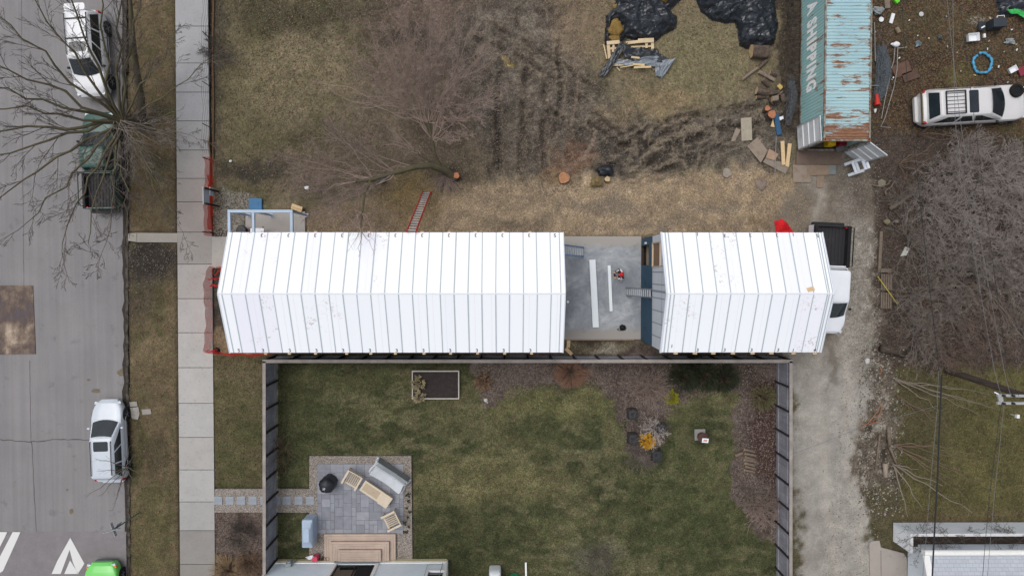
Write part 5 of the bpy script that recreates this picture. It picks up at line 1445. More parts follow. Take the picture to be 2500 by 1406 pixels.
for i, (a, b_, w) in enumerate((((1541, 163), (1570, 165), .12), ((1544, 171), (1586, 169), .11), ((1511, 171), (1545, 165), .05), ((1505, 166), (1513, 174), .05), ((1537, 147), (1557, 149), .1), ((1473, 110), (1481, 145), .06))):
    p0, p1 = P(*a), P(*b_); mb = MB(); zz = .5 if i == 4 else (.42 if i < 3 else .08); mb.bar((p0.x, p0.y, zz), (p1.x, p1.y, zz - .02), w, .04)
    single(mb, 'wood_strip', ['short tan plank on the grey sheet, the upper of the pair', 'short tan plank on the grey sheet, the lower of the pair', 'thin pale lath west of the tan planks on the grey sheet', 'thin pale lath standing at the left edge of the grey sheet', 'white painted stick in the fold of the black sheet', 'long thin pale lath leaning beside the west side of the pallet'][i], 'wood', stick_m, 'wood strips round the pallet')

# ------------------------------------------------------------------ logs, boards and stumps
bark_m = mat('bark', (104, 90, 80), var=.25, scale=7, col2=(74, 62, 54), cover=.5, bmp=.5); bark2 = mat('pale_bark', (132, 118, 106), var=.2, scale=6, col2=(96, 84, 74), cover=.4, bmp=.4)
def cut_mat(name, col, col2):
    m, t, b = base(name, .8, .2); v = coords(t); w = N(t, 'ShaderNodeTexWave', wave_type='RINGS', rings_direction='Z', Scale=9, Distortion=1.5, Detail=2); t.links.new(v, w.inputs[0])
    c = ramp(t, w.outputs[0], [(.2, lin(col)), (.8, lin(col2))]); c = mixc(t, 1, c, ramp(t, noisev(t, v, 5, 4), [(.3, .75), (.7, 1.2)]), 'MULTIPLY'); t.links.new(c, b.inputs['Base Color']); return m
cut_o = cut_mat('fresh_cut', (156, 110, 80), (178, 132, 98)); cut_t = cut_mat('pale_cut', (182, 156, 118), (196, 174, 138)); cut_r = cut_mat('red_cut', (160, 102, 74), (180, 122, 88))
def log(name, label, a, b, r, group=None, mt=None, cut=None, cat='log', r2=None):
    a, b = Vector(a), Vector(b); n = 14; d = b - a; rr = random.Random(hash(label) & 255 if False else int(a.x * 97) & 1023)
    t_ = thing(name, label, cat, a, 0, group); mb = MB(); rs = []
    ax = d.normalized(); s = ax.cross(Vector((0, 0, 1)) if abs(ax.z) < .9 else Vector((1, 0, 0))).normalized(); u = s.cross(ax)
    ph = [rr.uniform(0, 6) for _ in range(3)]
    for i in range(5):
        f = i / 4; c = a + d * f + s * math.sin(f * 3 + ph[0]) * r * .12
        k_ = r + ((r2 or r) - r) * f
        rs.append([c + (s * math.cos(t0) + u * math.sin(t0)) * k_ * (1 + .08 * math.sin(3 * t0 + ph[1]) + .05 * math.sin(5 * t0 + ph[2] + f)) for t0 in [-2 * math.pi * k / n for k in range(n)]])
    mb.rings(rs, False, False); mb.build('bark', mt or bark_m, t_, smooth=True)
    mb = MB(); mb.add(rs[0], [tuple(reversed(range(n)))]); mb.build('cut_end', cut or cut_t, t_)
    mb = MB(); mb.add(rs[-1], [tuple(range(n))]); mb.build('cut_end', cut or cut_t, t_)
    return t_
def glog(label, p0, p1, r, **kw):
    a, b = P(*p0), P(*p1); log('firewood_log', label, (a.x, a.y, r * .85), (b.x, b.y, r * .85), r, 'logs lying west of the container', **kw)
glog('thick split log lying under the edge of the black tarpaulin', (1829, 131), (1869, 129), .36)
glog('long thin limb lying on the grass, slanting away from the thick log', (1811, 195), (1848, 168), .09, mt=bark2)
glog('dark limb reaching from the long thin limb towards the thick log', (1849, 167), (1872, 148), .11)
glog('thin limb lying between the long limb and the short logs', (1851, 177), (1890, 197), .1, mt=bark2)
glog('short log round lying nearest the weeds by the container', (1877, 180), (1895, 184), .14)
glog('short stout log lying below the thin limb', (1861, 196), (1876, 210), .14)
glog('stout bark covered log at the left of the log heap', (1844, 224), (1872, 228), .22)
glog('narrow log in front of the stout bark covered log', (1845, 239), (1874, 238), .1)
glog('log lying across the top of the log heap', (1873, 231), (1900, 226), .12)
glog('round log end at the middle of the log heap', (1882, 243), (1896, 243), .17, mt=bark2)
glog('brown log standing slanted at the right of the log heap', (1907, 232), (1913, 250), .15)
glog('bent pale branch lying over the log heap', (1895, 236), (1910, 224), .05, mt=bark2)
glog('thin forked stick below the log heap', (1874, 238), (1886, 255), .05)
def stump(label, px, py, r, h, cut, mt=None, lobes=0):
    q = P(px, py, h); return log('tree_stump', label, (q.x, q.y, -.08), (q.x, q.y, h), r * 1.08, 'sawn stumps and rounds on the lot', mt=mt, cut=cut, cat='stump', r2=r)
stump('broad freshly sawn reddish stump in orange sawdust', 1377, 433, .32, .12, cut_o)
stump('small pale sawn round in front of the black bag', 1483, 437, .15, .25, cut_t, mt=bark2)
stump('sawn trunk end at the foot of the leaning tree', 1114, 428, .17, .5, cut_r)
stump('flat grey weathered stump disc on the wood chips', 1775, 423, .26, .08, cut_mat('grey_cut', (140, 130, 118), (154, 144, 132)), mt=bark2)
stump('small red sawn stump beyond the blue plank', 1874, 265, .15, .4, cut_r)
stump('larger lobed red sawn stump touching the blue plank', 1885, 279, .22, .5, cut_r)
mb = MB(); q = P(1456, 445); mb.blob((q.x, q.y, .1), (.75, .6, .42), 4, .2, 3); single(mb, 'root_ball', 'mossy chunk of root below the black bag', 'stump', mat('mossy_root', (124, 108, 74), var=.3, scale=6, col2=(80, 66, 46), cover=.4, bmp=.4), smooth=True)
mb = MB(); q = P(1858, 450); mb.blob((q.x, q.y, .0), (.6, .6, .16), 14, .2, 3); single(mb, 'root_ball', 'low decayed stump in the wood chips south of the grey disc', 'stump', bark2, smooth=True)
tarp('crumpled black plastic sack beside the small sawn round', [(1452, 414), (1468, 404), (1492, 403), (1498, 414), (1496, 428), (1480, 430), (1462, 430), (1460, 420)], .3, tp, 51, cell=.05, fold=.12, name='plastic_sack', falloff=.15)
ply_m = mat('old_plywood', (142, 128, 114), var=.14, scale=2.5, col2=(120, 104, 92), cover=.4); ply2 = mat('pale_plywood', (158, 148, 132), var=.12, scale=2.5); ply3 = mat('brown_plywood', (110, 94, 84), var=.12, scale=3); ply4 = mat('grey_plywood', (118, 124, 124), var=.12, scale=3)
def board(name, label, pts, z, th, mt, group=None, cat='board'):
    q = [P(*p) for p in pts]; mb = MB(); mb.prism([(p.x, p.y) for p in q], z, z + th); return single(mb, name, label, cat, mt, group, bevel=.004)
G1 = 'plywood sheets laid as a walkway'
board('plywood_sheet', 'upright lying rectangular sheet at the far end of the walkway', [(1808, 289), (1834, 287), (1836, 343), (1810, 345)], .02, .02, ply2, G1)
board('plywood_sheet', 'half buried grey sheet left of the far walkway sheet', [(1797, 312), (1808, 318), (1795, 344), (1784, 346)], .0, .015, ply_m, G1)
board('plywood_sheet', 'large slanted sheet in the bend of the walkway', [(1823, 357), (1849, 336), (1874, 369), (1857, 398)], .02, .018, ply_m, G1)
board('plywood_sheet', 'small square reddish sheet overlapping the bend of the walkway', [(1877, 364), (1900, 377), (1889, 393), (1868, 386)], .05, .018, mat('red_plywood', (158, 132, 112), var=.12, scale=3), G1)
board('plywood_sheet', 'long grey sheet under the two new planks', [(1869, 387), (1889, 393), (1932, 398), (1917, 425), (1862, 396)], .005, .018, mat('grey_board', (132, 122, 110), var=.14, scale=3), G1)
G2 = 'plywood sheets before the container'
board('plywood_sheet', 'wide dark brown sheet directly before the container door', [(1944, 368), (2053, 368), (2052, 402), (1943, 402)], .03, .03, ply3, G2)
board('plywood_sheet', 'squarish tan sheet at the lower left of the container threshold', [(1935, 403), (1968, 403), (1981, 425), (1981, 446), (1936, 445)], .02, .018, ply_m, G2)
board('plywood_sheet', 'tan sheet in the middle of the container threshold', [(1969, 403), (2023, 404), (2023, 428), (1971, 429)], .045, .018, mat('tan_plywood', (136, 118, 102), var=.12, scale=3), G2)
board('plywood_sheet', 'grey green sheet at the right end of the container threshold', [(2023.5, 404), (2040, 404), (2040, 426), (2023.5, 426)], .02, .018, ply4, G2)
board('plywood_sheet', 'small tan sheet pointing out from the container threshold', [(1994, 430), (2012, 429), (2010, 459), (1993, 458)], .02, .018, mat('tan_plywood', (136, 118, 102)), G2)
board('plank', 'new pale plank on the grey walkway sheet, the left of the pair', [(1904, 346), (1913, 345), (1916, 403), (1907, 404)], .06, .045, lumber2, 'new planks')
board('plank', 'new pale plank on the grey walkway sheet, the right of the pair', [(1922, 351), (1931, 352), (1924, 409), (1916, 407)], .06, .045, lumber2, 'new planks')
board('blue_plank', 'dark blue cladding plank lying against the red stump', [(1887, 284), (1897, 276), (1907, 329), (1895, 332)], .10, .025, mat('plank_blue', (44, 84, 118), var=.1, rough=.5))
board('wood_wedge', 'pale wooden offcut half under the blue plank', [(1886, 290), (1890, 312), (1880, 310)], .05, .03, lumber2)
board('wood_block', 'small yellow sawn block on the grass above the log heap', [(1894, 212), (1901, 206), (1909, 215), (1903, 222)], .02, .14, mat('yellow_wood', (186, 160, 96), var=.12))
board('plastic_tray', 'small white plastic tray beside the blue plank', [(1901, 287), (1911, 284), (1912, 291), (1903, 295)], .03, .05, foam_m, cat='tray')
mb = MB(); mb.tube([P(1895, 332, .08), P(1892, 420, .06)], .022, 6); single(mb, 'metal_pole', 'long thin metal pole lying across the walkway sheets', 'pole', mat('galvanised', (150, 150, 150)))
# white two step stool at the container door
st = thing('step_stool', 'white two step metal stool standing before the right container door', 'step stool', P(2082, 412))
stm = mat('stool_white', (214, 220, 228), rough=.4, var=.05); q = P(2086, 408); R = Matrix.Rotation(.35, 3, 'Z')
sp_ = lambda x, y, z: Vector((q.x, q.y, 0)) + R @ Vector((x, y, z))
for z_, x_ in ((.88, .16), (.50, -.20)):
    for k in (-1, 1):
        mb = MB(); mb.box(sp_(x_ + k * .09, 0, z_), (.15, .64, .04), .35); mb.build('tread', stm, st)
for k in (-1, 1):
    mb = MB(); mb.bar(sp_(-.5, k * .32, .03), sp_(-.02, k * .32, .84), .16, .05); mb.build('side_frame', stm, st)
    mb = MB(); mb.bar(sp_(.34, k * .3, .03), sp_(.16, k * .3, .84), .06, .04); mb.build('leg', stm, st)
# ------------------------------------------------------------------ patio and path
def gravel_mat(name, col):
    m, t, b = base(name, .95, .2); v = coords(t)
    vo = N(t, 'ShaderNodeTexVoronoi', Scale=26.0); t.links.new(v, vo.inputs['Vector'])
    sp = t.nodes.new('ShaderNodeSeparateColor'); t.links.new(vo.outputs['Color'], sp.inputs[0])
    c = mixc(t, 1, lin(col), ramp(t, sp.outputs[0], [(0, .55), (1, 1.4)]), 'MULTIPLY'); c = mixc(t, 1, c, ramp(t, vo.outputs['Distance'], [(0.3, 1.05), (.8, .5)]), 'MULTIPLY')
    c = mixc(t, 1, c, ramp(t, noisev(t, v, 2, 4), [(.3, .88), (.7, 1.1)]), 'MULTIPLY')
    t.links.new(c, b.inputs['Base Color']); bump(t, b, vo.outputs['Distance'], -.5, .02); return m
grav = gravel_mat('pea_gravel', (150, 141, 133))
def flat(name, pts, z0, z1, mt, **kw):
    q = [P(*p) for p in pts]; mb = MB(); mb.prism([(p.x, p.y) for p in q], z0, z1); return struct(mb, name, mt, **kw)
flat('gravel_path', [(519, 1193), (755, 1193), (755, 1250.5), (519, 1250.5)], -.3, .0, grav)
flat('gravel_border', [(755, 1113), (1004, 1112.5), (1007, 1372), (755, 1372)], -.3, .004, grav)
def paver_mat(name, col, sx, sy):
    m, t, b = base(name, .85, .25); v = coords(t)
    br = N(t, 'ShaderNodeTexBrick', Scale=1.0); br.inputs['Brick Width'].default_value = sx; br.inputs['Row Height'].default_value = sy; br.inputs['Mortar Size'].default_value = .008; br.offset = .5
    c0 = lin(col); br.inputs['Color1'].default_value = tuple(x * .88 for x in c0) + (1,); br.inputs['Color2'].default_value = tuple(x * 1.1 for x in c0) + (1,); br.inputs['Mortar'].default_value = tuple(x * .6 for x in c0) + (1,); br.inputs['Bias'].default_value = .1
    t.links.new(v, br.inputs[0])
    c = mixc(t, 1, br.outputs[0], ramp(t, noisev(t, v, 3.0, 5, .7), [(.3, .78), (.7, 1.2)]), 'MULTIPLY')
    t.links.new(c, b.inputs['Base Color']); return m
pav_m = [mat('slab_tone_%d' % i, cc, var=.14, scale=3.2, bmp=.1) for i, cc in enumerate(((134, 136, 144), (140, 142, 150), (129, 131, 139), (145, 146, 153)))]
# patio slabs of mixed size
mb = MB(); rnd = random.Random(12); x0, y0, x1, y1 = 775, 1132, 985.5, 1301
gx_, gy_ = 20, 16; occ = [[0] * gy_ for _ in range(gx_)]; sw, sh = (x1 - x0) / gx_, (y1 - y0) / gy_
for j in range(gy_):
    for i in range(gx_):
        if occ[i][j]: continue
        for (w, h) in rnd.sample([(2, 2), (2, 1), (1, 2), (3, 2), (2, 3)], 5) + [(1, 1)]:
            if i + w <= gx_ and j + h <= gy_ and not any(occ[a][b_] for a in range(i, i + w) for b_ in range(j, j + h)): break
        for a in range(i, i + w):
            for b_ in range(j, j + h): occ[a][b_] = 1
        g_ = .35
        q = [P(x0 + sw * i + g_, y0 + sh * j + g_), P(x0 + sw * (i + w) - g_, y0 + sh * j + g_), P(x0 + sw * (i + w) - g_, y0 + sh * (j + h) - g_), P(x0 + sw * i + g_, y0 + sh * (j + h) - g_)]
        mb.prism([(p.x, p.y) for p in q], -.05, .03 + rnd.uniform(-.003, .003), rnd.randrange(4))
struct(mb, 'patio_paving', pav_m)
flat('patio_joint_sand', [(775, 1132), (985.5, 1132), (985.5, 1301), (775, 1301)], -.1, .016, mat('joint_grey', (96, 96, 100), var=.2))
step_m = mat('stepping_slab', (142, 148, 156), var=.12, scale=4)
for i, x_ in enumerate((523, 551, 579, 607, 636, 664, 690, 719, 747)):
    q = [P(x_, 1211), P(x_ + 20, 1211), P(x_ + 20, 1231), P(x_, 1231)]; mb = MB(); mb.prism([(p.x, p.y) for p in q], -.05, .03)
    single(mb, 'stepping_stone', 'square blue grey stepping slab in the gravel path to the patio', 'stepping stone', step_m, 'stepping slabs in the gravel path', bevel=.006)
# wooden steps up to the glass door
deckw = wood('deck_boards', (170, 152, 140), (188, 169, 155), (1.2, 14, 1), .1); deckv = wood('deck_boards_side', (166, 148, 136), (182, 164, 150), (14, 1.2, 1), .1)
sp = thing('wooden_steps', 'tan wooden steps with mitred boards leading up to the glass door', 'steps', P(878, 1335))
def ringboards(xl, yt, xr, yb, n, w, z, solid):
    lo = MB(); sd = MB(); a, d = P(xl, yt, z), P(xr, yb, z); w_ = w
    X0, X1, YT, YB = a.x, d.x, a.y, d.y
    for k in range(n):
        o, i_ = k * w_ + .004, (k + 1) * w_ - .004
        lo.prism([(X0 + o, YT - o), (X1 - o, YT - o), (X1 - i_, YT - i_), (X0 + i_, YT - i_)], z - .035, z)
        sd.prism([(X0 + o, YT - o - .002), (X0 + i_, YT - i_ - .002), (X0 + i_, YB), (X0 + o, YB)], z - .035, z - .001)
        sd.prism([(X1 - o, YT - o - .002), (X1 - o, YB), (X1 - i_, YB), (X1 - i_, YT - i_ - .002)], z - .035, z - .001)
    if solid:
        o = n * w_; yy_ = YT - o - .004
        while yy_ > YB + .03:
            lo.prism([(X0 + o + .004, yy_), (X1 - o - .004, yy_), (X1 - o - .004, max(YB, yy_ - .13)), (X0 + o + .004, max(YB, yy_ - .13))], z - .035, z); yy_ -= .138
    lo.build('tread', deckw, sp)
    for g_ in (0, 1):
        s2 = MB()
        for i_ in range(len(sd.f) // 6):
            if i_ % 2 == g_: s2.add(sd.v[i_ * 8:i_ * 8 + 8], [tuple(x - i_ * 8 for x in f) for f in sd.f[i_ * 6:i_ * 6 + 6]])
        s2.build('side_tread', deckv, sp)
    mb = MB(); t_ = .02
    mb.box(((X0 + X1) / 2, YT - .02, z - .11), (X1 - X0 - .04, t_, .15)); mb.box((X0 + .03, (YT + YB) / 2, z - .112), (t_, YT - YB - .08, .15)); mb.box((X1 - .03, (YT + YB) / 2, z - .112), (t_, YT - YB - .08, .15))
    mb.build('riser', mat('riser_wood', (164, 145, 132), var=.15), sp)
ringboards(791, 1303.5, 966, 1368, 4, .135, .19, False)
ringboards(806, 1322, 950, 1369, 4, .135, .37, False)
ringboards(826, 1342, 930, 1370, 1, .135, .55, True)
# furniture
teak = wood('faded_teak', (176, 162, 140), (194, 180, 158), (2, 10, 2), .1); teak2 = mat('faded_teak_top', (202, 188, 168), var=.06, scale=3)
def chair(label, loc, rz):
    t_ = thing('patio_chair', label, 'chair', loc, rz, 'slatted patio chairs')
    for k in range(6): mb = MB(); mb.box((.02, -.285 + .114 * k, .40), (.62, .062, .02)); mb.build('seat_slat', teak, t_, local=True)
    mb = MB(); mb.box((.36, 0, .38), (.08, .74, .08)); mb.box((-.31, 0, .38), (.06, .74, .08)); mb.build('seat_frame', teak2, t_, local=True)
    for s in (-1, 1):
        mb = MB(); mb.box((.02, s * .42, .62), (.86, .11, .035)); mb.build('armrest', teak2, t_, local=True, bevel=.006)
        for x in (-.34, .37): mb = MB(); mb.box((x, s * .42, .30), (.07, .07, .60)); mb.build('leg', teak, t_, local=True)
    mb = MB()
    for z in (.50, .62, .74, .86): mb.box((-.38 - (z - .4) * .22, 0, z), (.04, .78, .08))
    for s in (-1, 1): mb.bar((-.36, s * .38, .40), (-.49, s * .38, .93), .05, .05)
    mb.build('backrest', teak2, t_, local=True); return t_
chair('slatted patio chair with wide arms between the kettle cover and the bench', P(865.5, 1163, .0), math.radians(-122 + 2))
chair('slatted patio chair with wide arms near the south east patio corner', P(960, 1262, .0), math.radians(-154))
def oriented(px_, py_, ang): 
    q = P(px_, py_); R_ = Matrix.Rotation(ang, 3, 'Z'); return lambda x, y, z: Vector((q.x, q.y, 0)) + R_ @ Vector((x, y, z))
tb = thing('patio_table', 'long cream topped patio table with a raised square end beside the covered sofa', 'table', P(922, 1201)); an = math.radians(-34); f_ = oriented(921, 1199, an)
mb = MB(); mb.box(f_(-.28, 0, .42), (1.25, .66, .06), an); mb.build('tabletop', teak2, tb, bevel=.008)
mb = MB(); mb.box(f_(.64, 0, .48), (.60, .70, .07), an); mb.build('side_top', teak2, tb, bevel=.008)
mb = MB(); mb.box(f_(-.3, 0, .452), (1.0, .44, .012), an); mb.build('inlay', mat('table_inlay', (176, 160, 138), var=.05), tb)
mb = MB(); mb.lathe(f_(-.15, 0, .466), [(0, 0), (.03, 0), (.03, .012), (0, .012)], 12); mb.build('hole_cap', mat('steel_cap', (150, 150, 150)), tb)
mb = MB(); mb.box(f_(.02, 0, .28), (1.7, .58, .2), an); mb.build('apron', teak, tb)
for x, y in ((-.68, .24), (-.68, -.24), (.74, .24), (.74, -.24)): mb = MB(); mb.box(f_(x, y, .2), (.07, .07, .38), an); mb.build('leg', teak, tb)
cover_m = mat('grey_cover', (186, 190, 195), rough=.45, var=.06, scale=2, bmp=.15); cover_d = mat('dark_cover', (126, 132, 136), rough=.5, var=.08, scale=2)
so = thing('covered_sofa', 'patio sofa under a light grey weather cover with a darker back strip', 'sofa', P(952, 1157)); f_ = oriented(953, 1158, an)
def drape(L_, Wd, hs, amp, seed, f_):
    n, k = 30, 14; vs = []
    for i in range(n + 1):
        for j in range(k + 1):
            u, v_ = i / n, j / k; x = (u - .5) * L_; y = (v_ - .5) * Wd
            z = hs(u, v_); w = float(ridged(np.array([u * 3.5 + .7 * v_]), np.array([v_ * 2.0 + seed]), 3, seed)[0]) - .6
            e = min(u, 1 - u, v_, 1 - v_); z = z + amp * w if e > .04 else z * .12 + .03
            vs.append(f_(x * (1 + .03 * math.sin(9 * v_)), y * (1 + .04 * math.sin(7 * u + 1)), max(.03, z)))
    return vs, [(i * (k + 1) + j, (i + 1) * (k + 1) + j, (i + 1) * (k + 1) + j + 1, i * (k + 1) + j + 1) for i in range(n) for j in range(k)]
vs, fs = drape(2.25, 1.0, lambda u, v_: .60 - .12 * math.sin(3.1 * u) + (.22 * sstep(.6, .72, np.array(v_)).item()), .12, 3, f_)
mb = MB(); mb.add(vs, fs, 0)
o = mb.build('cover', [cover_m, cover_d], so, smooth=55)
for p_ in o.data.polygons:
    pass
mb = MB(); vs, fs = drape(2.2, .26, lambda u, v_: .86 + .03 * math.sin(9 * u), .05, 8, lambda x, y, z: f_(x, y + .40, z)); mb.add(vs, fs); mb.build('back_cover', cover_d, so, smooth=55)
ke = thing('covered_kettle', 'round object under a black cover with a small white mark on the patio', 'barbecue', P(806, 1176)); q = P(806, 1174)
kc = mat('black_cover', (38, 40, 46), rough=.45, var=.2, scale=3)
def wav(z, r, c, ph): return [Vector((c[0] + r * (1 + .05 * math.sin(5 * a + ph) + .03 * math.sin(11 * a)) * math.cos(a), c[1] + r * (1 + .05 * math.sin(5 * a + ph) + .03 * math.sin(11 * a)) * math.sin(a), z)) for a in [2 * math.pi * k / 32 for k in range(32)]]
mb = MB(); mb.rings([wav(.04, .44, q, 0), wav(.3, .43, q, .2), wav(.7, .44, q, .4), wav(.86, .40, q, .6), wav(.97, .28, q, .8), wav(1.02, .10, q, 1), wav(1.03, .02, q, 1)], True, True); mb.build('cover', kc, ke, smooth=True)
mb = MB(); c_ = Vector((q.x - .08, q.y - .12, 1.0)); mb.bar(c_ + Vector((-.06, -.05, .025)), c_ + Vector((.07, .06, .03)), .022, .01); mb.bar(c_ + Vector((.0, -.08, .01)), c_ + Vector((.07, .0, .022)), .012, .01); mb.box(c_ + Vector((-.03, .07, .045)), (.03, .03, .01)); mb.build('cover_mark', foam_m, ke)
bq = thing('covered_grill', 'tall grill under a pale blue grey cover beside the lawn fence', 'grill', P(762, 1285))
bcov = mat('pale_blue_cover', (164, 180, 200), rough=.5, var=.06, scale=2, bmp=.1)
qa = P(757, 1287); mb = MB()
def rr2(w, l, z, dx=0, dy=0): return [Vector((qa.x + .12 + p[0] + dx, qa.y + p[1] + dy, p[2])) for p in rrect(-w / 2, w / 2, l / 2, .08, z)]
mb.rings([rr2(.62, 1.55, .03), rr2(.60, 1.50, .5), rr2(.62, 1.60, .82), rr2(.60, 1.55, .92), rr2(.46, .9, 1.10), rr2(.32, .75, 1.18)], True, True); mb.build('cover', bcov, bq, smooth=35)
for dy in (.28, -.5): mb = MB(); mb.bar((qa.x + .02, qa.y + dy, .955 if dy < 0 else 1.06), (qa.x + .1, qa.y + dy + .05, .965 if dy < 0 else 1.09), .03, .03); mb.build('handle', blk, bq)
mb = MB(); q = P(771, 1352); mb.box((q.x + .1, q.y - .05, .35), (.3, .26, .5), .1); single(mb, 'feed_bag', 'pink and white bag standing beside the wooden steps', 'bag', mat('pink_bag', (196, 72, 100), var=.2, scale=5, col2=(226, 222, 220), cover=.3), bevel=.05)
mb = MB()
for k in range(5): q = P(762 + 3 * (k % 3), 1350 + 3 * k % 7); mb.bar((q.x - .2, q.y + .02 * k, .5 + .02 * k), (q.x + .2, q.y + .1, .52), .03, .03)
single(mb, 'plant_tray', 'white wire tray resting against the pink bag', 'tray', foam_m)
potm = mat('dark_pot', (70, 50, 42), var=.3, scale=6)
for i, (x_, y_, r_) in enumerate(((779, 1363, .1), (793, 1362, .16), (801, 1360, .12))):
    q = P(x_, y_); mb = MB(); mb.lathe((q.x, q.y, 0), [(0, 0), (r_ * .7, 0), (r_, .2), (r_ * .85, .2), (r_ * .8, .15), (0, .15)], 14); single(mb, 'plant_pot', ['small pot next to the pink bag', 'larger brown pot between the bag and the steps', 'brown pot touching the wooden steps'][i], 'pot', potm, 'pots by the steps', smooth=True)

# ------------------------------------------------------------------ neighbour's house (lower edge)
nh = thing('neighbour_house', 'pale blue clapboard house with a glass door at the lower photo edge', 'house', P(885, 1372))
def clap(name, col, step=.12, axis=2):
    m, t, b = base(name, .6, .3); v = coords(t)
    w = N(t, 'ShaderNodeTexWave', wave_type='BANDS', bands_direction='Z', wave_profile='SAW', Scale=1 / step / 3.18 * 3.14159 / 3.14159)
    w.inputs['Scale'].default_value = .314 / step * 1.0
    t.links.new(v, w.inputs[0])
    c = mixc(t, 1, lin(col), ramp(t, w.outputs[0], [(0, .72), (.12, 1.0), (1, 1.0)]), 'MULTIPLY'); c = mixc(t, 1, c, ramp(t, noisev(t, v, 2, 4), [(.3, .95), (.7, 1.04)]), 'MULTIPLY')
    t.links.new(c, b.inputs['Base Color']); return m
clapb = clap('blue_clapboard', (226, 236, 244)); whitet = mat('white_trim', (228, 228, 226), rough=.5, var=.04); creamt = mat('cream_base', (206, 194, 158), var=.1)
A_, B_ = P(671, 1367), P(1094, 1367); yF = A_.y; xl, xr = A_.x, B_.x; wl = xr - xl
dl, dr = P(829, 1367).x, P(922, 1367).x; wn0, wn1 = (P(1046, 1395, 1.55).x, P(1085, 1395, 1.55).x)
mb = MB(); wall_grid(mb, (xl, yF, 0), (1, 0, 0), wl, 3.0, [(dl - xl, dr - xl, .5, 2.55), (wn0 - xl, wn1 - xl, 1.45, 2.4)], .2, (0, 1, 0))
mb.box((xl + .1, yF - 4.1, 1.5), (.2, 7.8, 3.0)); mb.box((xr - .1, yF - 4.1, 1.5), (.2, 7.8, 3.0)); mb.box(((xl + xr) / 2, yF - 8.1, 1.5), (wl, .2, 3.0)); mb.build('wall', clapb, nh)
mb = MB(); mb.box(((xl + dl) / 2 - .1, yF + .03, .14), (dl - xl - .3, .06, .28)); mb.box(((xr + dr) / 2 + .1, yF + .03, .14), (xr - dr - .3, .06, .28)); mb.build('base_course', creamt, nh)
mb = MB()
for a, b_ in ((xl + .02, dl - .18), (dr + .18, xr)): mb.box(((a + b_) / 2, yF + .022, .36), (b_ - a, .045, .13))
for x in (xl + .06, xr - .05): mb.box((x, yF + .02, 1.7), (.12, .05, 2.55))
mb.box((xr + .012, yF - .06, 1.6), (.03, .14, 2.7))
mb.build('corner_trim', whitet, nh)
mb = MB()
for x in (dl - .09, dr + .09): mb.box((x, yF + .03, 1.55), (.18, .09, 2.1))
mb.box(((dl + dr) / 2, yF + .03, 2.65), (dr - dl + .36, .09, .16)); mb.build('door_frame', whitet, nh)
mb = MB(); mb.box(((dl + dr) / 2, yF - .1, 1.52), (dr - dl, .04, 2.05)); dg = mb.build('glass_door', mat('dark_glass', (30, 34, 30), rough=.06, var=.2, scale=2, spec=.6), nh)
mb = MB()
for x in (dl + .04, (dl + dr) / 2, dr - .04): mb.box((x, yF - .07, 1.52), (.06, .05, 2.0))
for z in (.54, 2.5): mb.box(((dl + dr) / 2, yF - .071, z), (dr - dl - .2, .05, .06))
mb.build('door_leaf_frame', blackp, dg)
mb = MB(); mb.box(((dl * .45 + dr * .55) + (dr - dl) * .22, yF - .075, 1.52), ((dr - dl) * .44, .02, 1.95)); mb.build('screen', mat('insect_screen', (24, 24, 27), var=.1), dg)
mb = MB()
for x in (wn0 - .06, wn1 + .06): mb.box((x, yF + .02, 1.92), (.12, .07, 1.0))
for z in (1.40, 2.46): mb.box(((wn0 + wn1) / 2, yF + .022, z), (wn1 - wn0 + .24, .07, .12))
wf_ = mb.build('window', whitet, nh)
mb = MB(); mb.box(((wn0 + wn1) / 2, yF - .08, 1.92), (wn1 - wn0, .03, .95)); mb.build('pane', mat('night_glass', (26, 24, 36), rough=.08, var=.15, spec=.6), wf_)
mb = MB(); yo = .02
mb.rings([[(xl - .3, yF - yo - .1, 3.05), (xr + .3, yF - yo - .1, 3.05), (xr + .3, yF - 8.4, 3.05), (xl - .3, yF - 8.4, 3.05)], [(xl - .3, yF - yo - .1, 3.2), (xr + .3, yF - yo - .1, 3.2), (xr + .3, yF - 8.4, 3.2), (xl - .3, yF - 8.4, 3.2)], [(xl + 3.6, yF - 4.0, 4.6), (xr - 3.6, yF - 4.0, 4.6), (xr - 3.6, yF - 4.4, 4.6), (xl + 3.6, yF - 4.4, 4.6)]]); mb.build('roof', mat('grey_roofing', (120, 124, 130), var=.15, scale=6), nh)
mb = MB(); q = P(712, 1360); mb.box((q.x + .1, yF + .12, .75), (.3, .2, .34)); mb.lathe((q.x + .1, yF + .25, .75), [(0, -.06), (.12, -.06), (.12, .06), (0, .06)], 14, axis='Y'); mb.tube([(q.x + .1, yF + .12, .58), (q.x + .1, yF + .12, .1)], .03, 6); mb.tube([(q.x + .24, yF + .12, .7), (q.x + .34, yF + .12, .5), (q.x + .34, yF + .1, .1)], .025, 6); mb.build('gas_meter', mat('meter_grey', (136, 144, 146), var=.15, rough=.5), nh)
mb = MB(); mb.tube([(xr - .25, yF + .06, .5), (xr - .3, yF + .06, 2.6)], .015, 5); mb.tube([(xr - 1.1, yF + .04, .7), (xr - 1.1, yF + .04, 2.4)], .01, 5); mb.tube([(xr - 1.1, yF + .04, .7), (xr - .25, yF + .04, .66)], .01, 5); mb.build('cable', mat('grey_cable', (120, 126, 132)), nh)
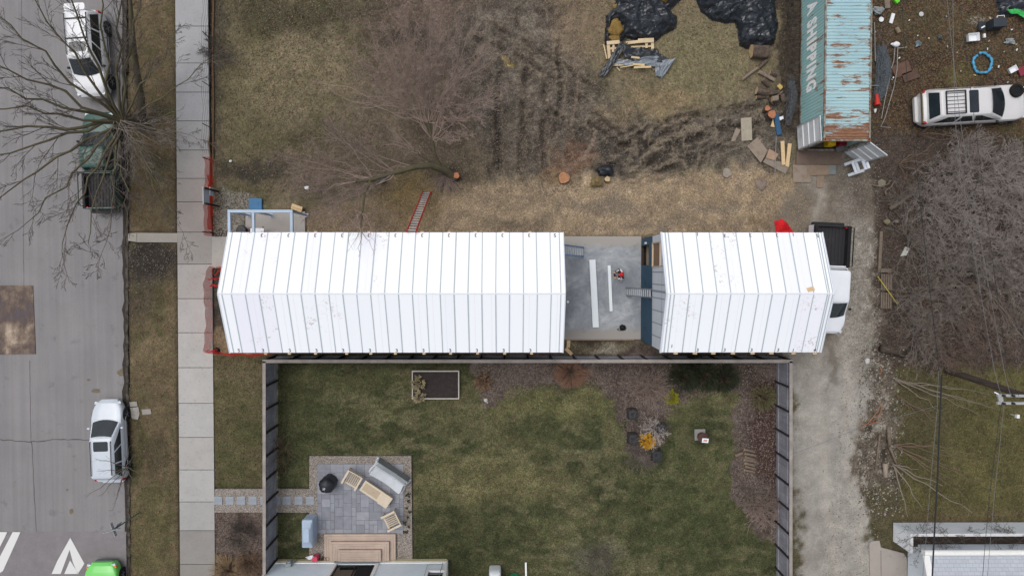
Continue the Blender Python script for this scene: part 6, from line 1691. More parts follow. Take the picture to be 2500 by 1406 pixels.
# covered object and white post on the lawn
ws = thing('covered_planter', 'tall object under a white cover on the lawn at the lower photo edge', 'cover', P(1207, 1392)); q = P(1209, 1384)
rr3 = lambda w, l, z: [Vector((q.x + p[0], q.y - .42 + p[1], p[2])) for p in rrect(-w / 2, w / 2, l / 2, .1, z)]
mb = MB(); mb.rings([rr3(.66, 1.1, .03), rr3(.68, 1.12, .6), rr3(.62, 1.02, .86), rr3(.5, .86, .94)], True, True); mb.build('cover', mat('white_cover', (208, 212, 216), rough=.5, var=.05, scale=2, bmp=.15), ws, smooth=35)
mb = MB(); mb.bar((q.x + .12, q.y - .18, .95), (q.x + .2, q.y - .18, .95), .03, .02); mb.bar((q.x + .12, q.y - .18, .95), (q.x + .12, q.y - .28, .95), .03, .02); mb.build('handle', blk, ws)
mb = MB(); a, b_ = P(1283.5, 1372, .06), P(1285, 1440, .06); mb.bar(a, b_, .1, .1); single(mb, 'white_post', 'long white square post lying on the lawn beside the white cover', 'post', whitet)
mb = MB(); q = P(1256, 1410)
for k in range(3): mb.tube([(q.x + (.3 - .03 * k) * math.cos(a), q.y + (.3 - .03 * k) * math.sin(a), .04 + .03 * k) for a in [i * .3 for i in range(22)]], .018, 5)
single(mb, 'garden_hose', 'coiled green garden hose at the lower photo edge', 'hose', mat('green_hose', (30, 104, 72), rough=.4, var=.1))

# ------------------------------------------------------------------ garage and white enclosure (lower right)
en = thing('white_enclosure', 'low white clapboard wall with a corner beside the shingled garage', 'wall', P(2200, 1290))
clapw = clap('white_clapboard', (226, 232, 240), .1); clapw2 = clap('end_clapboard', (240, 244, 248), .1)
a, c_ = P(2181, 1275), P(2181, 1320); X0, Y0, Y1 = a.x, a.y, c_.y; HE = 1.6
mb = MB(); mb.box((X0 + 6, Y0 - .06, HE / 2), (12, .12, HE)); mb.build('north_side', clapw, en)
mb = MB(); mb.box((X0 + .06, (Y0 + Y1) / 2 - .065, HE / 2), (.12, Y0 - Y1 - .13, HE - .002)); mb.build('west_side', clapw2, en)
mb = MB(); mb.box((X0 + 6, Y0 - .06, HE + .02), (12.06, .16, .04)); mb.box((X0 + .06, (Y0 + Y1) / 2 - .07, HE + .018), (.16, Y0 - Y1 - .16, .038)); mb.build('coping', mat('rough_white_coping', (206, 206, 208), var=.15, scale=20), en)
mb = MB(); mb.box((X0 + 5.2, (Y0 + Y1) / 2 - .1, .45), (10, Y0 - Y1 - .3, .9)); mb.build('infill', mat('leaf_fill', (58, 48, 42), var=.4, scale=9, bmp=.5), en)
ga = thing('garage', 'garage with a pale blue shingle roof, white fascia and clapboard walls', 'garage', P(2330, 1400))
gxw, gyn = P(2216, 1370).x, P(2300, 1312).y; gz_e = 2.6
mb = MB(); mb.box((gxw + 4, gyn - 3.5, gz_e / 2), (8, 7, gz_e)); mb.build('wall', mat('garage_siding', (224, 232, 240), var=.06, scale=2), ga)
def shingle(name, col):
    m, t, b = base(name, .9, .15); v = coords(t)
    br = N(t, 'ShaderNodeTexBrick', Scale=1.0); br.inputs['Brick Width'].default_value = .34; br.inputs['Row Height'].default_value = .19; br.inputs['Mortar Size'].default_value = .010
    c0 = lin(col); br.inputs['Color1'].default_value = tuple(x * .93 for x in c0) + (1,); br.inputs['Color2'].default_value = tuple(x * 1.06 for x in c0) + (1,); br.inputs['Mortar'].default_value = tuple(x * .72 for x in c0) + (1,)
    t.links.new(v, br.inputs[0]); c = mixc(t, 1, br.outputs[0], ramp(t, noisev(t, v, 30, 2), [(.3, .85), (.7, 1.12)]), 'MULTIPLY'); t.links.new(c, b.inputs['Base Color']); return m
rx0 = P(2268, 1380, 2.75).x; ryn = P(2300, 1357, 2.72).y
mb = MB(); mb.add([(rx0, ryn, 2.72), (rx0 + 9, ryn, 2.72), (rx0 + 9, ryn - 3.6, 4.0), (rx0, ryn - 3.6, 4.0)], [(3, 2, 1, 0)]); mb.add([(rx0, ryn - 3.6, 4.0), (rx0 + 9, ryn - 3.6, 4.0), (rx0 + 9, ryn - 7.2, 2.72), (rx0, ryn - 7.2, 2.72)], [(3, 2, 1, 0)]); mb.build('roof', shingle('blue_shingle', (176, 181, 189)), ga)
mb = MB(); mb.tube([(rx0 - .25, ryn + .14, 2.62), (rx0 + 9, ryn + .14, 2.62)], .16, 10); mb.box((rx0 + 4.4, ryn + .02, 2.5), (9.2, .1, .3)); mb.build('gutter', whitet, ga, smooth=True)
mb = MB()
for s in (0, 1): mb.bar((rx0 - .12, ryn - 7.2 * s, 2.66), (rx0 - .12, ryn - 3.6, 3.94), .34, .12)
mb.build('fascia', whitet, ga)
mb = MB(); mb.add([(gxw - .003, gyn, gz_e), (gxw - .003, gyn - 7, gz_e), (gxw - .003, gyn - 3.5, 3.8)], [(2, 1, 0)]); mb.build('gable', mat('garage_siding', (186, 198, 210)), ga)
flat('driveway_slab', [(2122, 1326), (2128, 1320), (2147, 1319), (2150, 1335), (2206, 1350), (2214, 1362), (2214, 1500), (2126, 1500)], -.2, .02, concrete('driveway_concrete', (160, 152, 145)))
flat('driveway_joint', [(2149.6, 1342), (2150.6, 1342), (2152, 1500), (2151, 1500)], .0, .024, mat('joint_dark', (84, 78, 72)))

# ------------------------------------------------------------------ planter bed, cages, cover and sign in the garden
rb_ = thing('raised_bed', 'rectangular raised bed of dark soil in a pale frame by the long fence', 'planter', P(1065, 938))
a, d_ = P(1007, 903), P(1122, 972); fr_m = mat('pale_frame', (184, 178, 170), var=.1)
cx_, cy_ = (a.x + d_.x) / 2, (a.y + d_.y) / 2; lx, ly = d_.x - a.x, a.y - d_.y
mb = MB()
for s in (-1, 1): mb.box((cx_, cy_ + s * (ly / 2 - .03), .13), (lx, .06, .28)); mb.box((cx_ + s * (lx / 2 - .03), cy_, .131), (.06, ly - .12, .28))
mb.build('frame', fr_m, rb_)
mb = MB(); n = 26
g_ = [(cx_ + (i / n - .5) * (lx - .1), cy_ + (j / n - .5) * (ly - .1), .16 + .07 * float(fbm(np.array([i * .35]), np.array([j * .35]), 3, 4)[0])) for i in range(n + 1) for j in range(n + 1)]
mb.add(g_, [(i * (n + 1) + j, (i + 1) * (n + 1) + j, (i + 1) * (n + 1) + j + 1, i * (n + 1) + j + 1) for i in range(n) for j in range(n)]); mb.build('soil', mat('dark_soil', (52, 45, 43), var=.35, scale=9, bmp=.5), rb_)
def wiremat(name, col, dens, sc):
    m, t, b = base(name, .6, .3); b.inputs['Base Color'].default_value = lin(col) + (1,)
    tr = t.nodes.new('ShaderNodeBsdfTransparent'); mx = t.nodes.new('ShaderNodeMixShader'); v = coords(t, (sc, sc, sc), (.4, .3, .78)); sp = t.nodes.new('ShaderNodeSeparateXYZ'); t.links.new(v, sp.inputs[0]); o_ = []
    for k in (0, 1):
        fr = N(t, 'ShaderNodeMath', operation='FRACT'); t.links.new(sp.outputs[k], fr.inputs[0]); gt = N(t, 'ShaderNodeMath', operation='LESS_THAN'); t.links.new(fr.outputs[0], gt.inputs[0]); gt.inputs[1].default_value = dens; o_.append(gt.outputs[0])
    q_ = N(t, 'ShaderNodeMath', operation='MAXIMUM'); t.links.new(o_[0], q_.inputs[0]); t.links.new(o_[1], q_.inputs[1]); t.links.new(q_.outputs[0], mx.inputs[0]); t.links.new(tr.outputs[0], mx.inputs[1]); t.links.new(b.outputs[0], mx.inputs[2]); t.links.new(mx.outputs[0], t.nodes['Material Output'].inputs[0]); return m
cage_m = wiremat('black_mesh', (58, 62, 66), .30, 30); wire_d = mat('cage_wire', (30, 30, 32), rough=.5)
for i, (x_, y_, w, l) in enumerate(((1542, 1008, .56, .62), (1543, 1068, .58, .66), (1611, 1041, .56, .56), (1600, 1108, .62, .66))):
    q = P(x_, y_); hgt = .5
    t_ = thing('plant_cage', ['dark mesh plant cage at the upper left of the mulch tongue', 'dark mesh plant cage left of the orange conifer', 'dark mesh plant cage behind the bare pale shrub', 'dark mesh plant cage below the orange conifer'][i], 'cage', q, 0, 'mesh cages in the mulch bed')
    R0_ = [Vector((q.x, q.y, 0)) + Vector(p) for p in rrect(-w / 2, w / 2, l / 2, .14, .0)]
    rs = [[Vector((p.x, p.y, z)) if k_ == 1 else Vector((q.x + (p.x - q.x) * k_, q.y + (p.y - q.y) * k_, z)) for p in R0_] for z, k_ in ((.0, 1), (hgt * .7, 1), (hgt, .9), (hgt + .02, .5), (hgt + .0, .05))]
    mb = MB(); mb.rings(rs, False, True); mb.build('mesh', cage_m, t_)
    mb = MB(); mb.tube(rs[2] + [rs[2][0]], .012, 5); mb.tube(rs[0] + [rs[0][0]], .012, 5)
    for k in range(0, 20, 5): mb.tube([rs[0][k], rs[2][k]], .012, 5)
    mb.build('frame', wire_d, t_)
    mb = MB()
    for k in range(26):
        a_ = random.uniform(0, 6.28); r_ = random.uniform(.02, .2); mb.tube([(q.x, q.y, 0), (q.x + r_ * math.cos(a_) * .6, q.y + r_ * math.sin(a_) * .6, .2), (q.x + r_ * math.cos(a_), q.y + r_ * math.sin(a_), random.uniform(.25, .42))], [.01, .008, .004], 4)
    mb.build('bare_stems', mat('stem_grey', (88, 78, 72), var=.2), t_)
fp = thing('stone_base', 'square grey stone slab under the round brown cover in the lawn', 'slab', P(1707, 1060)); q = P(1708, 1060)
mb = MB(); mb.box((q.x, q.y, .05), (.62, .64, .1), .03); mb.build('slab', mat('grey_stone', (134, 132, 128), var=.12, scale=5), fp, bevel=.02)
q2 = P(1711, 1064); mb = MB(); mb.lathe((q2.x, q2.y, .1), [(0, 0), (.24, 0), (.29, .32), (.30, .36), (.24, .40), (0, .41)], 24); single(mb, 'lidded_drum', 'round dark brown lidded drum on the grey stone slab in the lawn', 'drum', mat('dark_clay', (76, 52, 46), var=.2, scale=5), smooth=True)
sn = thing('card_sign', 'small white card with a pink print resting on the brown drum', 'sign', P(1721, 1075)); q = P(1722, 1075, .55)
mb = MB(); mb.box((q.x, q.y, .54), (.36, .26, .02), -.08, tilt=('X', .2)); mb.build('card', foam_m, sn); mb = MB(); mb.box((q.x, q.y, .552), (.22, .13, .012), -.08, tilt=('X', .2)); mb.build('print', mat('pink_print', (206, 150, 150), var=.15, scale=14), sn)
for i, (x_, y_, s_, l_) in enumerate(((1186, 976, .24, 'small pale boulder at the left tip of the mulch bed'), (2165, 425, .0, ''), (1190, 982, .1, 'pebble beside the pale boulder at the mulch bed'))):
    if s_: q = P(x_, y_); mb = MB(); mb.blob((q.x, q.y, s_ * .3), (s_, s_ * .9, s_ * .8), 3 + i, .12, 3); single(mb, 'boulder', l_, 'stone', mat('pale_stone', (186, 184, 180), var=.12, scale=6), smooth=True)
for i, y_ in enumerate((1097, 1107, 1116, 1122, 1131, 1139, 1147)):
    a, b_ = P(1817 + (i % 3) * 2, y_, .1), P(1842 + (i % 2) * 3, y_ + 5, .1)
    log('garden_log', 'split pale log in the row lying on the right mulch bed', (a.x, a.y, .1), (b_.x, b_.y, .1), .085, 'row of logs on the mulch bed', mt=mat('split_log', (120, 106, 94), var=.25, scale=6, col2=(84, 72, 64), cover=.4), cut=cut_t)
a, b_ = P(1796, 1112, .08), P(1812, 1105, .08); log('garden_log', 'single short log left of the row on the right mulch bed', (a.x, a.y, .08), (b_.x, b_.y, .08), .08, 'row of logs on the mulch bed', mt=mat('split_log', (120, 106, 94)), cut=cut_t)

# ------------------------------------------------------------------ street name sign
ss = thing('street_sign', 'grey street sign pole with two blades leaning over the kerb edge', 'street sign', P(330, 1264)); p = P(340, 1251); zt_ = 2.5
mb = MB(); mb.tube([p, (p.x, p.y, 2.7)], .035, 8); mb.build('pole', mat('sign_pole', (96, 110, 110), rough=.5, var=.1), ss)
sgm = mat('sign_back', (150, 154, 156), rough=.5, var=.1)
mb = MB(); mb.bar((p.x - .42, p.y - .10, 2.62), (p.x + .42, p.y + .14, 2.62), .03, .20); mb.build('blade', sgm, ss)
mb = MB(); mb.bar((p.x - .16, p.y + .34, 2.40), (p.x + .10, p.y - .36, 2.40), .03, .20); mb.build('blade', sgm, ss)
mb = MB(); mb.box((p.x - .05, p.y, 2.05), (.03, .45, .5), -.6); mb.build('plate', sgm, ss)
# ------------------------------------------------------------------ junk yard objects
def item(name, label, cat, px_, py_, fn, mt, group=None, **kw):
    q = P(px_, py_); mb = MB(); fn(mb, q); return single(mb, name, label, cat, mt, group, **kw)
whitep_ = mat('white_plastic', (225, 227, 230)); greyp = mat('clear_grey_plastic', (140, 144, 146), rough=.3, var=.25, scale=7)
item('plastic_bag', 'crumpled clear grey bag by the container wall', 'bag', 2141, 28, lambda m, q: m.blob((q.x, q.y, .12), (.62, .42, .32), 3, .25, 3), greyp, smooth=25)
item('plastic_bag', 'small bluish clear bag above the junk car, the left of two', 'bag', 2240, 108, lambda m, q: m.blob((q.x, q.y, .08), (.38, .34, .2), 5, .3, 2), mat('bluish_plastic', (104, 116, 122), rough=.3, var=.3, scale=8), smooth=25)
item('plastic_bag', 'small dark clear bag above the junk car, the right of two', 'bag', 2293, 92, lambda m, q: m.blob((q.x, q.y, .07), (.3, .24, .18), 6, .3, 2), mat('dark_clear_plastic', (84, 90, 98), rough=.3, var=.4, scale=8), smooth=25)
item('plastic_bag', 'grey torn bag right of the white crate', 'bag', 2464, 102, lambda m, q: m.blob((q.x, q.y, .06), (.62, .34, .16), 7, .4, 3), greyp, smooth=25)
def gutter_(m, q):
    a, b_ = P(2181, 34, .08), P(2174, 58, .08); m.bar(a, b_, .2, .1)
item('plastic_trough', 'short white trough piece lying near the container', 'trough', 2177, 46, gutter_, whitep_, bevel=.03)
item('plate', 'small white oval dish near the container', 'dish', 2150, 49, lambda m, q: m.lathe((q.x, q.y, .02), [(0, 0), (.12, 0), (.14, .05), (.1, .03), (0, .03)], 16), whitep_, smooth=True)
item('plate', 'round grey white lid lying in the middle of the junk yard', 'lid', 2248, 36, lambda m, q: m.lathe((q.x, q.y, .02), [(0, 0), (.13, 0), (.13, .04), (.1, .06), (0, .05)], 18), mat('grey_lid', (186, 188, 188), var=.12), smooth=True)
item('paint_can', 'grey can with an orange rim lying near the container', 'can', 2189, 76, lambda m, q: m.lathe((q.x, q.y, .11), [(0, -.16), (.11, -.16), (.12, -.1), (.11, .16), (0, .16)], 14, axis='Y', rot=Matrix.Rotation(.5, 3, 'Z')), mat('orange_can', (150, 120, 84), var=.3, scale=4, col2=(110, 116, 114), cover=.5), smooth=True)
item('plastic_jug', 'white jug lying at the top of the bent metal rods', 'jug', 2183, 111, lambda m, q: (m.blob((q.x + .03, q.y, .14), (.42, .3, .28), 8, .05, 3), m.tube([(q.x - .16, q.y + .02, .14), (q.x - .28, q.y, .14)], [.08, .04], 10)), whitep_, smooth='all')
item('green_bottle', 'small bright green carton at the upper photo edge', 'carton', 2185, 4, lambda m, q: m.box((q.x, q.y, .1), (.22, .34, .18), .7), mat('vivid_green', (104, 200, 52), rough=.4, var=.1), bevel=.03)
def crate(m, q, w=.62, l=.44, h=.28, rz=.08):
    R_ = Matrix.Rotation(rz, 3, 'Z'); a = Vector((q.x, q.y, 0)); k = .86
    pts = lambda s, z, ins: [a + R_ @ Vector((x * (w / 2 * s - ins), y * (l / 2 * s - ins), z)) for x, y in ((-1, -1), (1, -1), (1, 1), (-1, 1))]
    m.rings([pts(k, .02, 0), pts(1, h, 0), pts(1, h, .02), pts(k, .06, .02)], True, True)
item('plastic_crate', 'open white plastic bin in the junk yard above the blue ring', 'bin', 2370, 95, lambda m, q: crate(m, q), whitep_)
item('plastic_tub', 'white rectangular tub left of the dark red piece', 'tub', 2468, 172, lambda m, q: crate(m, q, .48, .32, .2, .5), whitep_)
item('plastic_scrap', 'dark red plastic piece at the right photo edge', 'plastic', 2492, 174, lambda m, q: m.box((q.x + .1, q.y, .08), (.6, .5, .1), .4), mat('dull_red', (128, 48, 62), rough=.5, var=.15), bevel=.04)
item('small_carton', 'small white carton right of the white bin', 'carton', 2401, 89, lambda m, q: m.box((q.x, q.y, .06), (.13, .22, .1), .1), whitep_, bevel=.01)
# blue ring
rg = P(2395, 156); mb = MB(); pts = []
for k in range(41):
    a = math.radians(112 - 345 * k / 40); w_ = 1 + .05 * math.sin(5 * a); pts.append((rg.x + .52 * w_ * math.cos(a), rg.y + .56 * w_ * math.sin(a), .11))
mb.tube(pts, [.07 + .022 * math.sin(k * 1.9) for k in range(41)], 8); single(mb, 'pool_ring', 'open ring of blue inflated plastic lying in the junk yard', 'ring', mat('pool_blue', (72, 148, 186), rough=.35, var=.25, scale=5, col2=(116, 170, 192), cover=.35), smooth='all')
bx = thing('storage_bin', 'black plastic storage bin with an open side flap and a white handle', 'bin', P(2423, 60)); q = P(2437, 57, .5); bm2 = mat('charcoal_plastic', (52, 58, 64), rough=.5, var=.15, scale=3)
mb = MB(); mb.box((q.x, q.y, .36), (.72, .5, .62), .06); mb.build('body', bm2, bx, bevel=.03)
mb = MB(); mb.box((q.x - .72, q.y - .06, .22), (.42, .5, .06), .06, tilt=('Y', .2)); mb.build('flap', bm2, bx, bevel=.01)
mb = MB(); mb.tube([(q.x - .2, q.y + .24, .66), (q.x - .18, q.y + .33, .68), (q.x + .2, q.y + .35, .68), (q.x + .22, q.y + .26, .66)], .02, 6); mb.build('handle', whitep_, bx)
mb = MB(); mb.box((q.x - .68, q.y - .14, .27), (.22, .08, .04), .5); mb.build('white_tag', whitep_, bx)
for dx in (-.5, -.2, .1): mb = MB(); mb.bar((q.x + dx * 1.6 - .1, q.y - .48, .05), (q.x + dx * 1.6 + .25, q.y - .2, .16), .05, .05); mb.build('strut', blackp, bx)
tarp('dark navy tarpaulin with a black heap at the upper right photo corner', [(2425, -60), (2432, 10), (2440, 36), (2470, 40), (2500, 38), (2560, 40), (2560, -60)], .5, plastic('navy_sheeting', (28, 31, 42), (40, 43, 54)), 71, fold=.15)
sheet('bright green cloth strip beside the navy tarpaulin', [(2446, 30), (2466, 28), (2530, 52), (2500, 52)], lambda u, v: .25, mat('bright_green_cloth', (62, 176, 88), rough=.6, var=.15), 12, 'green_cloth')
# fishing net heaps, rods
netg = mat('grey_net', (96, 104, 112), var=.35, scale=14, col2=(66, 68, 70), cover=.5)
def strands(m, pts, n, spread, h, r, seed):
    rn = random.Random(seed); c = [P(*p) for p in pts]
    for k in range(n):
        ph = rn.uniform(-1, 1); out = []
        for i, p in enumerate(c): f = i / (len(c) - 1); out.append((p.x + ph * spread * math.sin(.5 + 2.3 * f) + rn.uniform(-.07, .07), p.y + rn.uniform(-.2, .2), .04 + h * (1 - abs(ph)) * math.sin(.3 + 2.6 * f) + rn.uniform(0, .05)))
        m.tube(out, r, 3)
mb = MB(); strands(mb, [(2150, 118), (2154, 150), (2157, 180), (2150, 220), (2140, 245)], 110, .42, .3, .011, 3); single(mb, 'netting_heap', 'heap of grey wire netting on the east side of the container', 'netting', netg)
mb = MB(); strands(mb, [(1930, 190), (1932, 225), (1930, 260), (1922, 300)], 60, .3, .25, .011, 5); single(mb, 'netting_heap', 'grey wire netting on the west side of the container', 'netting', netg)
rodm = mat('grey_rod', (146, 142, 138), var=.2, scale=5)
rods = [([(2185, 115), (2182, 150), (2176, 168)], 'short rod hanging from the white jug'), ([(2192, 113), (2190, 170), (2182, 215), (2160, 290), (2150, 310), (2175, 312)], 'long bent rod frame right of the container'), ([(2192, 118), (2214, 116)], 'short rod pointing east from the white jug'), ([(2172, 190), (2160, 245), (2152, 290)], 'straight rod beside the red cone'), ([(2125, 209), (2168, 211)], 'horizontal rod touching the container'), ([(2135, 55), (2137, 150)], 'thin upright rod along the container wall')]
for pts, lb in rods:
    mb = MB(); mb.tube([P(x, y, .12 + .06 * i) for i, (x, y) in enumerate(pts)], .022, 5); single(mb, 'metal_rod', lb, 'rod', rodm, 'metal rods east of the container')
cone = item('traffic_cone', 'red cone with a white band lying beside the container', 'cone', 2137, 250, lambda m, q: m.lathe((q.x, q.y + .1, .16), [(0, -.3), (.1, -.3), (.1, -.18), (.13, .02), (.17, .25), (.2, .26), (.2, .3), (0, .3)], 16, axis='Y', rot=Matrix.Rotation(math.pi + .1, 3, 'Z')), mat('cone_red', (196, 52, 40), rough=.5, var=.15), smooth=True)
q = P(2134, 272); mb = MB(); mb.tube([(q.x, q.y + .1, .1), (q.x, q.y - .1, .1)], [.08, .05], 10); mb.build('white_tip', whitep_, cone)
for i, (x_, y_, w_, l_, rz_, c_) in enumerate(((2165, 11, .3, .5, .1, (120, 110, 96)), (2200, 170, 1.0, .7, .4, (98, 74, 62)), (2222, 186, .9, .5, .35, (86, 68, 58)))):
    q = P(x_, y_); mb = MB(); mb.box((q.x, q.y, .04), (w_, l_, .05), rz_); single(mb, 'scrap_board', ['small tan carton flap by the container top', 'brown weathered board lying among leaves, the upper of two', 'brown weathered board lying among leaves, the lower of two'][i], 'board', mat('scrap_%d' % i, c_, var=.2, scale=5))
rl = random.Random(21); lit = [mat('litter_white', (216, 216, 214), var=.05), mat('litter_grey', (160, 160, 158), var=.1), mat('litter_buff', (178, 160, 130), var=.1)]
for k in range(26):
    x_, y_ = rl.uniform(2135, 2495), rl.uniform(4, 205); q = P(x_, y_); mb = MB(); mb.box((q.x, q.y, .04), (rl.uniform(.05, .14), rl.uniform(.04, .09), .03), rl.uniform(0, 3))
    single(mb, 'litter_scrap', 'small pale scrap of litter on the brown leaves of the junk yard', 'litter', lit[k % 3], 'litter scraps in the junk yard')
for x_, y_, s_, l_ in ((564, 394, .14, 'white bottle lying on the dark patch by the pavement lot'), (750, 459, .22, 'white plastic piece lying west of the leaning tree twigs')):
    q = P(x_, y_); mb = MB(); mb.blob((q.x, q.y, .06), (s_ * 1.3, s_, .12), 9, .1, 2); single(mb, 'litter_scrap', l_, 'litter', whitep_)
mb = MB(); q = P(904, 441); mb.bar((q.x - .2, q.y, .1), (q.x + .2, q.y + .01, .1), .1, .06); single(mb, 'hand_tool', 'small red and white tool under the leaning trunk', 'tool', mat('red_white_tool', (190, 90, 90), var=.3, scale=12, col2=(220, 216, 214), cover=.5))
mb = MB(); q = P(935, 439); mb.box((q.x, q.y, .14), (.3, .36, .26), .2); single(mb, 'tool_case', 'small dark grey machine standing under the leaning trunk', 'machine', mat('tool_grey', (110, 114, 116), var=.3, scale=12, col2=(50, 52, 54), cover=.5), bevel=.03)

# ------------------------------------------------------------------ alley edge: pallet fence, plank, pole, rubble
oldw = mat('grey_old_wood', (112, 100, 88), var=.25, scale=5, stretch=(1, 1, 4)); oldd = mat('dark_old_wood', (84, 74, 64), var=.25, scale=5)
pa_ = thing('old_pallet', 'grey weathered pallet lying along the alley under a yellow pole', 'pallet', P(2162, 706))
for k in range(5):
    a, b_ = P(2153 + 5.6 * k, 669, .16), P(2152 + 5.6 * k, 753, .16)
    for s0, s1 in ((0, .46), (.54, 1)): mb = MB(); mb.bar(a.lerp(b_, s0), a.lerp(b_, s1), .095, .03); mb.build('slat', oldw, pa_)
for y_ in (671, 708, 752): a, b_ = P(2151, y_, .08), P(2177, y_, .08); mb = MB(); mb.bar(a, b_, .1, .09); mb.build('stringer', oldd, pa_)
a, b_ = P(2150, 660, .2), P(2176, 661, .2); mb = MB(); mb.bar(a, b_, .22, .08); single(mb, 'wood_block', 'grey wooden block at the upper end of the old pallet', 'wood', oldw)
a, b_ = P(2151, 565, .12), P(2146, 664, .12); mb = MB(); mb.bar(a, b_, .16, .1); single(mb, 'plank', 'long grey plank on edge running up the alley from the pallet', 'plank', oldw)
a, b_ = P(2143, 675, .3), P(2191, 742, .4); mb = MB(); mb.tube([a, b_], .022, 6); single(mb, 'yellow_pole', 'thin yellow pole lying across the old pallet', 'pole', mat('yellow_paint', (188, 172, 62), rough=.5, var=.12))
item('plastic_shard', 'jagged pale plastic piece in the brush east of the alley', 'plastic', 2206, 615, lambda m, q: m.add([(q.x - .2, q.y - .25, .05), (q.x + .05, q.y - .2, .2), (q.x + .2, q.y + .2, .25), (q.x + .08, q.y + .3, .06), (q.x - .2, q.y - .25, .0), (q.x + .05, q.y - .2, .15), (q.x + .2, q.y + .2, .2), (q.x + .08, q.y + .3, .0)], [(0, 1, 2, 3), (7, 6, 5, 4), (0, 4, 5, 1), (1, 5, 6, 2), (2, 6, 7, 3), (3, 7, 4, 0)]), mat('pale_shard', (196, 196, 188), var=.15))
item('flagstone', 'flat grey green stone at the brush edge below the container', 'stone', 2152, 447, lambda m, q: m.prism([(q.x - .2, q.y - .2), (q.x + .16, q.y - .24), (q.x + .22, q.y + .1), (q.x - .05, q.y + .22), (q.x - .25, q.y + .08)], 0, .08), mat('greenish_stone', (118, 114, 98), var=.15, scale=6), bevel=.02)
item('boulder', 'yellowish round stone beside the brush east of the white pickup', 'stone', 2163, 542, lambda m, q: m.blob((q.x, q.y, .1), (.36, .32, .26), 21, .12, 3), mat('mossy_stone', (128, 120, 92), var=.2, scale=6), smooth=True)
item('boulder', 'small grey stone right of the yellowish round stone', 'stone', 2188, 541, lambda m, q: m.blob((q.x, q.y, .06), (.3, .2, .18), 22, .12, 2), mat('grey_stone2', (118, 110, 104), var=.2, scale=6), smooth=True)
item('flagstone', 'pale flat stone at the gravel edge below the workshop', 'stone', 2117, 881, lambda m, q: m.blob((q.x, q.y, .03), (.3, .36, .16), 23, .15, 2), mat('pale_stone', (186, 184, 180)))
def branchlog(label, pts, r0, r1, mt, group='dead branches along the alley edge'):
    mb = MB(); n = len(pts); mb.tube([P(*p) for p in pts], [r0 + (r1 - r0) * i / (n - 1) for i in range(n)], 7); return single(mb, 'dead_branch', label, 'branch', mt, group, smooth='all')
dead = mat('dead_wood', (116, 102, 88), var=.25, scale=6, bmp=.3)
branchlog('long pale log lying along the rubble, its upper part', [(2169, 1040, .12), (2170, 1065, .12), (2172, 1086, .12)], .1, .1, dead)
branchlog('curved log running down from the long pale log', [(2172, 1090, .1), (2180, 1110, .1), (2190, 1136, .12)], .08, .06, dead)
branchlog('grey split post lying in the rubble', [(2161, 1131, .1), (2162, 1164, .1)], .15, .13, mat('pale_post', (150, 138, 122), var=.15, scale=6))
branchlog('thin dark stick left of the long pale log', [(2148, 1060, .06), (2142, 1110, .06), (2137, 1148, .06)], .06, .04, dead)
branchlog('thick log end in the brush below the plank', [(2150, 850, .2), (2180, 856, .2), (2210, 866, .15)], .24, .18, mat('dark_log', (72, 62, 54), var=.3, scale=5, bmp=.4))
branchlog('bent root at the brush edge near the flat stone', [(2130, 452, .05), (2150, 456, .1), (2168, 450, .15), (2176, 440, .2)], .05, .03, dead)
branchlog('forked branch beside the bent root', [(2164, 480, .06), (2162, 466, .15), (2176, 456, .2), (2186, 440, .3)], .06, .03, dead)
branchlog('stout dead trunk lying in the brush above the boulders', [(2172, 510, .15), (2190, 500, .2), (2220, 480, .3)], .13, .07, dead)
orb = mat('orange_twig', (150, 104, 78), var=.2, scale=5)
for i, pts in enumerate(([(2098, 1045, .05), (2120, 1032, .08), (2145, 1000, .15), (2150, 985, .2)], [(2120, 1036, .06), (2140, 1030, .1), (2162, 1022, .1)], [(2130, 1030, .08), (2148, 1010, .2), (2156, 990, .2)], [(2149, 895, .05), (2152, 905, .08), (2148, 918, .05)])):
    branchlog(['long orange brown branch reaching onto the gravel', 'orange brown branch lying flat across the rubble', 'orange brown branch curving up in the rubble', 'short curved orange stick at the top of the rubble'][i], pts, .035, .02, orb, 'orange brown branches in the rubble')
# pole line
up = thing('utility_pole', 'dark wooden utility pole leaning out of the brush with twin grey crossarms', 'utility pole', P(2312, 904)); b0, t0 = P(2312, 904), P(2560, 985, 6.6)
polem = wood('pole_wood', (62, 54, 50), (84, 74, 68), (8, 8, .8), .15)
mb = MB(); mb.tube([b0, b0.lerp(t0, .5), t0], [.19, .17, .14], 12); mb.build('post', polem, up, smooth=True)
galv = mat('crossarm_grey', (164, 164, 164), rough=.6, var=.1, scale=3)
for y0, y1, z_ in ((964.5, 968, 6.0), (983.5, 984.5, 6.0)):
    mb = MB(); mb.bar(P(2434, y0, z_), P(2590, y1, z_), .12, .12); ca = mb.build('crossarm', galv, up)
    for x_ in (2446, 2469):
        q = P(x_, y0, z_); mb = MB(); mb.lathe((q.x, q.y, z_ + .06), [(0, 0), (.06, 0), (.06, .06), (.04, .1), (.06, .13), (.03, .18), (0, .18)], 12); mb.build('insulator', mat('dark_insulator', (52, 54, 58), rough=.3), ca, smooth=True)
mb = MB(); mb.bar(P(2441, 966, 5.96), P(2444, 984, 5.96), .22, .08); mb.build('spacer', galv, up)
mb = MB(); mb.bar(P(2428, 957, 6.0), P(2438, 962, 6.0), .05, .05); mb.build('bracket', foam_m, up)
item('meter_box', 'small white box on a rod in the lawn near the utility pole', 'box', 2467, 1011, lambda m, q: (m.box((q.x, q.y, .5), (.16, .2, .16)), m.tube([(q.x, q.y, 0), (q.x, q.y, .45)], .02, 5)), whitep_)
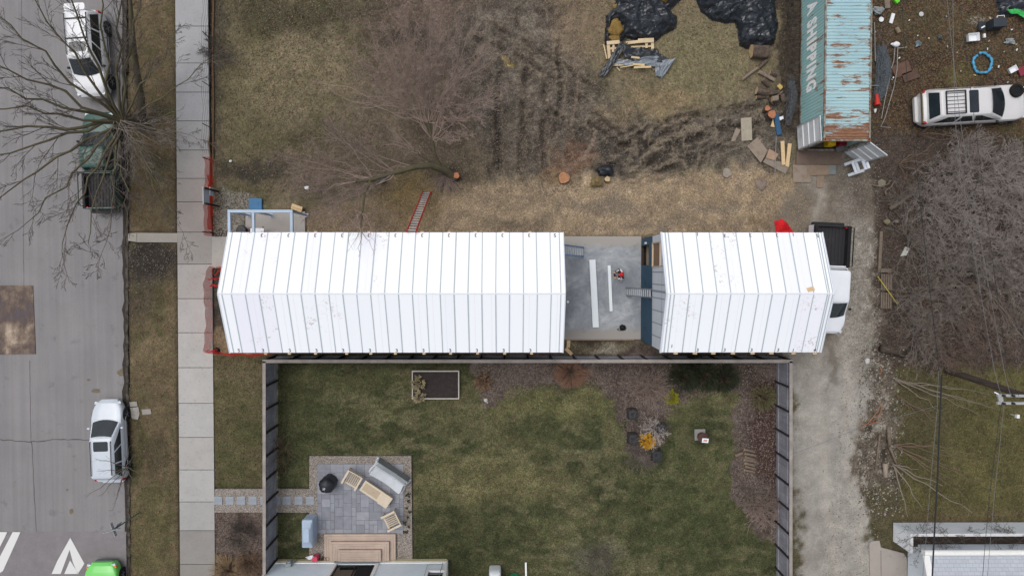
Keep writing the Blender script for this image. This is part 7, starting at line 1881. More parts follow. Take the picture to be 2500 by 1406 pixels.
wirem = mat('overhead_cable', (44, 44, 46), rough=.6, var=.1); wirel = mat('bare_cable', (112, 112, 114), rough=.5, var=.1)
def cable(label, pts, r, mt=wirem):
    mb = MB(); c = [P(*p) for p in pts]; out = []
    for a, b_ in zip(c, c[1:]):
        for k in range(10): out.append(a.lerp(b_, k / 10) - Vector((0, 0, .02 * math.sin(math.pi * k / 10))))
    out.append(c[-1]); mb.tube(out, r, 5); return single(mb, 'overhead_cable', label, 'cable', mt, 'overhead cables')
cable('overhead cable running from the upper edge over the brush to the pole foot', [(2200, -20, 6), (2215, 200, 5.7), (2245, 480, 5.4), (2290, 880, 5.2), (2292, 905, 5.2)], .014)
cable('thick black cable running down over the garage roof', [(2299, 915, 5.2), (2298, 940, 5.2), (2289, 1160, 5.1), (2274, 1450, 5.1)], .04)
cable('thin pale cable left of the thick black cable above the garage', [(2292, 905, 5.3), (2288, 1000, 5.2), (2262, 1300, 5.2), (2250, 1450, 5.2)], .010, wirel)
cable('thin cable over the junk car, the left of the pair', [(2326, -20, 6.4), (2332, 300, 6.3), (2378, 620, 6.2), (2428, 905, 6.1), (2445, 966, 6.2)], .010, wirel)
cable('thin cable over the junk car, the right of the pair', [(2310, -20, 6.4), (2345, 300, 6.3), (2400, 620, 6.2), (2452, 905, 6.1), (2468, 967, 6.2)], .010, wirel)
cable('thin cable from the upper edge towards the right end of the crossarms', [(2340, -20, 6.4), (2380, 300, 6.3), (2424, 640, 6.2), (2460, 905, 6.1), (2488, 967, 6.2)], .010)
cable('thin cable running down from the left crossarm end over the garage', [(2445, 984, 6.2), (2430, 1100, 6.0), (2412, 1250, 6.0), (2396, 1450, 6.0)], .012)
cable('thin cable running down just right of the cable from the left crossarm end', [(2452, 984, 6.2), (2440, 1100, 6.0), (2424, 1250, 6.0), (2408, 1450, 6.0)], .010, wirel)
cable('thin wire slanting over the gravel alley from the fence', [(1930, 1110, 2.0), (2010, 1080, 3), (2100, 1045, 3.5), (2290, 990, 5.2)], .008, wirel)
# ------------------------------------------------------------------ bare trees and shrubs
class Twigs:
    def __init__(s, seed): s.v = []; s.f = []; s.r = random.Random(seed)
    def tube(s, pts, rads, n=3):
        b0 = len(s.v)
        for i, p in enumerate(pts):
            d = pts[min(i + 1, len(pts) - 1)] - pts[max(i - 1, 0)]
            a = d.cross(Vector((.31, .17, .93))); a = a.normalized() if a.length > 1e-6 else Vector((1, 0, 0)); b = d.normalized().cross(a) if d.length > 1e-6 else Vector((0, 1, 0))
            for k in range(n):
                t = 6.28318 * k / n; q = p + (a * math.cos(t) + b * math.sin(t)) * rads[i]; s.v.append((q.x, q.y, q.z))
        for i in range(len(pts) - 1):
            for k in range(n):
                k2 = (k + 1) % n; s.f.append((b0 + i * n + k, b0 + i * n + k2, b0 + (i + 1) * n + k2, b0 + (i + 1) * n + k))
    def line(s, p, d, L, r0, r1, seg, wob, n=3, drop=0.0):
        pts = [Vector(p)]; d = Vector(d).normalized()
        for i in range(seg):
            d = (d + Vector((s.r.gauss(0, wob), s.r.gauss(0, wob), s.r.gauss(0, wob) - drop))).normalized()
            pts.append(pts[-1] + d * (L / seg))
            if pts[-1].z < .03: pts[-1].z = .03 + s.r.random() * .03; d.z = abs(d.z) * .3
        rads = [r0 + (r1 - r0) * i / seg for i in range(seg + 1)]
        s.tube(pts, rads, n); return pts
    def grow(s, p, d, L, r, depth, kids_=5, ang=.7, wob=.13, ratio=.55, seg=5, tmin=.25, flat=1.0, rmin=.006):
        pts = s.line(p, d, L, r, max(rmin, r * .35), seg, wob, 3 if r < .05 else 6)
        if depth > 0:
            s.sprout(pts, L, r, depth, kids_, ang, wob, ratio, tmin, flat, rmin)
    def sprout(s, pts, L, r, depth, kids_, ang=.7, wob=.13, ratio=.55, tmin=.25, flat=1.0, rmin=.006):
        n = len(pts) - 1
        for c in range(kids_):
            t = tmin + (1 - tmin) * (c + s.r.random()) / kids_; i = min(n - 1, int(t * n)); f = t * n - i
            q = pts[i].lerp(pts[i + 1], f); d = (pts[i + 1] - pts[i]).normalized()
            a = s.r.uniform(0, 6.28); s1 = d.orthogonal().normalized(); s2 = d.cross(s1); side = s1 * math.cos(a) + s2 * math.sin(a); side.z *= flat
            an = ang * s.r.uniform(.6, 1.25); nd = (d * math.cos(an) + side * math.sin(an)).normalized()
            s.grow(q, nd, L * ratio * s.r.uniform(.6, 1.15) * (1.1 - .45 * t), max(rmin, r * .5 * (1.15 - .5 * t)), depth - 1, max(2, kids_ - 1), ang, wob * 1.15, ratio, max(3, 5 - (2 - depth)), tmin, flat, rmin)
    def build(s, name, m_, parent, local=False):
        mb = MB(); mb.v = s.v; mb.f = s.f; mb.m = [0] * len(s.f); return mb.build(name, m_, parent, smooth='all', local=local)
mossy = mat('mossy_bark', (86, 80, 66), var=.25, scale=3, col2=(98, 92, 62), cover=.45, bmp=.3); limb_m = mat('grey_limb', (96, 90, 82), var=.2, scale=4)
twig_g = mat('grey_twig', (160, 150, 144), var=.2, scale=3); twig_d = mat('dark_twig', (96, 88, 82), var=.2, scale=3); twig_r = mat('reddish_twig', (158, 139, 129), var=.18, scale=3); twig_p = mat('pale_twig', (130, 119, 108), var=.15, scale=3); twig_b = mat('brown_twig', (112, 94, 80), var=.2, scale=3); twig_w = mat('whitish_twig', (196, 186, 180), var=.1, scale=3)

# street tree: trunk at the kerb, limbs fanning over the road
tr_ = thing('street_tree', 'large bare street tree spreading mossy limbs over the road and the parked cars', 'tree', P(345, 298))
T = Twigs(3); K = Twigs(4); base_p = P(346, 300, 0); crot = P(299, 297, 2.3)
T.tube([base_p + Vector((0, 0, -.1)), base_p.lerp(crot, .35) + Vector((.06, 0, 0)), base_p.lerp(crot, .75), crot], [.36, .28, .25, .24], 12)
limbs = [((-30, 20), 7.5, .10, 1.0), ((60, -40), 7.5, .09, 1.0), ((150, -70), 7.8, .10, 1.0), ((235, -90), 7.5, .09, 1.0), ((-70, 130), 7.2, .10, 1.1), ((-90, 205), 6.8, .10, 1.1), ((-80, 255), 6.6, .09, 1.1), ((-70, 330), 6.2, .12, 1.0), ((-60, 392), 6.0, .11, 1.0), ((-20, 500), 5.6, .10, 1.0), ((60, 560), 5.3, .09, .9), ((150, 590), 5.0, .09, .9), ((205, 600), 4.6, .08, .9), ((262, 585), 4.2, .07, .8), ((312, 560), 3.8, .06, .7), ((400, 470), 3.6, .05, .6), ((430, 560), 3.2, .05, .6), ((450, 330), 4.2, .05, .6), ((520, 150), 5.0, .06, .7), ((415, 120), 5.2, .07, .8), ((345, -30), 6.4, .10, .9), ((300, -60), 7.0, .10, 1.0)]
for (e, z, r, sc) in limbs:
    E = P(*e, z); pts = []; n = 8; b_ = crot + Vector((0, 0, -.15))
    for i in range(n + 1):
        f = i / n; q = b_.lerp(E, f); q.z = b_.z + (z - b_.z) * (f ** .75); q += Vector((K.r.gauss(0, .12), K.r.gauss(0, .12), K.r.gauss(0, .08))) * (1 if 0 < i else 0); pts.append(q)
    T.tube(pts, [r * (.88 - .70 * i / n) for i in range(n + 1)], 7)
    L = (E - b_).length
    K.sprout(pts, L * .58, r * .5, 3, 7, .55, .10, .5, .2, 1.0, .007)
    K.grow(pts[-1], pts[-1] - pts[-2], L * .28, r * .22, 3, 5, .6, .12, .55, rmin=.0085)
for k in range(16):
    a = K.r.uniform(-2.2, .8); K.grow(crot, (math.cos(a), math.sin(a), K.r.uniform(-.2, .5)), K.r.uniform(1.2, 2.6), .03, 2, 5, .6, .15, .55)
T.build('trunk', mossy, tr_); K.build('crown', twig_d, tr_)
K2 = Twigs(14)
for k in range(26):
    a = K2.r.uniform(-2.4, .6); q = crot + Vector((K2.r.uniform(-.4, .5), K2.r.uniform(-.6, .2), K2.r.uniform(-.4, .6))); K2.grow(q, (math.cos(a), math.sin(a), K2.r.uniform(-.3, .3)), K2.r.uniform(1.3, 3.0), .02, 2, 5, .6, .15, .55)
K2.build('pale_twigs', mat('pale_bark_twig', (140, 131, 125), var=.2, scale=3), tr_)
mb = MB()
# second trunk limb leaning north over the verge
T2 = Twigs(8); q0 = P(346, 290, .3); pts = [q0, P(343, 240, 1.2), P(334, 180, 2.2), P(326, 120, 3.2), P(322, 60, 4.2), P(316, -30, 5.2)]
T2.tube(pts, [.26, .22, .18, .15, .11, .06], 8); T2.build('limb', mossy, tr_)
K3 = Twigs(9); K3.sprout(pts, 4.0, .06, 2, 9, .7, .12, .5, .2); K3.build('limb_twigs', twig_d, tr_)

# leaning tree on the lot
lt = thing('leaning_tree', 'leaning bare tree with a mossy trunk and reddish twigs reaching the long white roof', 'tree', P(1108, 432))
T = Twigs(21); K = Twigs(22); KG = Twigs(23)
p0 = P(1108, 434, .15)
tA = [p0, P(1084, 415, .9), P(1052, 404, 1.6), P(1012, 408, 2.2), P(965, 422, 2.8), P(912, 437, 3.3), P(868, 444, 3.7)]
T.tube(tA, [.24, .21, .18, .16, .13, .10, .07], 10)
tB = [P(1078, 412, 1.0), P(1062, 380, 1.7), P(1055, 340, 2.3), P(1046, 300, 2.8), P(1044, 262, 3.2)]; T.tube(tB, [.12, .10, .08, .06, .04], 8)
tC = [P(1085, 417, .9), P(1060, 398, 1.5), P(1030, 382, 2.0), P(1010, 368, 2.4)]; T.tube(tC, [.12, .09, .06, .03], 7)
tD = [P(906, 437, 3.3), P(890, 470, 3.9), P(884, 520, 4.7), P(880, 560, 5.5)]; T.tube(tD, [.07, .06, .05, .035], 6)
T.build('trunk', mossy, lt)
def fan(Kk, src, ends, r, depth, kids_, sc=.5, dup_=1):
    for (e, z) in ends + [((e[0] + Kk.r.uniform(-34, 34), e[1] + Kk.r.uniform(-34, 34)), z + Kk.r.uniform(-.4, .3)) for e, z in ends for _ in range(dup_)]:
        s_ = src[Kk.r.randrange(len(src) // 2, len(src))]; E = P(*e, z); n = 6; pts = [s_.lerp(E, i / n) + Vector((Kk.r.gauss(0, .1), Kk.r.gauss(0, .1), Kk.r.gauss(0, .1))) * (i > 0) for i in range(n + 1)]
        Kk.tube(pts, [r * (1.05 - .8 * i / n) for i in range(n + 1)], 4); Kk.sprout(pts, (E - s_).length * sc, r * .45, depth, kids_, .62, .13, .52, .32, 1.0, .005)
fan(KG, tA, [((700, 410), 4.2), ((735, 470), 4.0), ((760, 360), 4.6), ((800, 330), 4.8), ((840, 310), 4.8), ((720, 440), 4.2), ((780, 500), 4.2), ((690, 380), 4.4), ((830, 500), 4.3), ((760, 540), 4.2)], .03, 3, 7)
fan(K, tB, [((900, 90), 5.2), ((960, 40), 5.4), ((1050, 5), 5.6), ((1140, 40), 5.4), ((1190, 110), 5.0), ((1215, 210), 4.6), ((1170, 290), 4.2), ((1120, 180), 5.0), ((1010, 160), 5.2), ((960, 200), 5.0), ((1080, 120), 5.4), ((900, 180), 5.0), ((1140, 340), 3.8), ((1050, 180), 5.0), ((920, 140), 5), ((1000, 60), 5.5), ((1090, 260), 4)], .02, 3, 8, .5, 2)
fan(K, tB, [((760, 215), 5.0), ((830, 235), 4.8), ((880, 260), 4.6)], .03, 2, 6, .35)
fan(K, tC, [((940, 300), 3.6), ((960, 350), 3.4), ((900, 340), 3.6)], .025, 2, 6)
fan(KG, tD, [((850, 600), 5.9), ((880, 625), 6.1), ((905, 610), 6.0), ((918, 590), 5.9), ((835, 580), 5.8)], .02, 1, 5, .45)
fan(KG, tD, [((800, 500), 4.2), ((830, 550), 4.4), ((950, 520), 4.4)], .02, 2, 5, .5)
for k in range(40):
    a = random.uniform(-2.9, -.6); KG.grow(p0 + Vector((-.5, .1, .1)), (math.cos(a), math.sin(a), random.uniform(0, .6)), random.uniform(.6, 1.4), .012, 1, 3, .5)
K.build('crown', twig_r, lt); KG.build('lower_branches', mat('pinkish_twig', (146, 128, 120), var=.2, scale=3), lt)

# sapling over the silver wagon
sp2 = thing('sapling', 'small bare sapling arching from the verge over the silver wagon', 'tree', P(318, 1146))
T = Twigs(31); b0 = P(322, 1142); c0 = P(310, 1140, 1.4); T.tube([b0, c0], [.04, .03], 6)
for e, z in (((232, 1118), 2.6), ((238, 1152), 2.4), ((209, 1216), 2.6), ((247, 1212), 2.2), ((272, 1250), 2.2), ((284, 1210), 2.0), ((330, 1110), 2.4), ((345, 1152), 2.0), ((318, 1090), 2.6), ((340, 1195), 2.0)):
    E = P(*e, z); pts = [c0.lerp(E, i / 6) + Vector((T.r.gauss(0, .04), T.r.gauss(0, .04), .06 * math.sin(i / 2))) for i in range(7)]; T.tube(pts, [.022 * (1.1 - .14 * i) for i in range(7)], 4); T.sprout(pts, .9, .012, 1, 5, .6, .12, .5, .3)
T.build('branches', limb_m, sp2)

# thicket: individual leafless shrubs
def shrub_mesh(seed, stems, L, r, depth, kids_, spread, m_, name, label, loc, group, lean=(0, 0), cat='shrub', wob=.19, up=(.5, 1.0), rbase=.25, ratio=.5):
    t_ = thing(name, label, cat, loc, 0, group); T = Twigs(seed)
    for k in range(stems):
        a = T.r.uniform(0, 6.283); s_ = spread * T.r.uniform(.3, 1.2)
        T.grow((rbase * math.cos(a) * T.r.random(), rbase * math.sin(a) * T.r.random(), 0), (math.cos(a) * s_ + lean[0], math.sin(a) * s_ + lean[1], T.r.uniform(*up)), L * T.r.uniform(.6, 1.1), r, depth, kids_, .6, wob, ratio, 5, .25, 1.0, .0052)
    T.build('stems', m_, t_, local=True); return t_
def place(src, px_, py_, rz, sc, label):
    o = copy_tree(src); q = P(px_, py_); o.location = (q.x, q.y, 0); o.rotation_euler = (0, 0, rz); o.scale = (sc,) * 3; o['label'] = label; return o
GT = 'bare shrubs of the thicket'
sA = shrub_mesh(41, 22, 2.5, .018, 3, 6, .95, twig_g, 'bare_shrub', 'large grey bare shrub at the heart of the thicket', P(2320, 520), GT)
sB = shrub_mesh(42, 28, 2.8, .018, 3, 5, .95, mat('grey_brown_twig', (138, 129, 121), var=.2, scale=3), 'bare_shrub', 'dark bare shrub in the thicket behind the old pallet', P(2240, 720), GT)
sC = shrub_mesh(43, 26, 2.2, .016, 3, 5, .9, mat('red_brown_twig', (126, 108, 98), var=.2, scale=3), 'bare_shrub', 'low red brown shrub at the lower middle of the thicket', P(2330, 740), GT)
for a in ((sA, 2400, 430, 1.1, 1.05, 'grey bare shrub south of the old white wagon'), (sA, 2455, 560, 2.3, .95, 'grey bare shrub at the right photo edge of the thicket'), (sA, 2380, 620, 4.0, .9, 'grey bare shrub below the heart of the thicket'), (sA, 2285, 430, 5.0, .75, 'grey bare shrub nearest the open container door'), (sA, 2480, 400, .5, .8, 'grey bare shrub near the bonnet of the old white wagon'), (sA, 2480, 680, 1.7, .85, 'grey bare shrub at the right photo edge, lowest of the grey ones'), (sA, 2290, 600, 3.3, .8, 'grey bare shrub right of the pale plastic piece'), (sA, 2345, 360, .9, .7, 'grey bare shrub just below the side of the old white wagon'), (sA, 2345, 445, 2.7, 1.0, 'grey bare shrub between the old white wagon and the heart of the thicket'), (sA, 2425, 500, 4.6, .95, 'grey bare shrub right of the heart of the thicket'), (sA, 2260, 500, 5.7, .85, 'grey bare shrub left of the heart of the thicket'), (sA, 2430, 640, 2.0, .9, 'grey bare shrub above the pale fallen limb'), (sB, 2350, 690, .6, .95, 'dark bare shrub left of the pale fallen limb'), (sB, 2265, 770, 2.9, .85, 'dark bare shrub below the pallet, well above the pole foot'),
          (sB, 2225, 590, 2.0, .8, 'dark bare shrub beside the pale plastic piece'), (sB, 2300, 650, 3.1, .9, 'dark bare shrub in the middle left of the thicket'), (sB, 2430, 720, 1.4, .95, 'dark bare shrub at the right of the lower thicket'), (sB, 2230, 820, 4.4, .8, 'dark bare shrub above the foot of the utility pole'), (sB, 2200, 480, .3, .6, 'dark bare shrub at the brush edge above the alley'), (sB, 2490, 800, 5.3, .9, 'dark bare shrub at the lower right corner of the thicket'),
          (sC, 2390, 800, 2.2, 1.1, 'red brown shrub above the crossarms'), (sC, 2285, 830, 4.1, 1.0, 'red brown shrub left of the crossarms'), (sC, 2470, 650, .8, 1.0, 'red brown shrub at the right edge of the thicket'), (sC, 2330, 860, 3.0, .8, 'red brown shrub at the edge of the lower lawn')):
    place(*a)
# leaning light stems over the lawn
GS = 'pale stems leaning over the lower lawn'
def leanfan(seed, base_px, ends, r, m_, label, name='leaning_shrub', group=GS, depth=2, kids_=5, z=(.6, 2.2), sc=.3):
    t_ = thing(name, label, 'shrub', P(*base_px), 0, group); T = Twigs(seed); b = P(*base_px, .1)
    for e in ends:
        E = P(*e, T.r.uniform(*z)); pts = [b.lerp(E, i / 7) + Vector((T.r.gauss(0, .06), T.r.gauss(0, .06), .10 * math.sin(i * .45))) * (i > 0) for i in range(8)]
        T.tube(pts, [r * (1.05 - .11 * i) for i in range(8)], 5); T.sprout(pts, (E - b).length * sc, r * .4, depth - 1, kids_, .45, .1, .5, .3)
    T.build('stems', m_, t_); return t_
leanfan(51, (2178, 1130), [(2380, 1255), (2296, 1185), (2215, 1262), (2250, 1240), (2240, 1150)], .045, twig_p, 'thick pale limb forking over the lower lawn towards the white wall', depth=2)
leanfan(52, (2182, 1085), [(2390, 1110), (2380, 1160), (2400, 1130), (2330, 1090), (2350, 1190), (2395, 1180), (2360, 1215)], .03, twig_b, 'spray of thin stems crossing under the thick black cable', depth=2, kids_=6)
leanfan(53, (2185, 925), [(2330, 950), (2420, 960), (2400, 990), (2440, 1000), (2300, 975), (2390, 1010), (2290, 1000)], .03, twig_p, 'spray of pale stems below the utility pole foot', depth=2)
leanfan(54, (2188, 965), [(2260, 1010), (2265, 1040), (2330, 1060), (2240, 1030), (2310, 1035)], .022, twig_b, 'short spray of brown stems at the rubble edge', depth=2)
leanfan(55, (2240, 330), [(2330, 262), (2360, 250), (2300, 300), (2420, 330), (2350, 350), (2280, 310)], .022, twig_b, 'spray of brown twigs leaning over the side of the old white wagon', z=(1.6, 2.6), group=None)
leanfan(56, (2400, 700), [(2495, 822), (2440, 740), (2470, 800), (2360, 690), (2420, 790), (2350, 770)], .035, twig_p, 'pale fallen limb with side twigs at the lower right of the thicket', group=None)
leanfan(57, (2195, 400), [(2300, 345), (2270, 370), (2320, 380), (2250, 420), (2215, 450), (2280, 440)], .03, twig_b, 'fan of brown limbs beside the open container door', group=None, z=(.6, 1.6))
# vines on the white enclosure
vi = thing('vine', 'dark leafless vine sprawling along the top of the white clapboard wall', 'vine', P(2360, 1300)); T = Twigs(61)
for k in range(46):
    x = T.r.uniform(2222, 2520); q = P(x, T.r.uniform(1300, 1325), T.r.uniform(1.2, 1.75)); T.grow(q, (T.r.uniform(-1, 1), T.r.uniform(-.5, .9), T.r.uniform(-.1, .25)), T.r.uniform(.5, 1.3), .012, 2, 5, .8, .2)
for k in range(8):
    q = P(2245, 1345, T.r.uniform(1.4, 2.4)); T.grow(q, (T.r.uniform(-.6, 1), T.r.uniform(-.8, .5), T.r.uniform(0, .3)), .9, .012, 2, 5, .8, .2)
T.build('stems', twig_d, vi)
# weeds west of the container
wd = thing('weeds', 'strip of dry grey weeds along the west side of the container', 'weeds', P(1925, 120)); T = Twigs(71)
for k in range(620):
    y = T.r.uniform(-30, 320); x = T.r.gauss(1926, 9); q = P(x, y); T.line(q, (T.r.gauss(0, .6), T.r.gauss(0, .6), 1), T.r.uniform(.3, .9), .01, .005, 3, .25)
T.build('stems', mat('weed_stem', (104, 92, 82), var=.2), wd)

# garden planting
def needle_shrub(seed, name, label, loc, R_, h, n, m_, ln=.16, wd_=.02, cat='shrub', spiky=.5, group=None):
    """shrub of many flat leaf blades over short stems"""
    t_ = thing(name, label, cat, loc, 0, group); rn = random.Random(seed); T = Twigs(seed); mb = MB()
    for k in range(int(n / 9)):
        a = rn.uniform(0, 6.283); rr_ = R_ * math.sqrt(rn.random()); tip = Vector((rr_ * math.cos(a), rr_ * math.sin(a), h * (1 - .65 * (rr_ / R_) ** 2) * rn.uniform(.75, 1.1)))
        mid = Vector((tip.x * .4, tip.y * .4, tip.z * .6)); T.tube([Vector((0, 0, 0)), mid, tip], [.014, .01, .005], 3)
        for j in range(9):
            f = rn.uniform(.45, 1.05); p = mid.lerp(tip, f); d = ((tip - mid).normalized() + Vector((rn.gauss(0, spiky), rn.gauss(0, spiky), rn.gauss(0, spiky) + .1))).normalized(); s_ = d.cross(Vector((rn.gauss(0, .4), rn.gauss(0, .4), 1))).normalized(); l = ln * rn.uniform(.6, 1.3)
            mb.add([p - s_ * wd_ * .5, p + s_ * wd_ * .5, p + d * l * .6 + s_ * wd_ * .5, p + d * l, p + d * l * .6 - s_ * wd_ * .5], [(0, 1, 2, 3, 4)])
    T.build('stems', twig_b, t_, local=True); mb.build('foliage', m_, t_, local=True); return t_
needle_shrub(81, 'conifer', 'golden orange dwarf conifer at the tip of the mulch tongue', P(1578, 1074), .42, .55, 900, mat('golden_leaf', (206, 158, 44), var=.25, scale=6, col2=(150, 128, 40), cover=.35), .15, .05, spiky=.45)
needle_shrub(82, 'shrub', 'yellow green low shrub at the front of the evergreen row', P(1637, 968), .42, .4, 700, mat('yellow_green_leaf', (136, 134, 34), var=.3, scale=7), .12, .045, spiky=.5)
evg = mat('dark_evergreen', (58, 64, 42), var=.35, scale=5, col2=(40, 46, 32), cover=.5)
for i, (x_, y_, r_) in enumerate(((1665, 918, .75), (1715, 915, .8), (1762, 920, .75), (1690, 890, .6))):
    needle_shrub(83 + i, 'evergreen_shrub', ['dark evergreen shrub under the long fence, leftmost of the row', 'dark evergreen shrub under the long fence, middle of the row', 'dark evergreen shrub under the long fence, rightmost of the row', 'dark evergreen shrub squeezed against the long fence behind the row'][i], P(x_, y_), r_, .9, 1300, evg, .32, .02, spiky=.28, group='evergreen shrubs under the fence')
needle_shrub(90, 'pine_shrub', 'pale olive dwarf pine in the corner of the fences', P(1858, 968), .75, .8, 1500, mat('olive_needle', (104, 100, 70), var=.25, scale=6), .16, .018, spiky=.6)
needle_shrub(91, 'grass_clump', 'fox brown ornamental grass clump at the middle of the long fence', P(1392, 908), .75, .5, 1200, mat('fox_grass', (138, 104, 86), var=.2, scale=6), .4, .012, cat='grass', spiky=.2)
needle_shrub(92, 'grass_clump', 'straw coloured grass clump at the pavement by the lower photo edge', P(560, 1392), .8, .5, 1000, mat('straw_blade', (150, 128, 98), var=.2, scale=6), .5, .014, cat='grass', spiky=.2)
needle_shrub(93, 'grass_clump', 'rounded dry brown grass clump between the fence and the straw clump', P(612, 1372), .7, .6, 1200, mat('brown_blade', (122, 100, 82), var=.2, scale=6), .3, .013, cat='grass', spiky=.4)
needle_shrub(94, 'dry_perennial', 'tan dried perennial at the left end of the mulch bed', P(1180, 930), .5, .35, 700, mat('tan_leaf', (124, 100, 78), var=.25, scale=6), .12, .04, cat='plant')
needle_shrub(95, 'dead_plant', 'withered pale plant hanging over the left side of the raised bed', P(1022, 935, .25), .36, .3, 300, mat('withered_leaf', (150, 138, 108), var=.2, scale=6), .16, .05, cat='plant')
needle_shrub(96, 'dead_plant', 'withered pale plant drooping out of the lower left corner of the raised bed', P(1026, 968, .25), .3, .25, 220, mat('withered_leaf', (150, 138, 108)), .18, .05, cat='plant')
tuft = needle_shrub(110, 'plant_tuft', 'small dark green tuft in the gravel strip along the east side of the patio', P(996, 1208), .11, .12, 70, evg, .1, .03, cat='plant', group='tufts in the patio gravel')
for x_, y_ in ((999, 1222), (993, 1238), (1001, 1247), (995, 1262), (990, 1276), (999, 1284), (993, 1296), (986, 1298)): place(tuft, x_, y_, x_ * .7, random.uniform(.5, .9), tuft['label'])
shrub_mesh(97, 40, .95, .011, 2, 5, .9, twig_w, 'bare_shrub', 'small whitish bare shrub beside the golden conifer', P(1597, 1048), None, up=(.3, .9))
shrub_mesh(98, 60, 1.25, .01, 2, 6, .9, twig_r, 'bare_shrub', 'round reddish bare shrub at the neck of the mulch tongue', P(1585, 948), None, up=(.4, 1))
shrub_mesh(99, 50, 1.0, .008, 1, 6, .9, mat('dull_twig', (118, 107, 102), var=.2), 'bare_shrub', 'grey bare shrub at the very end of the mulch tongue', P(1562, 1112), None, up=(.2, .7))
shrub_mesh(100, 46, 1.2, .011, 2, 6, .9, twig_r, 'bare_shrub', 'reddish grey bare shrub at the lower end of the right mulch bed', P(1862, 1240), None, up=(.3, .9))
shrub_mesh(101, 16, 1.3, .014, 2, 4, .9, twig_p, 'bare_shrub', 'sparse pale branched shrub above the lower bare shrub of the right bed', P(1838, 1210), None, up=(.2, .6))
shrub_mesh(102, 24, 1.3, .01, 2, 5, .8, twig_b, 'bare_shrub', 'thin brown shrub against the inside of the pavement fence', P(690, 1098), None, up=(.3, .8))
shrub_mesh(103, 90, .8, .007, 1, 5, .9, mat('withered_grey', (116, 109, 96), var=.2), 'bare_shrub', 'flat grey dead plant in the lawn by the lower photo edge', P(1462, 1365), None, up=(.05, .25))
shrub_mesh(104, 50, .9, .010, 2, 6, .9, twig_d, 'bare_shrub', 'low dark shrub in the front mulch by the pavement', P(590, 1300), None, up=(.2, .6))
shrub_mesh(105, 36, 1.0, .012, 2, 6, .8, twig_d, 'bare_shrub', 'dark weed shrub by the pavement at the upper end of the wire fence', P(535, 130), None, up=(.2, .7))

# ------------------------------------------------------------------ litter that nobody could count
def chipsfield(name, n, test, cols, size, seed, zoff=.012, tilt=.5, thin=.35):
    rn = np.random.RandomState(seed); vs = []; fs = []; mi = []
    x0, x1, y0, y1 = test[0]; f_ = test[1]; cnt = 0; k = 0
    px_ = rn.uniform(x0, x1, n * 3); py_ = rn.uniform(y0, y1, n * 3); w = f_(px_, py_); keep = rn.rand(n * 3) < w
    px_, py_ = px_[keep][:n], py_[keep][:n]
    for a, b_ in zip(px_, py_):
        q = P(a, b_); z = gz(q.x, q.y)
        if z < -.24: continue
        l = size * rn.uniform(.5, 1.5); t = rn.uniform(0, 6.283); s_ = l * rn.uniform(thin * .6, thin * 1.5); c, s = math.cos(t), math.sin(t)
        dz = [rn.uniform(-1, 1) * tilt * l * .3 for _ in range(2)]; z += zoff + rn.uniform(0, .02)
        i = len(vs)
        vs += [(q.x - c * l / 2, q.y - s * l / 2, z - dz[0]), (q.x + s * s_ / 2, q.y - c * s_ / 2, z + dz[1]), (q.x + c * l / 2, q.y + s * l / 2, z + dz[0]), (q.x - s * s_ / 2, q.y + c * s_ / 2, z - dz[1])]
        fs.append((i, i + 1, i + 2, i + 3)); mi.append(rn.randint(len(cols)))
    mb = MB(); mb.v = vs; mb.f = fs; mb.m = mi
    o = mb.build(name, cols, origin=(0, 0, 0)); o['kind'] = 'stuff'; return o
one = lambda x, y: np.ones_like(x)
def inpoly(poly, s=14): return lambda x, y: sstep(-s, s, polydist(x + 20 * (fbm(x / 40, y / 40, 3, 5) - .5), y + 20 * (fbm(x / 40, y / 40, 3, 6) - .5), poly))
L1 = [mat('leaf_a', (116, 101, 88), var=.2), mat('leaf_b', (96, 82, 71), var=.2), mat('leaf_c', (128, 113, 98), var=.2), mat('leaf_d', (80, 71, 62), var=.2)]
C1 = [mat('chip_a', (158, 138, 113), var=.12), mat('chip_b', (142, 122, 99), var=.12), mat('chip_c', (168, 148, 122), var=.12), mat('chip_d', (124, 107, 88), var=.12)]
G1_ = [mat('grass_a', (136, 123, 96), var=.2), mat('grass_b', (104, 98, 74), var=.2), mat('grass_c', (118, 105, 82), var=.2), mat('grass_d', (98, 90, 70), var=.2)]
GL = [mat('lawn_a', (92, 90, 62), var=.2), mat('lawn_b', (74, 77, 50), var=.2), mat('lawn_c', (62, 67, 43), var=.2), mat('lawn_d', (106, 100, 74), var=.2)]
chipsfield('wood_chips', 22000, ((760, 1990, 420, 590), inpoly([(900, 480), (1210, 455), (1560, 440), (1850, 415), (1945, 440), (1990, 500), (1970, 580), (760, 575), (800, 530)])), C1, .062, 3, thin=.35)
chipsfield('fallen_leaves', 15000, ((640, 1420, -10, 470), lambda x, y: .25 + .75 * sstep(.42, .6, fbm(x / 90, y / 90, 3, 8)) * sstep(640, 1000, x)), L1, .065, 4, thin=.6)
chipsfield('mud_crumbs', 7000, ((1140, 1930, 90, 440), inpoly([(1150, 100), (1420, 120), (1560, 300), (1910, 230), (1930, 400), (1560, 425), (1200, 430)], 40)), [mat('mud_a', (100, 93, 85), var=.2), mat('mud_b', (70, 64, 59), var=.2), mat('mud_c', (114, 106, 97), var=.2)], .07, 5, thin=.6)
chipsfield('dry_grass', 26000, ((515, 1920, -10, 470), lambda x, y: np.where(x < 960, 1.0, sstep(1380, 1480, x) * sstep(290, 230, y))), G1_, .13, 6, thin=.12, tilt=.5, zoff=.006)
chipsfield('verge_grass', 10000, ((305, 440, -10, 1410), lambda x, y: np.where((y > 560) & (y < 700), .12, 1.0)), G1_, .11, 7, thin=.13, tilt=.5, zoff=.006)
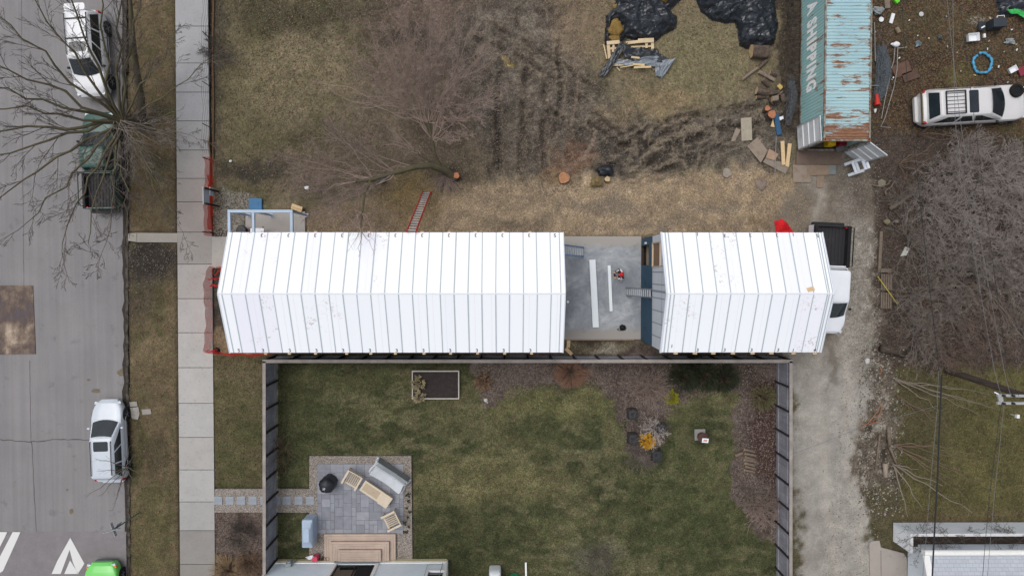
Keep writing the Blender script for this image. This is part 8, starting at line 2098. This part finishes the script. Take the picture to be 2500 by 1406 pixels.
chipsfield('soil_crumbs', 500, ((312, 430, 594, 700), one), [mat('mud_a', (100, 93, 85)), mat('mud_c', (114, 106, 97)), mat('mud_b', (70, 64, 59))], .07, 27, thin=.6)
chipsfield('lawn_grass', 34000, ((655, 1890, 885, 1410), lambda x, y: 1 - .85 * sstep(-10, 10, polydist(x, y, [(1158, 860), (1182, 985), (1380, 932), (1500, 965), (1530, 1100), (1605, 1110), (1640, 990), (1798, 948), (1790, 1210), (1885, 1318), (1915, 860)]))), GL, .10, 8, thin=.13, tilt=.5, zoff=.006)
chipsfield('front_lawn_grass', 4500, ((520, 645, 868, 1192), one), GL, .10, 9, thin=.13, tilt=.5, zoff=.006)
chipsfield('bed_mulch', 16000, ((1158, 1905, 885, 1325), inpoly([(1158, 860), (1160, 945), (1182, 985), (1380, 932), (1500, 965), (1530, 1100), (1605, 1110), (1640, 990), (1798, 948), (1790, 1210), (1885, 1318), (1915, 860)], 5)), [mat('mulch_a', (102, 89, 82), var=.2), mat('mulch_b', (84, 72, 66), var=.2), mat('mulch_c', (120, 107, 98), var=.2), mat('mulch_d', (66, 54, 50), var=.2)], .085, 10, thin=.5)
chipsfield('front_mulch', 4500, ((520, 645, 1252, 1410), one), [mat('mulch_a', (126, 108, 100)), mat('mulch_c', (150, 132, 122)), mat('mulch_d', (66, 54, 50))], .08, 11, thin=.5)
chipsfield('yard_leaves', 17000, ((2125, 2500, -10, 330), one), [mat('rust_leaf', (104, 74, 57), var=.25), mat('dark_leaf', (64, 52, 44), var=.2), mat('tan_leaf2', (106, 89, 73), var=.2), mat('olive_leaf', (92, 86, 52), var=.2)], .09, 12, thin=.55)
chipsfield('brush_leaves', 16000, ((2135, 2500, 320, 900), one), [mat('dark_leaf', (64, 52, 44)), mat('rust_leaf2', (96, 72, 60), var=.2), mat('grey_leaf', (98, 88, 82), var=.2)], .10, 13, thin=.4)
chipsfield('side_lawn_grass', 12000, ((2190, 2500, 890, 1275), one), [mat('side_a', (112, 104, 66), var=.2), mat('side_b', (94, 90, 56), var=.2), mat('side_c', (74, 68, 44), var=.2)], .12, 14, thin=.13, tilt=.5, zoff=.006)
chipsfield('alley_gravel', 2600, ((1940, 2150, 400, 1406), lambda x, y: np.where(x > 2060 - np.maximum(0, (y - 900)) * .1, .7, .03)), [mat('stone_a', (148, 142, 133), var=.15), mat('stone_b', (132, 124, 114), var=.15), mat('stone_c', (104, 96, 86), var=.15)], .055, 15, thin=.9)
chipsfield('rubble', 1300, ((2095, 2210, 850, 1260), one), [mat('stone_a', (176, 170, 160)), mat('stone_c', (98, 90, 80)), mat('stone_d', (70, 62, 54), var=.2)], .09, 16, thin=.8)
chipsfield('porch_gravel', 2500, ((520, 610, 470, 590), one), [mat('stone_a', (176, 170, 160)), mat('stone_b', (132, 124, 114)), mat('stone_d', (70, 62, 54))], .06, 17, thin=.8)

# ------------------------------------------------------------------ person on the courtyard slab
pe = thing('person', 'person in a red cap and a black and white jacket standing on the courtyard slab', 'person', P(1509.5, 669, .05), math.radians(180 + 8))
def skin_body(chains, name, m_, parent, sub=2):
    me = bpy.data.meshes.new(name); vs = []; es = []; rs = []
    idx = {}
    for ch in chains:
        prev = None
        for (key, co, r) in ch:
            if key in idx: i = idx[key]
            else: i = len(vs); vs.append(co); rs.append(r); idx[key] = i
            if prev is not None: es.append((prev, i))
            prev = i
    me.from_pydata(vs, es, []); o = bpy.data.objects.new(name, me); C.objects.link(o); o.parent = parent
    sk = o.modifiers.new('skin', 'SKIN'); sk.use_smooth_shade = True
    for i, d in enumerate(me.skin_vertices[0].data): d.radius = (rs[i] if hasattr(rs[i], '__len__') else (rs[i], rs[i]))
    me.skin_vertices[0].data[0].use_root = True
    ss_ = o.modifiers.new('sub', 'SUBSURF'); ss_.levels = sub; ss_.render_levels = sub
    me.materials.append(m_); MW[o.name] = MW[parent.name]; return o
# local frame: facing +X
sk_m = mat('skin', (196, 150, 128), rough=.6, var=.06)
jm, t, b = base('jacket', .7, .3); v = coords(t)
n_ = noisev(t, coords(t, (1, 1, 1)), 7, 2, .4)
t.links.new(ramp(t, n_, [(.49, lin((26, 26, 30))), (.53, lin((206, 204, 206)))]), b.inputs['Base Color'])
pants = mat('dark_trousers', (32, 33, 40), var=.2)
ch = [[('pel', (-.02, 0, .95), (.17, .13)), ('wa', (0, 0, 1.10), (.155, .12)), ('ch', (.03, 0, 1.28), (.18, .13)), ('nk', (.045, 0, 1.45), (.07, .07)), ('hd0', (.07, 0, 1.53), (.075, .075)), ('hd1', (.08, 0, 1.63), (.085, .095)), ('hd2', (.075, 0, 1.70), (.06, .07))]]
for s in (-1, 1):
    ch.append([('ch', 0, 0), (f'sh{s}', (.02, s * .19, 1.40), .075), (f'el{s}', (.08, s * .29, 1.16), .052), (f'wr{s}', (.30, s * .16, 1.10), .036)])
    ch.append([('pel', 0, 0), (f'hip{s}', (-.02, s * .10, .88), .10), (f'kn{s}', (.03, s * .12, .50), .068), (f'an{s}', (-.02, s * .13, .09), .045), (f'to{s}', (.16, s * .15, .05), .04)])
skin_body(ch, 'body', sk_m, pe)
ch2 = [[('pel', (-.02, 0, .96), (.185, .15)), ('wa', (0, 0, 1.10), (.175, .14)), ('ch', (.03, 0, 1.28), (.20, .15)), ('nk', (.045, 0, 1.43), (.09, .085))]]
for s in (-1, 1): ch2.append([('ch', 0, 0), (f'sh{s}', (.02, s * .19, 1.40), .092), (f'el{s}', (.08, s * .29, 1.16), .068), (f'wr{s}', (.27, s * .175, 1.105), .050)])
skin_body(ch2, 'jacket', jm, pe)
ch3 = [[('pel', (-.02, 0, .97), (.175, .14)), ('p2', (-.02, 0, .90), (.17, .14))]]
for s in (-1, 1): ch3.append([('p2', 0, 0), (f'hip{s}', (-.02, s * .10, .82), .115), (f'kn{s}', (.03, s * .12, .50), .085), (f'an{s}', (-.02, s * .13, .12), .065)])
skin_body(ch3, 'trousers', pants, pe)
for s in (-1, 1):
    mb = MB(); mb.rings([[Vector((.05 + p[0], s * .14 + p[1], p[2])) for p in rrect(-.15 * k, .15 * k, .055 * k, .05 * k, z)] for z, k in ((.0, 1), (.05, 1), (.09, .8))]); mb.build('shoe', blk, pe, local=True, smooth=40)
    hb_ = Vector((.33, s * .15, 1.10)); ch4 = [[('w', tuple(hb_ - Vector((.03, 0, 0))), .028), ('p', tuple(hb_ + Vector((.04, -s * .01, .0))), (.036, .02))]]
    for k, dl_ in enumerate((.050, .058, .054, .042)):
        y_ = s * (.030 - .02 * k); q1 = hb_ + Vector((.075, -s * .01 + y_, .0)); q2 = q1 + Vector((dl_ * .6, -s * .015, -.012)); q3 = q2 + Vector((dl_ * .25, -s * .02, -.03)); ch4.append([('p', 0, 0), (f'a{k}', tuple(q1), .0095), (f'b{k}', tuple(q2), .0085), (f'c{k}', tuple(q3), .0075)])
    ch4.append([('w', 0, 0), ('t1', tuple(hb_ + Vector((.02, -s * .045, .012))), .011), ('t2', tuple(hb_ + Vector((.06, -s * .065, .015))), .009)])
    skin_body(ch4, 'hand', sk_m, pe, 1)
capm = mat('red_cap', (196, 30, 40), rough=.6, var=.12, scale=8)
mb = MB(); mb.lathe((.078, 0, 1.655), [(.108, 0), (.112, .03), (.10, .075), (.065, .105), (.02, .118), (0, .118)], 20); mb.rings([[Vector((.15 + .12 * math.cos(a) * k, .085 * math.sin(a) * k, 1.668 + z)) for a in [2 * math.pi * i / 16 for i in range(16)]] for z, k in ((0, 1), (.012, 1))]); mb.build('cap', capm, pe, local=True, smooth=40)
mb = MB(); mb.blob((.16, 0, 1.60), (.05, .035, .05), 3, .02, 2, flat=False); mb.build('nose', sk_m, pe, local=True, smooth='all')
for s in (-1, 1):
    mb = MB(); mb.blob((.158, s * .035, 1.635), (.02, .028, .018), 4, .01, 1, flat=False); mb.build('eye', mat('dark_eye', (30, 26, 24)), pe, local=True)
    mb = MB(); mb.blob((.07, s * .092, 1.61), (.05, .03, .07), 4, .05, 2, flat=False); mb.build('ear', sk_m, pe, local=True, smooth='all')
mb = MB(); mb.box((.156, 0, 1.565), (.014, .045, .008)); mb.build('mouth', mat('lip', (150, 90, 84)), pe, local=True)
mb = MB(); mb.blob((.045, 0, 1.63), (.17, .19, .15), 5, .04, 2, flat=False); mb.build('hair', mat('brown_hair', (60, 44, 36), var=.2), pe, local=True, smooth='all')
mb = MB(); mb.rings([[Vector((.385, 0, 1.095)) + Vector(p) for p in rrect(-.05, .05, .10, .02, z)] for z in (-.02, .02)]); single(mb, 'hand_device', 'small dark flat device held in both hands by the person in the red cap', 'device', blk, origin=None)
dv = [o for o in C.objects if o.name.startswith('hand_device')][0]
w_ = MW[pe.name] @ Vector((.385, 0, 1.08)); dv.location = w_; dv.rotation_euler = (0, 0, math.radians(188))
